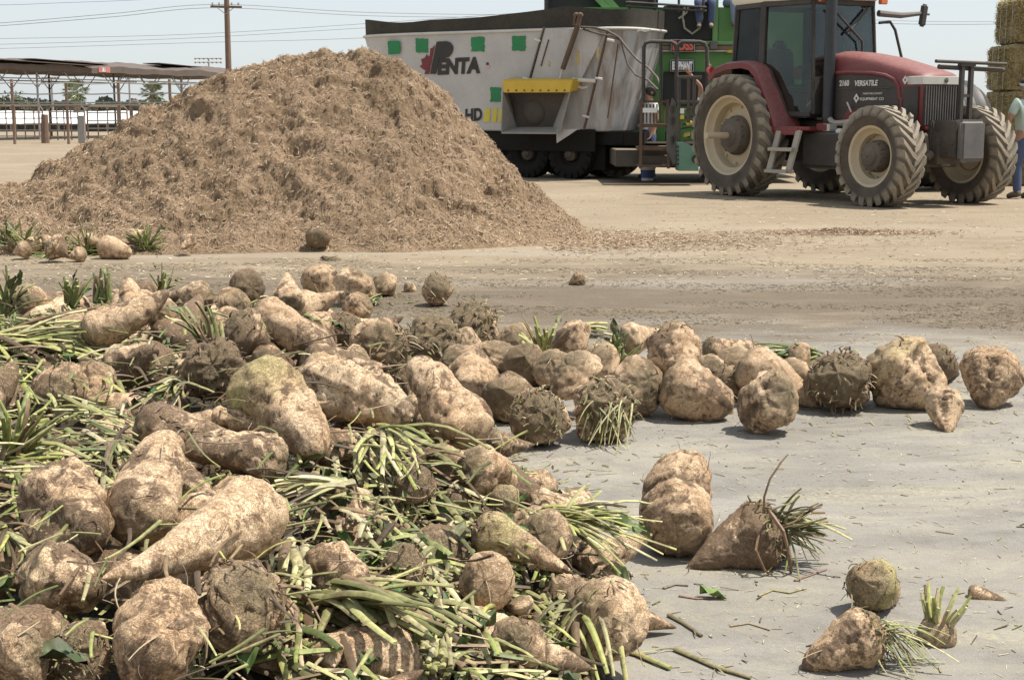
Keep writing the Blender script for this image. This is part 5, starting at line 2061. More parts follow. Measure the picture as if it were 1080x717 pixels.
# ---- one beet body in local space: crown at x = 0, tail along +x
def beet_body(mb, L, R, seed, nr, ns, o, frame=None, tonek=1.0):
    rr = random.Random(seed)
    p_ = o.get('p', 1.25)
    tr = o.get('tail', .09)
    lump = o.get('lump', .10) * 1.25
    fur = o.get('fur', .09)
    mud, gr, crn = o.get('mud', .25) + o.get('xm', 0), o.get('gr', .0), o.get('crown', .6)
    bx, bz = o.get('bend', (rr.uniform(-.1, .1), rr.uniform(-.1, .1)))
    a = min(.42, .85 * R / L)
    th0 = rr.uniform(0, 6.28) if 'fth' not in o else o['fth']
    tw = rr.uniform(-1.2, 1.2) if 'fth' not in o else 0.0
    off = Vector((rr.uniform(-50, 50), rr.uniform(-50, 50), rr.uniform(-50, 50)))
    vs, fs, cs = [], [], []
    ell = rr.uniform(.86, 1.0)
    ea = rr.uniform(0, 3.14)
    for i in range(nr + 1):
        # denser rings at the ends
        t = i / nr
        t = .5 - .5 * math.cos(math.pi * t) if o.get('even', 0) == 0 else t
        t = .35 * t + .65 * (i / nr) if o.get('even', 0) == 0 else t
        if t < a:
            r = R * (max(0.0, 1 - (1 - t / a) ** 2.3)) ** .55
        else:
            s = (t - a) / (1 - a)
            r = R * ((1 - tr) * max(0, (1 - s)) ** p_ * (1 + .18 * s) + tr * max(0, 1 - s ** 7) ** .5)
        s2 = max(0, (t - .2) / .8)
        cx = L * t
        cy = bx * L * s2 * s2 + .03 * L * noise.noise(Vector((t * 3, seed, 0)) + off) * s2
        cz = bz * L * s2 * s2 + .03 * L * noise.noise(Vector((t * 3, seed, 7)) + off) * s2
        for k in range(ns):
            th = 2 * math.pi * k / ns
            e = 1 - (1 - ell) * (.5 + .5 * math.cos(2 * (th - ea)))
            q = Vector((cx, r * math.cos(th), r * math.sin(th)))
            w = q / R
            dm = lump * .55 * noise.noise(w * 2.7 + off) + .026 * min(1.2, lump / .12) * noise.noise(w * 5.2 + off) - .055 * min(1.4, lump / .14) * max(0, .16 - abs(noise.noise(w * 2.1 + off * 3))) * 6
            d = lump * 1.1 * noise.noise(w * 1.15 + off) + dm + .030 * noise.noise(w * 9 + off)
            d += .020 * (abs(noise.noise(w * 14 + off * 2)) - .25)
            # ring creases
            rg = o.get('ring', .03) * max(0, noise.noise(Vector((t * 16 + .6 * noise.noise(w * 1.5 + off), seed * 1.7, 0)))) * 2
            d -= rg
            dth = math.atan2(math.sin(th - th0 - tw * t), math.cos(th - th0 - tw * t))
            dt2 = math.atan2(math.sin(th - th0 - tw * t - math.pi), math.cos(th - th0 - tw * t - math.pi))
            fw_ = math.exp(-(t - .55) ** 2 / .10)
            rough = 1 + .8 * noise.noise(w * 6 + off)
            fd = fur * fw_ * (math.exp(-(dth / .28) ** 2) + .7 * math.exp(-(dt2 / .28) ** 2)) * rough
            d -= fd
            cr = max(0.0, 1 - t / (a * .7))
            d += cr * o.get('knob', .12) * noise.noise(w * 5.5 + off)
            for (pt, pth, pr, pd) in o.get('pits', ()):
                dd_ = math.hypot((t - pt) * L / R, math.atan2(math.sin(th - pth), math.cos(th - pth)))
                d -= pd * math.exp(-(dd_ / pr) ** 2)
            f = 1 + d
            P = Vector((cx - (d * R * .5 * (1 - t / a) if t < a else 0), cy + r * f * e * math.cos(th), cz + r * f * e * math.sin(th)))
            vs.append(P if frame is None else frame @ P)
            mval = mud + .30 * fd / max(fur, .04) + 4.5 * max(0, -dm - .03) + 5.0 * max(0, rg - .012) + (.25 if t > .9 else 0)
            pit = 0
            for (pt, pth, pr, pd) in o.get('pits', ()):
                dd_ = math.hypot((t - pt) * L / R, math.atan2(math.sin(th - pth), math.cos(th - pth)))
                pit = max(pit, math.exp(-(dd_ / (pr * .8)) ** 2))
            for (pt, pth, pr, pm) in o.get('spots', ()):
                dd_ = math.hypot((t - pt) * L / R, math.atan2(math.sin(th - pth), math.cos(th - pth)))
                pit = max(pit, pm * math.exp(-(dd_ / pr) ** 4))
            mval = max(mval, pit * 1.3)
            cs.append((min(1.4, mval), min(1, cr * 1.7 * crn), gr * max(0, 1 - abs(t - .25) / .3)))
    for i in range(nr):
        for k in range(ns):
            k2 = (k + 1) % ns
            fs.append((i * ns + k, (i + 1) * ns + k, (i + 1) * ns + k2, i * ns + k2))
    mb.add(vs, fs, cs)
    return a


BEETS = []
ROW = 'sugar beets strung out in a row on the concrete'
LONE = 'loose sugar beets on the concrete'
FAR = 'sugar beets along the foot of the brown feed heap'


def rot_to(D, roll=0.0):
    D = D.normalized()
    s = D.cross(Vector((0, 0, 1)))
    if s.length < 1e-3:
        s = Vector((1, 0, 0))
    s.normalize()
    u = D.cross(s)
    M = Matrix((D, s, u)).transposed()
    return M @ Matrix.Rotation(roll, 3, 'X')


def make_beet(cx, cy, tx, ty, w, label, o=None, group='sugar beets tipped in a heap', name='sugar_beet'):
    o = dict(o or {})
    if group not in (ROW, LONE, FAR):
        o['xm'] = .01
    seed = int(cx * 13 + cy * 7)
    rr = random.Random(seed)
    k = o.get('k', .62)
    if o.get('fib', 0) >= 140:
        o.setdefault('knob', .3)
        o.setdefault('lump', .17)
        o['fib'] = int(o['fib'] * .7)
    # size from distance
    w = w * (1.10 if group == ROW else (1.07 if group != LONE else 1.0))
    P, D = hit(cx, cy, .05)
    for _ in range(3):
        R = w / 2 * D / FPX
        hz = heap_h(P.x, P.y)
        P, D = hit(cx, cy, R * (k if hz > .05 else o.get('k', .93)) + o.get('up', 0.0))
    R = w / 2 * D / FPX
    Tl = at_depth(tx, ty, D + o.get('td', 0.0))
    ax = Tl - P
    if 'tl' in o:
        Tl, _ = hit(tx, ty, o['tl'])
        ax = Tl - P
    gz = heap_h(P.x, P.y)
    if gz < .02 and group != FAR and not o.get('perch') and not o.get('free') and ax.length > .02:
        # lying on the floor: rests on belly and tail
        zt = R * max(o.get('tail', .09), .12) * .9
        Tl = Vector((Tl.x, Tl.y, zt))
        P = Vector((P.x, P.y, R * .95))
        ax = Tl - P
    L = ax.length + .85 * R
    ax.normalize()
    if L < 1.25 * R:
        L = 1.25 * R
    crown = P - ax * (.85 * R)
    big = w > 65
    nr, ns = (60, 56) if big else ((42, 36) if w > 34 else (26, 22))
    q = MB()
    roll = o.get('roll', rr.uniform(0, 6.28))
    beet_body(q, L, R, seed, nr, ns, o)
    for (ft, fl, fr, fa, fb) in o.get('forks', ()):
        # side roots: start fraction, length factor, radius factor, spread angle, roll
        fm = Matrix.Translation((L * ft, 0, 0)) @ Matrix.Rotation(fb, 4, 'X') @ Matrix.Rotation(fa, 4, 'Z')
        beet_body(q, L * fl, R * fr, seed + 5, 20, 18, dict(p=1.0, tail=.15, lump=.1, mud=o.get('mud', .25), crown=0, knob=0), frame=fm)
    RM = rot_to(ax, roll)
    M4 = Matrix.Translation(crown) @ RM.to_4x4()
    # settle things that lie on the open floor
    zmin = min((M4 @ v).z for v in q.v)
    g0 = heap_h(crown.x + ax.x * L * .4, crown.y + ax.y * L * .4)
    if g0 < .02 and not o.get('perch') and group != FAR:
        crown.z -= zmin + .012
        M4 = Matrix.Translation(crown) @ RM.to_4x4()
    ob = q.build(name, M_BEET, None, smooth=180)
    ob.matrix_world = M4
    ob.location, ob.rotation_euler = M4.to_translation(), M4.to_euler()
    tag(ob, label, 'sugar beet', group)
    inv = M4.inverted()
    q0 = [v.copy() for v in q.v]
    # fibrous or stubbly crown
    nf = o.get('fib', 0)
    if nf:
        q = MB()
        for _ in range(nf):
            t = (rr.random() ** .7) * .75
            th = rr.uniform(0, 6.28)
            rad = R * (1 - (1 - t) ** 2.3) ** .55 * 1.0
            x = t * .85 * R
            p = Vector((x, rad * math.cos(th), rad * math.sin(th)))
            nrm = Vector((-(1 - t) * 1.2, math.cos(th) * (t + .2), math.sin(th) * (t + .2))).normalized()
            tang = Vector((rr.gauss(0, 1), rr.gauss(0, 1), rr.gauss(0, 1)))
            d = (nrm * rr.uniform(-.05, .25) + tang * .6).normalized()
            c = rr.choice(o.get('fpal', BROWN + OLIVE + DRY))
            W_ = M4 @ p
            dW = RM @ d
            stem(q, W_, dW, R * rr.uniform(.12, o.get('flen', .6) * .68), R * .024 * rr.uniform(.6, 1.5), rr, .3, .2, c, 5, 5)
        q.build('crown_stubble', M_STEM, ob, inv, fix=False, smooth=60)
    for st in o.get('st', ()):
        # (n, length m, dx, dy, spread, palette[, radius, droop, dd])
        n_, Lm, dx, dy, spr, pal = st[:6]
        r_ = st[6] if len(st) > 6 else .0045
        dr = st[7] if len(st) > 7 else .2
        dd = st[8] if len(st) > 8 else -.1
        q = MB()
        base = crown + ax * (.1 * R)
        fan(q, base, dx, dy, n_, Lm, spr, pal, rr, r_, dr, dd, jitter=R * .3)
        keep_above(q)
        q.build('leaf_stalks', M_STEM, ob, inv, fix=False, smooth=60)
    # hair roots
    if w > 44 and o.get('hair', 1):
        q = MB()
        for _ in range(20):
            bv = q0[rr.randrange(len(q0))]
            p = M4 @ bv
            nn = (p - (crown + ax * (p - crown).dot(ax))).normalized()
            d = Vector((rr.gauss(0, 1), rr.gauss(0, 1), rr.gauss(0, 1)))
            d = (d - nn * d.dot(nn) * .75).normalized()
            stem(q, p, d, R * rr.uniform(.3, .9), .0007 + .0010 * rr.random(), rr, .15, .35, rr.choice(BROWN + DRY), 6, 4)
        q.build('hair_roots', M_STEM, ob, inv, fix=False, smooth=60)
    BEETS.append((crown, crown + ax * L, R))
    return ob


PI = math.pi
H = [
    # --- the row on the right
    (1046, 396, 1042, 431, 62, 'wide cream beet with a rough central furrow, last at the right end of the row', dict(td=-.10, fur=.26, fth=-1.57, roll=0, lump=.08, p=.75, mud=.12, tail=.2, crown=.3), ROW),
    (996, 415, 993, 448, 42, 'small pointed beet with a brown cleft, lying in front of the big folded beet', dict(td=-.09, free=1, k=1.5, fur=.32, fth=-1.57, roll=0, lump=.06, p=.9, mud=.15), ROW),
    (950, 392, 990, 422, 72, 'big folded cream beet with deep grooves behind the small pointed beet', dict(td=-.10, fur=.28, fth=-1.2, roll=0, lump=.17, p=.7, mud=.12, tail=.25, gr=.5, ring=.03, fib=25), ROW),
    (990, 383, 1012, 384, 40, 'dark stringy beet showing behind the big folded beet', dict(td=.18, mud=.8, fib=60), ROW),
    (885, 402, 889, 393, 62, 'round mud-black beet top facing out, left of the big folded beet', dict(td=.22, mud=.62, crown=1, fib=170, flen=.4, fpal=BROWN + DRY, knob=.2, p=.7), ROW),
    (800, 392, 868, 430, 50, 'smooth tapering cream beet whose tail points right to the mud-black one', dict(td=-.10, mud=.05, p=.95, perch=1, k=1.25), ROW),
    (812, 428, 783, 438, 58, 'pitted beet with hollow holes, lying in front of the tapering cream one', dict(td=.12, lump=.20, p=.5, tail=.4, mud=.2, roll=0.4, pits=[(.3, 1.2, .22, .3), (.45, 2.6, .25, .3), (.6, .6, .2, .3), (.55, 4, .22, .3), (.35, 5.2, .25, .3), (.2, 3.4, .2, .3), (.7, 5.6, .2, .3)]), ROW),
    (722, 414, 772, 419, 56, 'egg-shaped cream beet with a scarred nose under the knobbly one', dict(td=-.05, p=.55, tail=.3, mud=.08, spots=[(.9, 1.5, .4, .7)]), ROW),
    (764, 425, 774, 442, 22, 'small beet tail poking out beside the egg-shaped beet', dict(mud=.2), ROW),
    (710, 368, 714, 398, 54, 'knobbly beet perched on top of the egg-shaped one', dict(td=-.12, lump=.17, p=.6, tail=.3, mud=.2, perch=1, k=2.1, fib=40), ROW),
    (668, 358, 701, 350, 34, 'slim pale beet with a reddish broken tip at the back of the row', dict(td=.05, mud=.05, perch=1, k=1.6), ROW),
    (752, 369, 806, 363, 26, 'ridged hairy beet lying crosswise at the back of the row', dict(td=.12, mud=.35, p=.5, tail=.5, fib=60, ring=.06), ROW),
    (748, 390, 758, 398, 40, 'pale beet wedged behind the egg-shaped one', dict(td=.15, mud=.15, lump=.15), ROW),
    (842, 373, 856, 388, 30, 'small cream beet under the green stalks at the back of the row', dict(td=.05, mud=.1), ROW),
    (836, 393, 852, 404, 38, 'reddish pale beet tucked against the mud-black one', dict(td=.1, mud=.2), ROW),
    (768, 402, 780, 404, 40, 'plain fibrous beet behind the smooth tapering one', dict(td=.2, mud=.3, fib=60), ROW),
    (545, 356, 552, 366, 40, 'dull tan beet behind the yellow-green leaf fan', dict(td=.1, mud=.3), ROW),
    (632, 378, 640, 390, 44, 'buff beet wedged between the scarred and the spotted beet', dict(td=.1, mud=.15), ROW),
    (692, 398, 700, 410, 44, 'rough beet in the gap left of the egg-shaped one', dict(td=.1, mud=.3), ROW),
    (775, 379, 783, 392, 38, 'cream beet under the crosswise ridged one', dict(td=.05, mud=.1), ROW),
    (862, 395, 872, 408, 34, 'small tan beet right against the mud-black one', dict(td=.05, mud=.2), ROW),
    (525, 372, 520, 390, 40, 'tan beet below the horn-tailed one', dict(td=.05, mud=.2), ROW),
    # --- middle
    (567, 441, 558, 428, 58, 'round beet with a brown stubbly top, standing forward of the row on the concrete', dict(td=.20, crown=1, mud=.35, fib=170, flen=.4, fpal=BROWN + DRY + OLIVE, p=.7), ROW),
    (537, 417, 548, 410, 54, 'plain brown beet close behind the stubbly-topped one', dict(td=.18, mud=.35, p=.7, lump=.14), ROW),
    (637, 431, 622, 420, 64, 'beet with wilted straw-coloured stalks hanging over its dark top', dict(td=.2, crown=1, mud=.4, fib=150, st=[(26, .14, -.15, .9, .35, PALE + YGRN, .003, .5, -.55)], p=.75), ROW),
    (672, 406, 650, 398, 60, 'cream beet with dark spots right of the wilted-stalk beet', dict(td=.15, mud=.15, p=.6, tail=.3, spots=[(.12, 0, .35, .9), (.3, 2, .25, .8), (.3, 4.2, .25, .8)], k=1.0), ROW),
    (610, 402, 622, 420, 60, 'pale beet with a small dark dent, behind the wilted-stalk beet', dict(td=.05, mud=.1, spots=[(.2, 1.6, .3, .8)], perch=1, k=1.1), ROW),
    (606, 362, 618, 376, 46, 'pale beet with a round grey scar between two green leaf fans', dict(td=-.05, mud=.1, spots=[(.35, 1.5, .35, .6)], perch=1, k=1.3), ROW),
    (556, 382, 560, 392, 48, 'shadowed brown beet under the yellow-green leaf fan', dict(td=.15, mud=.5), ROW),
    (585, 385, 590, 398, 46, 'plain tan beet between the leaf fan and the dented beet', dict(td=.1, mud=.25, k=1.0), ROW),
    (500, 340, 503, 352, 52, 'shaggy beet covered in dry fibres at the back of the row', dict(td=.12, crown=1, mud=.45, fib=190, flen=.8, fpal=DRY + BROWN + OLIVE), ROW),
    (490, 364, 522, 349, 36, 'beet with a horn-like tail just below the shaggy one', dict(td=.02, mud=.15, bend=(.05, .1)), ROW),
    (456, 362, 452, 374, 60, 'mud-crusted round beet right of the split fibrous one', dict(td=.18, crown=1, mud=.5, fib=150, flen=.45, k=.9), ROW),
    (400, 368, 384, 362, 62, 'split fibrous beet with peeling strips over its top', dict(td=.18, crown=1, mud=.4, fib=150, flen=.9, fpal=DRY + BROWN, k=.85), None),
    (362, 352, 350, 350, 46, 'soil-blackened beet left of the split fibrous one', dict(td=.15, mud=.95, fib=60), None),
    (461, 306, 461, 300, 37, 'lone round brown beet on the dirt behind the row', dict(td=.12, crown=.8, mud=.35, fib=30, p=.7), LONE),
    (610, 293, 600, 281, 17, 'little beet stub with an upturned tail, alone far out on the dirt', dict(mud=.25, tail=.3), LONE),
    (490, 452, 436, 394, 54, 'long blunt beet with a reddish cut corner at the right edge of the heap', dict(td=.2, p=.4, tail=.55, lump=.16, mud=.08, crown=.2, knob=.05, ring=.05, k=.8), None),
    (497, 405, 502, 446, 54, 'pale beet pressed close beside the long blunt one', dict(td=-.1, p=.5, tail=.4, mud=.05, crown=.3, lump=.14, k=.85), None),
    (487, 389, 524, 388, 56, 'brown papery beet behind the pale pressed pair', dict(td=.12, mud=.45, lump=.16, p=.6), None),
    (342, 402, 432, 446, 64, 'big warty pale beet with a dark bruise in the middle of the heap', dict(td=-.15, p=.55, tail=.35, lump=.2, mud=.12, spots=[(.45, 4.4, .4, .55), (.5, 5.0, .3, .5)], k=.8), None),
    (283, 414, 352, 482, 82, 'greenish-shouldered beet with a thick bent root in the middle of the heap', dict(td=-.15, p=.75, tail=.3, gr=1, mud=.05, lump=.14, bend=(.08, -.1), forks=[(.42, .32, .14, .9, 3.2)], k=.95), None),
    (281, 482, 197, 464, 52, 'brown twisted beet with a curled dark tail below the bent-root one', dict(td=.0, p=.55, tail=.42, lump=.2, mud=.25, bend=(.12, .06), k=1.0), None),
    (232, 440, 296, 452, 23, 'finger-thin double root lying crosswise above the twisted beet', dict(td=.0, p=.4, tail=.6, mud=.1, crown=.1, k=1.6, forks=[(.1, 1.0, .8, 2.75, 1.3)]), None),
    (165, 452, 255, 475, 54, 'wide flat brown beet behind the upright blackened one', dict(td=.0, p=.6, tail=.3, mud=.3, lump=.14), None),
    (150, 540, 170, 460, 76, 'upright beet with a blackened patch on its fat end', dict(td=.18, p=.6, tail=.36, mud=.1, crown=.4, spots=[(.2, 1.57, .5, 1.3)], roll=2.6, lump=.08, k=1.15), None),
    (262, 547, 107, 623, 84, 'long smooth carrot-shaped beet lying on top at the front of the heap', dict(tl=.10, p=1.25, tail=.12, mud=.0, crown=.5, lump=.07, fur=.03, k=1.5, bend=(.03, .02)), None),
    (62, 533, 94, 582, 90, 'dark folded beet left of the upright blackened one', dict(td=-.12, p=.6, tail=.35, mud=.25, lump=.2, fur=.22, k=.9), None),
    (58, 610, 108, 622, 80, 'gnarled brown beet with a round knot at the left edge', dict(td=-.02, p=.6, tail=.3, mud=.25, lump=.22, gr=.4, pits=[(.3, 1.2, .15, .2)], k=.8), None),
    (172, 662, 160, 712, 94, 'lumpy pale beet low at the front under the long carrot-shaped tail', dict(td=-.12, p=.5, tail=.5, lump=.22, mud=.1, k=.85), None),
    (250, 640, 222, 668, 98, 'large soil-covered beet under the long carrot-shaped one', dict(td=.05, p=.6, tail=.3, mud=.36, lump=.16, fib=90, flen=.5, fpal=BROWN, k=.75), None),
    (345, 600, 380, 628, 58, 'beet with a torn muddy end from which thick pale stalks spill', dict(td=-.05, p=.5, tail=.5, mud=.3, lump=.14, spots=[(.85, 1, 1.0, .8)], k=.9), None),
    (14, 696, -8, 706, 72, 'tan beet cut by the bottom left corner of the picture', dict(td=.0, mud=.2, p=.7), None),
    (86, 690, 112, 704, 64, 'rough leafy-topped beet at the bottom between two pale ones', dict(td=.1, mud=.5, fib=140, flen=.6, k=.6), None),
    (346, 690, 352, 706, 34, 'small grey beet nub among the stalks at the bottom edge', dict(td=-.05, mud=.1), None),
    (514, 614, 520, 622, 60, 'ball-shaped rough beet among the stalks at the front right', dict(td=.2, mud=.08, crown=.25, lump=.08, p=.7, k=.9), None),
    (520, 563, 606, 603, 50, 'yellow-shouldered tapering beet pointing right above the ball-shaped one', dict(td=-.05, gr=1.0, p=1.0, mud=.08, k=1.2, fib=40, flen=.3), None),
    (577, 568, 598, 580, 58, 'rough grey-brown beet close behind the yellow-shouldered one', dict(td=.12, mud=.3, lump=.1), None),
    (634, 653, 664, 662, 86, 'big round beet at the front edge with cut stalks drooping from its left side', dict(td=.06, p=.4, tail=.55, mud=.15, crown=.6, k=.92, roll=1.0, fib=60,
        st=[(16, .17, -.05, 1, .35, PALE + YGRN, .0062, .25, -.5), (8, .15, -.8, -.3, .5, OLIVE + PALE, .004, .6, -.4)]), None),
    (547, 680, 556, 692, 54, 'knotty small beet half under the drooping stalks of the big round one', dict(td=.1, mud=.2, lump=.2, k=.8), None),
    (552, 641, 556, 652, 30, 'tiny pinkish beet between the ball-shaped and the big round one', dict(td=.0, mud=.1), None),
    (508, 498, 534, 516, 58, 'pale cracked beet at the right edge of the heap above the stalks', dict(td=.05, p=.5, tail=.4, mud=.12, ring=.06, fur=.15), None),
    (532, 528, 538, 534, 34, 'small yellow-brown ball of a beet under the pale cracked one', dict(td=.1, gr=.8, mud=.1), None),
    (436, 512, 428, 526, 44, 'red-brown beet caught in the stalks in the middle', dict(td=.1, mud=.5, fib=50), None),
    (425, 600, 430, 612, 52, 'dim brown beet deep in the stalks at the front', dict(td=.15, mud=.6, fib=70), None),
    (228, 390, 236, 400, 64, 'earthy red-brown beet under the dark olive stalk tuft', dict(td=.15, mud=.6, fib=140, flen=.4, fpal=BROWN), None),
    (260, 355, 284, 366, 56, 'grey weathered beet behind the bent-root one', dict(td=.05, mud=.5, fib=60, fpal=BROWN + OLIVE), None),
    (284, 334, 348, 380, 42, 'goose-necked cream beet with a long tail at the back of the heap', dict(td=-.1, p=.5, tail=.5, mud=.05, k=1.1), None),
    (62, 412, 50, 405, 58, 'scarred beet with a rough brown face at the left, under the fat bunch of stalks', dict(td=.1, mud=.3, lump=.22, pits=[(.2, 1, .3, .2), (.25, 4, .3, .2)]), None),
    (97, 402, 93, 442, 46, 'upright split beet right of the scarred one at the left', dict(td=-.05, mud=.25, p=.6, tail=.3, fur=.2), None),
    (106, 348, 184, 320, 44, 'beet with a long tail raised to the right, left part of the heap', dict(td=.05, p=.8, tail=.25, mud=.15, k=1.5), None),
    (76, 352, 66, 348, 42, 'reddish rough beet touching the raised-tail one', dict(td=.15, mud=.25, k=.9), None),
    (31, 318, 29, 308, 38, 'pale round beet at the back left among dark green leaves', dict(td=.1, mud=.1, k=.9), None),
    (142, 326, 133, 292, 42, 'beet with a thick stub of tail standing straight up', dict(td=.05, p=1.6, tail=.28, mud=.1, k=1.0), None),
    (128, 386, 172, 373, 42, 'dark beet with a pale pointed tail left of the olive stalk tuft', dict(td=-.05, mud=.5, p=.7), None),
    (238, 346, 208, 348, 44, 'flat cream beet behind the olive stalk tuft', dict(td=.05, mud=.08), None),
    (208, 314, 188, 309, 34, 'cream beet partly hidden by stalks at the back left', dict(td=.1, mud=.15), None),
    (172, 332, 182, 338, 34, 'dull tan beet right of the upright tail stub', dict(td=.1, mud=.3), None),
    (258, 304, 250, 304, 40, 'wet dark grey beet with a white chip at the back of the heap', dict(td=.05, mud=1.0, lump=.12, p=.5, k=.7), None),
    (322, 326, 364, 311, 46, 'squat beet with a horn tail pointing right at the back', dict(td=.03, mud=.12, p=1.4), None),
    (372, 300, 360, 320, 46, 'rounded tan beet at the back right of the heap beside a small green tuft', dict(td=-.08, mud=.2, fur=.12), None),
    (304, 316, 308, 284, 34, 'pear-shaped beet with its tail up, behind the squat horned one', dict(td=.1, mud=.12), None),
    (338, 292, 350, 312, 42, 'smooth tan beet leaning left of the rounded one at the back', dict(td=-.05, mud=.1, k=.95), None),
    (334, 346, 352, 344, 38, 'blunt cream beet under a green tuft left of the soil-blackened one', dict(td=.0, p=.5, tail=.5, mud=.05), None),
    (378, 323, 362, 322, 32, 'short peach-coloured beet below the rounded tan one', dict(td=.0, mud=.05, p=.6), None),
    (406, 298, 416, 303, 30, 'small buff beet right of the rounded tan one', dict(td=.05, mud=.15), None),
    (432, 301, 440, 304, 15, 'tiny root piece beside the lone round brown beet', dict(mud=.15), LONE),
    (244, 322, 232, 326, 40, 'plain pale beet below the wet dark grey one', dict(td=.05, mud=.12), None),
    # --- foot of the brown heap
    (12, 259, 4, 262, 16, 'small tan beet at the far left foot of the brown heap', dict(mud=.3), FAR),
    (37, 259, 34, 268, 20, 'pale upright beet at the left foot of the brown heap', dict(mud=.1, td=-.05), FAR),
    (62, 262, 74, 268, 30, 'brown hairy beet at the left foot of the brown heap', dict(mud=.35, fib=40), FAR),
    (84, 268, 70, 273, 17, 'little pinkish beet in front of the brown hairy one', dict(mud=.05), FAR),
    (114, 261, 140, 264, 24, 'long cream beet with a fold at the foot of the brown heap', dict(mud=.08, td=-.05, p=.6, tail=.3), FAR),
    (140, 249, 153, 243, 15, 'slim beet sticking out of the brown heap above the long cream one', dict(mud=.1, td=.1, up=.02), FAR),
    (198, 255, 192, 263, 18, 'pale beet half buried in the front of the brown heap', dict(mud=.15, td=-.1, up=.05), FAR),
    (24, 264, 14, 268, 20, 'dark little beet between two pale ones at the far left foot', dict(mud=.3), FAR),
    (50, 255, 58, 250, 20, 'brown beet a little up the left foot of the brown heap', dict(mud=.2, td=.05), FAR),
    (98, 256, 92, 262, 22, 'tan beet left of the long cream one', dict(mud=.25), FAR),
    (335, 250, 336, 246, 25, 'round muddy beet stuck in the foot of the brown heap, alone', dict(mud=.55, td=.1, fib=40, k=.6), FAR),
    # --- front right
    (714, 545, 706, 488, 88, 'tall wrinkled beet with deep creases standing on the concrete by the tangled stalks', dict(free=1, td=.16, p=.4, tail=.62, lump=.09, ring=.05, mud=.2, crown=.3, fur=.12), LONE),
    (798, 562, 720, 590, 72, 'beet with a bristling stump of cut brown-green stalks on the concrete', dict(td=-.02, p=1.1, mud=.6, crown=1, fib=170, flen=.7, fpal=OLIVE + BROWN,
        st=[(46, .14, 1, -.15, .5, OLIVE + OLIVE + BROWN + PALE, .0052, .1, -.15), (10, .17, .3, .8, .5, OLIVE + YGRN, .003, .2, -.3)]), LONE),
    (920, 620, 938, 640, 58, 'yellow-green shouldered round beet behind the conical brown one', dict(td=.12, gr=1.1, mud=.12, p=.7, fib=25, fpal=BROWN, flen=.5, roll=.5), LONE),
    (906, 672, 845, 664, 68, 'conical brown beet with thin green leaves at its top, front right', dict(td=-.03, p=.85, tail=.22, mud=.34, crown=.9, fib=70,
        st=[(34, .15, .9, .35, .45, GREEN + YGRN + PALE, .0026, .45, -.2)]), LONE),
    (1028, 622, 1066, 631, 17, 'broken finger-length root piece lying alone at the right', dict(p=.9, tail=.25, lump=.06, mud=.25, td=-.02), LONE),
]
for h in H:
    make_beet(h[0], h[1], h[2], h[3], h[4], h[5], h[6], group=h[7] or 'sugar beets tipped in a heap')


def hit_world(x, y, off=0.0):
    return Vector((x, y, max(0, heap_h(x, y)) + off))


# twig and tail threads that belong to single beets
for ob in [o for o in bpy.data.objects if o.get('label', '').startswith('beet with a bristling')]:
    inv = ob.matrix_basis.inverted()
    D0 = (ob.location - CAM).length
    D0 = (ob.location.y * CP - (ob.location.z - CAM_H) * SP)
    q = MB()
    q.tube([at_depth(px, py, D0 + dz) for px, py, dz in ((806, 545, -.04), (806, 524, -.05), (812, 505, -.05), (824, 487, -.04), (831, 479, -.03))], [.004, .0035, .003, .0028, .002], 6, col=[(.2, .13, .07)] * 30)
    q.tube([at_depth(px, py, D0 + dz) for px, py, dz in ((812, 540, -.08), (826, 560, -.12), (834, 590, -.12), (834, 612, -.06)) ], [.006, .006, .005, .004], 6, col=[(.2, .12, .075)] * 24)
    q.tube([at_depth(px, py, D0 + dz) for px, py, dz in ((800, 563, -.1), (797, 580, -.13), (806, 600, -.12), (820, 614, -.05))], [.004, .004, .004, .003], 6, col=[(.2, .12, .075)] * 24)
    q.build('stray_stalk', M_STEM, ob, inv, fix=False)

# cut crown slice with upright leaf stubs
c0 = at(988, 676)
t = thing('beet_crown_slice', c0, 'sliced-off beet top with upright cut leaf stubs, right of the conical brown beet', 'beet top', .4, LONE)
q = MB()
ring = []
rr = random.Random(4)
for (z, r) in ((.0, .046), (.008, .050), (.03, .047), (.05, .036), (.06, .015)):
    ring.append([(r * (1 + .12 * noise.noise(Vector((math.cos(a), math.sin(a), z * 30)))) * math.cos(a), r * (1 + .12 * noise.noise(Vector((math.cos(a) + 5, math.sin(a), z * 30)))) * math.sin(a), z) for a in [2 * PI * k / 24 for k in range(24)]])
q.loft(ring)
q.c = [(.4, .5, .1)] * len(q.v)
q.build('slice', M_BEET, t, smooth=60)
q = MB()
for k in range(22):
    a = rr.uniform(0, 2 * PI)
    r = rr.uniform(.008, .036)
    d = Vector((math.cos(a) * .55 + .25, math.sin(a) * .45, 1))
    stem(q, Vector((r * math.cos(a), r * math.sin(a), .035)), d, rr.uniform(.05, .105), .0075, rr, .0, .1, rr.choice(YGRN + PALE + OLIVE + DRY), 5, 6, 1.2, .55)
q.build('leaf_stubs', M_STEM, t, fix=False)

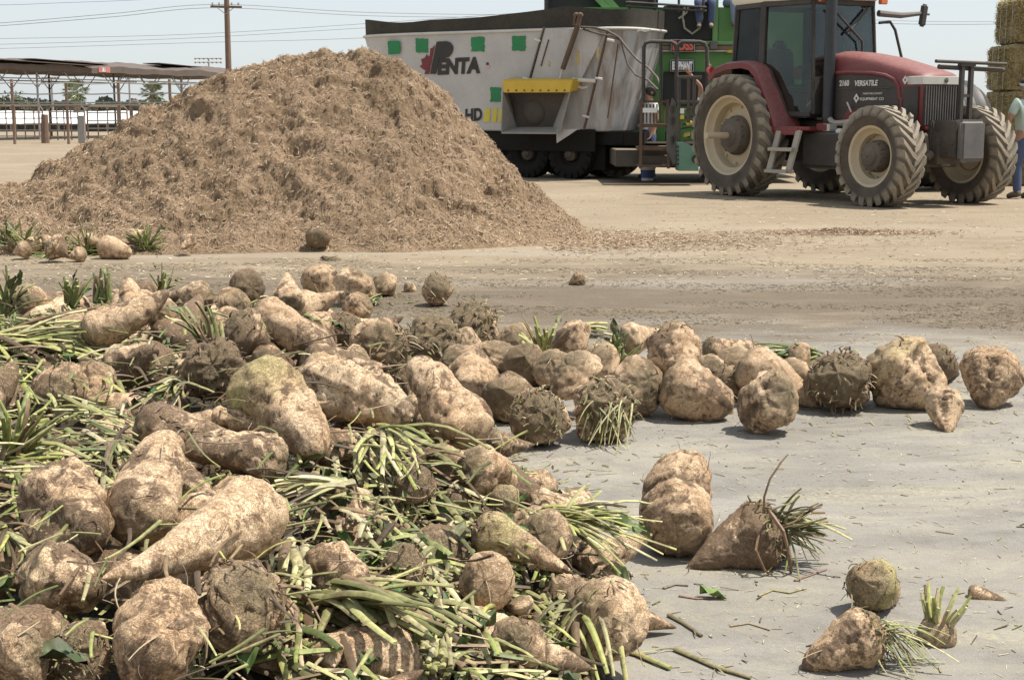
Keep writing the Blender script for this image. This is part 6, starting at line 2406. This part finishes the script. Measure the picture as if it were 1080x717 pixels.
# ------------------------------------------------------------------ bunches of cut stalks (each a thing)
GB = 'cut beet leaf bunches'
BUN = [
    # px, py, dx, dy, n, length px, spread, palette, radius, leaves, label
    (0, 362, 1, .12, 60, 135, .24, PALE + YGRN, .0062, 0, 'fat bunch of light green stalks fanning right at the left edge'),
    (225, 372, -.28, -1, 20, 66, .22, OLIVE + GREEN, .0065, 1, 'dark olive tuft of stalks standing upright near the middle of the heap'),
    (78, 322, 0, -1, 26, 36, .35, GREEN + OLIVE, .0055, 3, 'stubby dark green tuft left of the upright tail stub'),
    (108, 318, .1, -1, 16, 38, .2, GREEN + OLIVE, .006, 1, 'narrow dark green tuft leaning on the upright tail stub'),
    (12, 480, .35, -.7, 44, 80, .6, YGRN + PALE + GREEN, .0062, 2, 'spray of green stalks radiating at the left edge below the fat bunch'),
    (312, 336, .55, .8, 24, 46, .35, GREEN + PALE, .004, 2, 'green tuft hanging over the blunt cream beet'),
    (272, 316, -.5, .9, 22, 40, .4, GREEN + PALE, .0042, 2, 'small green tuft hanging below the wet dark grey beet'),
    (398, 312, -.2, .7, 26, 32, .7, YGRN + GREEN, .0042, 2, 'small bright green tuft beside the rounded tan beet at the back'),
    (572, 376, -.05, -1, 30, 46, .55, YGRN, .0065, 1, 'yellow-green leaf fan standing over the shadowed brown beet'),
    (600, 346, 1, -.25, 16, 42, .14, YGRN + PALE, .0075, 0, 'neat cut bunch of yellow-green stalks at the back of the row'),
    (650, 385, .0, -.9, 26, 40, .5, GREEN + YGRN, .006, 9, 'leafy green fan between the scarred and the spotted beet'),
    (858, 374, -1, -.05, 26, 62, .22, PALE + YGRN + GREEN, .0055, 4, 'green stalks laid along the top of the row'),
    (355, 510, -1, .22, 34, 70, .22, PALE, .0082, 0, 'bundle of thick pale stalks right of the long carrot-shaped beet'),
    (355, 622, .86, .5, 30, 150, .16, PALE + OLIVE, .0085, 0, 'long thick pale stalks sweeping down to the bottom edge'),
    (585, 545, 1, .35, 60, 105, .5, YGRN + PALE, .0048, 8, 'tangle of yellow-green stalks and leaves at the right foot of the heap'),
    (395, 455, .35, .9, 24, 120, .35, PALE + YGRN, .0062, 3, 'loose sheaf of pale stalks below the big warty beet'),
    (548, 592, -.75, -.8, 24, 120, .28, PALE + YGRN, .006, 2, 'stalks spreading up and left behind the ball-shaped beet'),
    (8, 330, .1, -1, 30, 48, .5, GREEN + OLIVE, .0055, 8, 'dark green leafy clump at the back left corner of the heap'),
    (170, 308, .2, -.8, 20, 30, .6, GREEN + PALE, .004, 4, 'sparse green stalks at the back left of the heap'),
    (190, 405, -.2, .9, 22, 60, .5, PALE + OLIVE, .0048, 2, 'olive stalks drooping left of the red-brown beet'),
    (120, 470, .3, .8, 26, 70, .7, PALE + OLIVE + BROWN, .0042, 3, 'twiggy brown-green stalks between the upright and the scarred beet'),
    (5, 560, .4, .9, 20, 80, .4, PALE + YGRN, .005, 1, 'thin pale stalks over the gnarled beet at the left edge'),
    (460, 700, -.2, -.7, 34, 90, .6, PALE + OLIVE + YGRN, .0055, 4, 'mixed stalks standing at the bottom left of the knotty beet'),
    (300, 575, .25, 1, 7, 110, .14, PALE, .0095, 0, 'few broken thick green stalks hanging right of the carrot-shaped beet'),
    (26, 264, .3, -.5, 80, 34, 1.2, GREEN + PALE, .005, 10, 'green leaf tuft at the far left foot of the brown heap'),
    (92, 266, .2, -.6, 70, 34, 1.2, GREEN + YGRN, .005, 4, 'green leaf tuft behind the brown hairy beet at the brown heap'),
    (152, 262, -.1, -.5, 60, 30, 1.2, GREEN + YGRN, .005, 3, 'green leaf tuft right of the long cream beet at the brown heap'),
    (55, 268, .6, .2, 60, 30, 1.2, GREEN + PALE + YGRN, .005, 6, 'pale green stalks spread before the brown hairy beet at the brown heap'),
    (5, 256, .2, -.7, 60, 30, 1.0, GREEN + OLIVE, .005, 6, 'green leafy stalks at the left border above the small tan beet'),
    (340, 272, .5, .3, 9, 24, .9, OLIVE + BROWN, .006, 0, 'dark twiggy stalk under the beet stuck in the brown heap'),
]
for i, (px, py, dx, dy, n, Lp, spr, pal, r, nl, lab) in enumerate(BUN):
    rr = random.Random(100 + i)
    P, D = hit(px, py, .06 if py > 300 else .02)
    up = .05
    L = Lp * D / FPX
    t = thing('leaf_bunch', P - Vector((0, 0, .04)), lab, 'leaf bunch', group=GB)
    inv = inv_of(t)
    q = MB()
    fan(q, P, dx, dy, n, L, spr, pal, rr, r * min(1.6, max(1.0, D / 4)), .18, -.12, depth_spread=min(.35, spr), jitter=L * .09, nmix=.2, flat=(dy > -.3 or i in (16, 22)))
    keep_above(q, .01)
    q.build('stalks', M_STEM, t, inv, fix=False, smooth=60)
    nl = (nl + 1) // 2
    if nl:
        for k in range(nl):
            q = MB()
            a = math.atan2(dy, dx) + rr.gauss(0, spr)
            d = pxdir(math.cos(a), math.sin(a), rr.gauss(-.1, .3))
            leaf(q, P + d * L * rr.uniform(.3, .85), d, L * rr.uniform(.2, .42), L * rr.uniform(.06, .13), rr, rr.choice([(.06, .105, .025), (.09, .14, .04), (.045, .075, .02), (.12, .13, .055)]))
            keep_above(q, .012)
            q.build('leaf_blade', M_LEAF, t, inv, fix=False, smooth=80)

# ------------------------------------------------------------------ loose pieces lying on the concrete
LOOSE = [
    ([(654, 684), (672, 689), (690, 697), (707, 704)], .0085, PALE[3], 'fat green stalk lying on the concrete by the big round beet'),
    ([(712, 684), (735, 694), (755, 703), (792, 714)], .007, (.22, .19, .10), 'brown-green stalk lying at the bottom edge on the concrete'),
    ([(705, 648), (720, 656), (732, 664), (740, 670)], .006, (.17, .13, .08), 'short frayed brown twig between two longer stalks'),
    ([(716, 628), (735, 631), (760, 630)], .0035, (.24, .14, .09), 'thin reddish twig below the bristling beet'),
    ([(800, 628), (815, 622), (832, 625), (850, 620)], .0035, (.30, .28, .13), 'thin crooked stalk below the stump of the bristling beet'),
    ([(838, 612), (855, 606), (872, 600)], .0035, (.22, .12, .09), 'reddish twig right of the bristling beet'),
    ([(770, 660), (790, 657), (812, 664)], .003, (.3, .22, .13), 'dry straw bent on the concrete left of the conical beet'),
    ([(700, 620), (712, 616), (726, 617)], .004, (.2, .16, .1), 'dark stub of stalk near the tangled stalks'),
]
for i, (pts, r, c, lab) in enumerate(LOOSE):
    rr = random.Random(i)
    W3 = [at(px, py, r * .8) for px, py in pts]
    q = MB()
    n = len(W3)
    q.tube(W3, [r * (1.1 - .35 * k / (n - 1)) for k in range(n)], 8, True, .7, [tuple(x * rr.uniform(.85, 1.2) for x in c) for _ in range(n * 8)])
    if r > .005:
        for k in range(3):
            a = W3[rr.randrange(n - 1)]
            stem(q, a, Vector((rr.gauss(0, 1), rr.gauss(0, 1), .2)), .05, r * .35, rr, .2, .1, c, 5, 5)
        for j, p in enumerate(q.v):
            if p.z < .001:
                q.v[j] = Vector((p.x, p.y, .001))
    tag(q.build('loose_stalk', M_STEM, None, fix=False, smooth=60), lab, 'loose stalk', 'stalks dropped on the concrete')
P = at(742, 622, .004)
q = MB()
leaf(q, at(738, 622, .02), Vector((1, -.25, 0)), .075, .018, random.Random(5), (.16, .24, .07))
for j, p in enumerate(q.v):
    q.v[j] = Vector((p.x, p.y, max(.003, p.z)))
tag(q.build('fallen_leaf', M_LEAF, None, fix=False, smooth=80), 'small green leaf flat on the concrete below the bristling beet', 'leaf')

# ------------------------------------------------------------------ half-buried beets filling the heap
FILL = []
rr = random.Random(77)
protos = []
PL = [('muddy', .45), ('pale', .08), ('tan', .2), ('soil-streaked', .35), ('cream', .05), ('brown', .5), ('knobbly', .15), ('grubby', .3)]
for k in range(8):
    q = MB()
    R = .08
    L = R * rr.uniform(2.8, 4.6)
    beet_body(q, L, R, 900 + k, 42, 38, dict(lump=rr.uniform(.1, .16), mud=PL[k][1] + .04, p=rr.uniform(.7, 1.3), tail=rr.uniform(.08, .3), crown=.7, fur=rr.uniform(.04, .14)))
    o = q.build('sugar_beet', M_BEET, None, smooth=180)
    COL.objects.unlink(o)
    protos.append((o, L, R, PL[k][0]))


def short(lab):
    for cut in (' with ', ' at ', ' in ', ', ', ' left ', ' right ', ' behind', ' under', ' over', ' lying', ' standing', ' showing', ' whose', ' tucked', ' wedged', ' perched', ' poking', ' from ', ' among',
                ' caught', ' deep', ' on ', ' below', ' between', ' close', ' pressed', ' half', ' touching', ' alone', ' by ', ' cut ', ' out', ' beside', ' raised', ' hidden', ' partly', ' low ', ' just', ' covered'):
        lab = lab.split(cut)[0]
    return lab


heroes = [(o, short(o['label'])) for o in bpy.data.objects if o.get('category') == 'sugar beet']
seen = {}
for o, s_ in heroes:
    seen[s_] = seen.get(s_, 0) + 1
heroes = [(o.location.copy(), s_) for o, s_ in heroes if seen[s_] == 1 and len(s_.split()) >= 3]
used = set()
for _ in range(6000):
    x, y = rr.uniform(-3.3, .40), rr.uniform(1.9, 9.0)
    if abs(x) > .40 * y + .15:
        continue
    h = heap_h(x, y)
    if h < .02:
        continue
    s = rr.uniform(.7, 1.2) * (1.3 if y > 5 else 1.0)
    p = Vector((x, y, h + rr.uniform(-.07, .01)))
    dcam = p - CAM
    zc_ = dcam.y * CP - dcam.z * SP
    ppx, ppy = CXP + FPX * dcam.x / zc_, CYP - FPX * (dcam.y * SP + dcam.z * CP) / zc_
    if -30 < ppx < 115 and 325 < ppy < 530 and rr.random() < .3:
        continue
    if 290 < ppx < 500 + (ppy - 480) * .2 and ppy > 470 and rr.random() < .55:
        continue
    ok = True
    for (a, c_, R) in BEETS:
        ab = c_ - a
        tt = max(0, min(1, (p - a).dot(ab) / ab.length_squared))
        if (p - (a + ab * tt)).length < R * .75 + .08 * s * .75:
            ok = False
            break
    if not ok:
        continue
    for (fx, fy, fs) in FILL:
        if math.hypot(fx - x, fy - y) < .16 * (s + fs) * .5:
            ok = False
            break
    if not ok:
        continue
    o, L, R, look = rr.choice(protos)
    near = sorted(heroes, key=lambda hh_: (hh_[0] - p).length)[:8]
    lab = None
    for loc, s_ in near:
        dx, dy = p.x - loc.x, p.y - loc.y
        rel = ('right of' if dx > 0 else 'left of') if abs(dx) > abs(dy) * .7 else ('behind' if dy > 0 else 'in front of')
        cand = 'sunken %s beet %s the %s' % (look, rel, s_)
        if not any((u_[0] == rel and u_[1] == s_) for u_ in used) and len(cand.split()) <= 16:
            lab = cand
            used.add((rel, s_))
            break
    if lab is None:
        continue
    FILL.append((x, y, s))
    c_ = o.copy()
    COL.objects.link(c_)
    az = rr.uniform(0, 2 * PI)
    d = Vector((math.cos(az), math.sin(az), rr.uniform(-.5, .4)))
    M = rot_to(d, rr.uniform(0, 6.28))
    c_.rotation_euler = M.to_euler()
    c_.scale = (s, s * rr.uniform(.9, 1.1), s)
    c_.location = p - M @ Vector((.07 * s, 0, 0))
    tag(c_, lab, 'sugar beet', 'half-buried sugar beets')
    if len(FILL) >= 130:
        break
for o, L, R, k in protos:
    bpy.data.objects.remove(o)
print('fill beets', len(FILL))

# ------------------------------------------------------------------ tangled stalks everywhere on the mound: uncountable
rr = random.Random(21)
q = MB()
lf = MB()


def litter_at(px, py, ang, spr, Lr, pal, r=.0045, off=.03):
    P, D = hit(px, py, off)
    if D > 12:
        return
    if heap_h(P.x, P.y) < .03:
        P, D = hit(px, py, .004)
    a = ang + rr.gauss(0, spr)
    d = Vector((math.cos(a), -math.sin(a) * 1.9, rr.gauss(-.03, .15)))
    d.normalize()
    L = rr.uniform(*Lr) * (1.0 if D < 5 else .8)
    stem(q, P - d.normalized() * L * .5, d, L, r * rr.uniform(.5, 1.4), rr, .1, .12, rr.choice(pal), 6, 5)


MIX = PALE + OLIVE + OLIVE + YGRN + BROWN + BROWN + DRY + GREEN
# dense stalk field at the front (right of the big beets)
for _ in range(780):
    px, py = rr.uniform(290, 620), rr.uniform(455, 740)
    if px > 420 + (py - 455) * .9 + 60:
        continue
    if px < 330 and py < 590:
        continue
    litter_at(px, py, .55, .65, (.06, .20), MIX, .0070, rr.uniform(-.08, .05))
for _ in range(520):
    litter_at(rr.uniform(300, 640), rr.uniform(440, 740), .4, 1.6, (.03, .11), BROWN + DRY + OLIVE, .003, rr.uniform(-.08, .04))
# some lie across the beets
for _ in range(200):
    litter_at(rr.uniform(-10, 560), rr.uniform(300, 720), rr.uniform(0, 3.1), 1.0, (.05, .16), MIX, .0036, rr.uniform(.07, .14))
for _ in range(420):
    litter_at(rr.uniform(-20, 130), rr.uniform(320, 530), rr.uniform(-.6, .8), .7, (.08, .22), PALE + YGRN + OLIVE + GREEN + BROWN, .0052, rr.uniform(.0, .08))
# over the rest of the heap
for _ in range(800):
    px, py = rr.uniform(-20, 470), rr.uniform(300, 730)
    litter_at(px, py, rr.uniform(0, 3.1), 1.0, (.04, .16), MIX, .0044, rr.uniform(-.09, .02))
for _ in range(650):
    px, py = rr.uniform(-20, 440), rr.uniform(290, 420)
    litter_at(px, py, rr.uniform(0, 3.1), 1.0, (.06, .2), OLIVE + GREEN + DRY + BROWN, .0045, rr.uniform(-.08, .04))
# world-wide scatter so the heap's other side is covered too
for _ in range(2600):
    x, y = rr.uniform(-4.3, .4), rr.uniform(1.0, 9.3)
    if x > -.36 * y and rr.random() < .65:
        continue
    h = heap_h(x, y)
    if h < .02:
        continue
    a = rr.uniform(0, 6.28)
    stem(q, Vector((x, y, h + rr.uniform(-.01, .03))), Vector((math.cos(a), math.sin(a), rr.gauss(0, .2))), rr.uniform(.05, .2), .0042 * rr.uniform(.6, 1.3), rr, .1, .1, rr.choice(MIX), 5, 5)
# around the beets of the row and at the foot of the heap
for _ in range(420):
    px = rr.uniform(520, 1075)
    py = 432 + rr.gauss(0, 12) if rr.random() < .35 else rr.uniform(355, 415)
    litter_at(px, py, rr.uniform(0, 3.1), 1.0, (.02, .10), OLIVE + DRY + BROWN + PALE, .003, rr.uniform(.0, .12) if py < 410 else .004)
keep_above(q, .003)
tag(q.build('tangled_stalks', M_STEM, None, fix=False, smooth=60), 'countless cut leaf stalks lying tangled over the heap', 'stalk litter', kind='stuff')
for _ in range(130):
    px, py = (rr.uniform(330, 680), rr.uniform(470, 720)) if rr.random() < .65 else (rr.uniform(0, 430), rr.uniform(295, 700))
    P, D = hit(px, py, rr.uniform(.0, .05))
    if D > 12 or heap_h(P.x, P.y) < .05:
        continue
    d = Vector((rr.gauss(0, 1), rr.gauss(0, 1), rr.gauss(0, .3)))
    leaf(lf, P, d, rr.uniform(.03, .09), rr.uniform(.01, .026), rr, rr.choice([(.05, .10, .025), (.07, .11, .03), (.04, .06, .02), (.10, .10, .045), (.11, .14, .05)]))
keep_above(lf, .004)
tag(lf.build('torn_leaves', M_LEAF, None, fix=False, smooth=80), 'torn dark green leaf scraps among the stalks', 'leaf scraps', kind='stuff')

# ================================================================== people
M_SKIN = paint('skin_mat', (.36, .20, .13), .6, .05, (.3, .2, .14), updust=0)
M_HAIR = paint('dark_hair_mat', (.015, .012, .010), .6, .05, updust=0)
M_GHAIR = paint('grey_hair_mat', (.30, .29, .27), .7, .05, updust=0)
M_JEANS = paint('blue_jeans_mat', (.045, .07, .15), .85, .2, (.2, .19, .17), updust=.05)
M_JEANSL = paint('faded_jeans_mat', (.16, .22, .32), .85, .2, (.3, .28, .25), updust=.05)
M_SHIRTG = paint('pale_green_shirt_mat', (.42, .52, .45), .85, .1, (.4, .42, .38), updust=.05)
M_SHIRTW = paint('white_shirt_mat', (.70, .70, .69), .85, .1, (.5, .48, .44), updust=.05)
M_SHIRTP = paint('pink_shirt_mat', (.42, .10, .25), .85, .1, (.4, .3, .3), updust=.05)
M_BOOT = paint('boot_mat', (.04, .03, .024), .7, .4)
M_CAP = paint('black_cap_mat', (.012, .012, .014), .8, .1, updust=.1)

J0 = dict(pelvis=(0, 0, .95), waist=(0, 0, 1.09), chest=(0, .0, 1.32), neck=(0, .0, 1.50), headb=(0, -.025, 1.575), head=(0, -.02, 1.655), top=(0, 0, 1.73),
          shL=(.185, 0, 1.425), elL=(.25, .03, 1.14), wrL=(.25, -.07, .90), paL=(.25, -.10, .83),
          shR=(-.185, 0, 1.425), elR=(-.25, .03, 1.14), wrR=(-.25, -.07, .90), paR=(-.25, -.10, .83),
          hpL=(.10, 0, .90), knL=(.11, -.02, .50), anL=(.115, .02, .09), toL=(.13, -.14, .035),
          hpR=(-.10, 0, .90), knR=(-.11, -.02, .50), anR=(-.115, .02, .09), toR=(-.13, -.14, .035))
RAD = dict(pelvis=.125, waist=.115, chest=.14, neck=.052, headb=.075, head=.098, top=.062, shL=.062, elL=.042, wrL=.029, paL=.03, hpL=.088, knL=.06, anL=.04, toL=.034)


def skin_mesh(name, verts, edges, radii, root, mat, parent, levels=2, flatten=None):
    me = bpy.data.meshes.new(name)
    me.from_pydata(verts, edges, [])
    ob = bpy.data.objects.new(name, me)
    COL.objects.link(ob)
    ob.modifiers.new('skin', 'SKIN')
    for i, r in enumerate(radii):
        sv = me.skin_vertices[0].data[i]
        sv.radius = r if isinstance(r, tuple) else (r, r)
        sv.use_root = (i == root)
    sd = ob.modifiers.new('sub', 'SUBSURF')
    sd.levels = sd.render_levels = levels
    dg = bpy.context.evaluated_depsgraph_get()
    m2 = bpy.data.meshes.new_from_object(ob.evaluated_get(dg))
    bpy.data.objects.remove(ob)
    m2.name = name
    m2.materials.clear()
    m2.materials.append(mat)
    m2.polygons.foreach_set('use_smooth', [True] * len(m2.polygons))
    o = bpy.data.objects.new(name, m2)
    COL.objects.link(o)
    o.parent = parent
    return o


def person(loc, rz, label, pose, shirt, trousers, hair=M_HAIR, cap=False, sleeve=.95):
    J = {k: Vector(v) for k, v in {**J0, **pose}.items()}
    t = thing('person', loc, label, 'person', rz)

    def rad(k):
        return RAD.get(k, RAD.get(k[:-1] + 'L', .05))
    names = list(J)
    idx = {k: i for i, k in enumerate(names)}
    vs = [tuple(J[k]) for k in names]
    rs = [rad(k) for k in names]
    es = [(idx[a], idx[b_]) for a, b_ in (('pelvis', 'waist'), ('waist', 'chest'), ('chest', 'neck'), ('neck', 'headb'), ('headb', 'head'), ('head', 'top'),
                                         ('chest', 'shL'), ('shL', 'elL'), ('elL', 'wrL'), ('wrL', 'paL'), ('chest', 'shR'), ('shR', 'elR'), ('elR', 'wrR'), ('wrR', 'paR'),
                                         ('pelvis', 'hpL'), ('hpL', 'knL'), ('knL', 'anL'), ('anL', 'toL'), ('pelvis', 'hpR'), ('hpR', 'knR'), ('knR', 'anR'), ('anR', 'toR'))]
    # fingers
    for s in 'LR':
        w_, p_ = J['wr' + s], J['pa' + s]
        d = (p_ - w_).normalized()
        side = d.cross(Vector((0, 1, .2)))
        if side.length < .05:
            side = Vector((1, 0, 0))
        side.normalize()
        nrm = d.cross(side)
        for k, (o_, ln) in enumerate(((-.03, .062), (-.01, .075), (.01, .07), (.029, .055))):
            a = len(vs)
            vs.append(tuple(p_ + side * o_ + d * .03))
            vs.append(tuple(p_ + side * o_ * 1.15 + d * (.03 + ln * .55) + nrm * .01))
            vs.append(tuple(p_ + side * o_ * 1.2 + d * (.03 + ln) + nrm * .03))
            rs += [.0095, .009, .0075]
            es += [(idx['pa' + s], a), (a, a + 1), (a + 1, a + 2)]
        a = len(vs)
        vs.append(tuple(w_ + d * .035 - side * .04))
        vs.append(tuple(w_ + d * .075 - side * .062 + nrm * .012))
        rs += [.011, .009]
        es += [(idx['pa' + s], a), (a, a + 1)]
    # nose
    hd = J['head']
    fw = (J['headb'] - J['neck'])
    fdir = Vector((0, -1, 0))
    a = len(vs)
    body = skin_mesh('body', vs, es, rs, idx['pelvis'], M_SKIN, t)
    q = MB()
    c = hd + Vector((0, 0, -.01))
    q.lathe([(-.02, .026), (.0, .02), (.022, .010), (.03, .003)], c + fdir * .092 + Vector((0, 0, -.012)), fdir + Vector((0, 0, -.5)), 10)
    for s in (-1, 1):
        q.lathe([(-.012, .012), (0, .028), (.012, .03), (.02, .02), (.022, .004)], c + Vector((s * .092, .01, -.005)), Vector((s, 0, 0)), 10)
    q.build('face', M_SKIN, body, smooth=180)
    q = MB()
    for s in (-1, 1):
        q.lathe([(0, .013), (.006, .010), (.009, .003)], c + Vector((s * .036, -.094, .018)), fdir, 10)
    q.build('eyes', M_HAIR, body, smooth=180)
    q = MB()
    q.box(c + Vector((0, -.092, -.055)), (.05, .012, .01))
    q.build('mouth', paint('lip_mat', (.25, .10, .08), .6, .0) if 'lip_mat' not in bpy.data.materials else bpy.data.materials['lip_mat'], body, bevel=.003)
    # hair or cap
    q = MB()
    prof = [(.0, .112), (.03, .111), (.06, .098), (.085, .07), (.10, .03), (.103, .002)]
    q.lathe(prof, hd + Vector((0, .012, .008)), Vector((0, .12, 1)), 20)
    q.lathe([(-.085, .085), (-.06, .104), (-.02, .111), (.01, .112)], hd + Vector((0, .030, .008)), Vector((0, .12, 1)), 20)
    q.build('hair', hair, t, smooth=180)
    if cap:
        q = MB()
        q.lathe([(-.005, .119), (.03, .119), (.07, .108), (.10, .075), (.115, .03), (.117, .002)], hd + Vector((0, .012, .02)), Vector((0, .10, 1)), 24)
        cpm = q.build('cap', M_CAP, t, smooth=60)
        q = MB()
        rim = [hd + Vector((.10 * math.sin(a), -.09 - .10 * math.cos(a) + .012, .02 - .02 * math.cos(a))) for a in [R_(-80 + 16 * k) for k in range(11)]]
        q.prism(rim, (0, 0, .008))
        q.build('cap_peak', M_CAP, cpm)
        q = MB()
        q.lathe([(-.012, .121), (.022, .122)], hd + Vector((0, .012, .02)), Vector((0, .10, 1)), 24)
        q.build('cap_band', M_SHIRTW, cpm)
    # shirt
    sv = [J['pelvis'] + Vector((0, 0, -.02)) * (1 if J['pelvis'].z - J['knL'].z > .2 else 0), J['waist'], J['chest'], J['neck'] * .55 + J['chest'] * .45,
          J['shL'], J['shL'].lerp(J['elL'], sleeve), J['shR'], J['shR'].lerp(J['elR'], sleeve)]
    skin_mesh('shirt', [tuple(v) for v in sv], [(0, 1), (1, 2), (2, 3), (2, 4), (4, 5), (2, 6), (6, 7)], [.15, .145, .168, .085, .085, .066, .085, .066], 1, shirt, t)
    tv = [J['waist'] * .35 + J['pelvis'] * .65, J['pelvis'], J['hpL'], J['knL'], J['anL'] + (J['anL'] - J['knL']).normalized() * .02, J['hpR'], J['knR'], J['anR'] + (J['anR'] - J['knR']).normalized() * .02]
    skin_mesh('trousers', [tuple(v) for v in tv], [(0, 1), (1, 2), (2, 3), (3, 4), (1, 5), (5, 6), (6, 7)], [.135, .145, .108, .078, .062, .108, .078, .062], 1, trousers, t)
    for s in 'LR':
        a_, o_ = J['an' + s], J['to' + s]
        back = a_ - (o_ - a_).normalized() * .05
        skin_mesh('boot', [tuple(a_ + Vector((0, 0, .06))), tuple(Vector((back.x, back.y, (a_.z + o_.z) / 2 + .0))), tuple(a_ * .45 + o_ * .55), tuple(o_ + (o_ - a_).normalized() * .04)],
                  [(0, 1), (1, 2), (2, 3)], [.05, .05, .05, .038], 0, M_BOOT, t)
    return t


p = at(1078, 209.5)
person((p.x, p.y, 0), R_(200), 'person in pale green shirt, jeans and dark cap standing with back turned',
       dict(elL=(.30, -.02, 1.16), wrL=(.20, -.22, 1.04), paL=(.13, -.26, 1.03), elR=(-.30, -.02, 1.16), wrR=(-.20, -.22, 1.04), paR=(-.13, -.26, 1.03)),
       M_SHIRTG, M_JEANS, M_GHAIR, True, .75)
p = at_y(685, 150, 27.75)
person((p.x, 27.75, 0), R_(-70), 'dark-haired person in a white shirt standing behind the access steps', {}, M_SHIRTW, M_JEANS, M_HAIR, False, .6)
p = at_y(749, 150, 26.3)
person((p.x, 26.3, 0), R_(-20), 'person in a white shirt reaching both arms up behind the tractor\'s big wheel',
       dict(shL=(.19, -.02, 1.46), elL=(.12, -.10, 1.78), wrL=(-.02, -.14, 2.04), paL=(-.04, -.15, 2.12), shR=(-.19, -.02, 1.46), elR=(-.17, -.12, 1.74), wrR=(-.33, -.2, 1.93), paR=(-.38, -.22, 1.99)),
       M_SHIRTW, M_JEANS, M_HAIR, False, .45)
SEAT = dict(pelvis=(0, 0, .10), waist=(0, .0, .24), chest=(0, -.03, .48), neck=(0, -.03, .66), headb=(0, -.055, .735), head=(0, -.05, .815), top=(0, -.03, .89),
            shL=(.185, -.03, .585), elL=(.26, -.08, .32), wrL=(.16, -.30, .26), paL=(.12, -.37, .25), shR=(-.185, -.03, .585), elR=(-.26, -.08, .32), wrR=(-.16, -.30, .26), paR=(-.12, -.37, .25),
            hpL=(.10, -.03, .08), knL=(.14, -.46, .10), anL=(.12, -.42, -.32), toL=(.13, -.57, -.38), hpR=(-.10, -.03, .08), knR=(-.14, -.46, .10), anR=(-.10, -.44, -.32), toR=(-.11, -.59, -.38))
zt_ = at_y(700, 8, 28.05).z
p = at_y(772, 10, 28.2)
person((p.x, 28.25, zt_), R_(12), 'person in a pink top sitting on top of the green machine, feet hanging', SEAT, M_SHIRTP, M_JEANSL, M_HAIR, False, .5)
p = at_y(744, 10, 28.2)
person((p.x, 28.25, zt_), R_(-8), 'capped person in white shirt and jeans sitting on the green machine', SEAT, M_SHIRTW, M_JEANS, M_HAIR, True, .5)
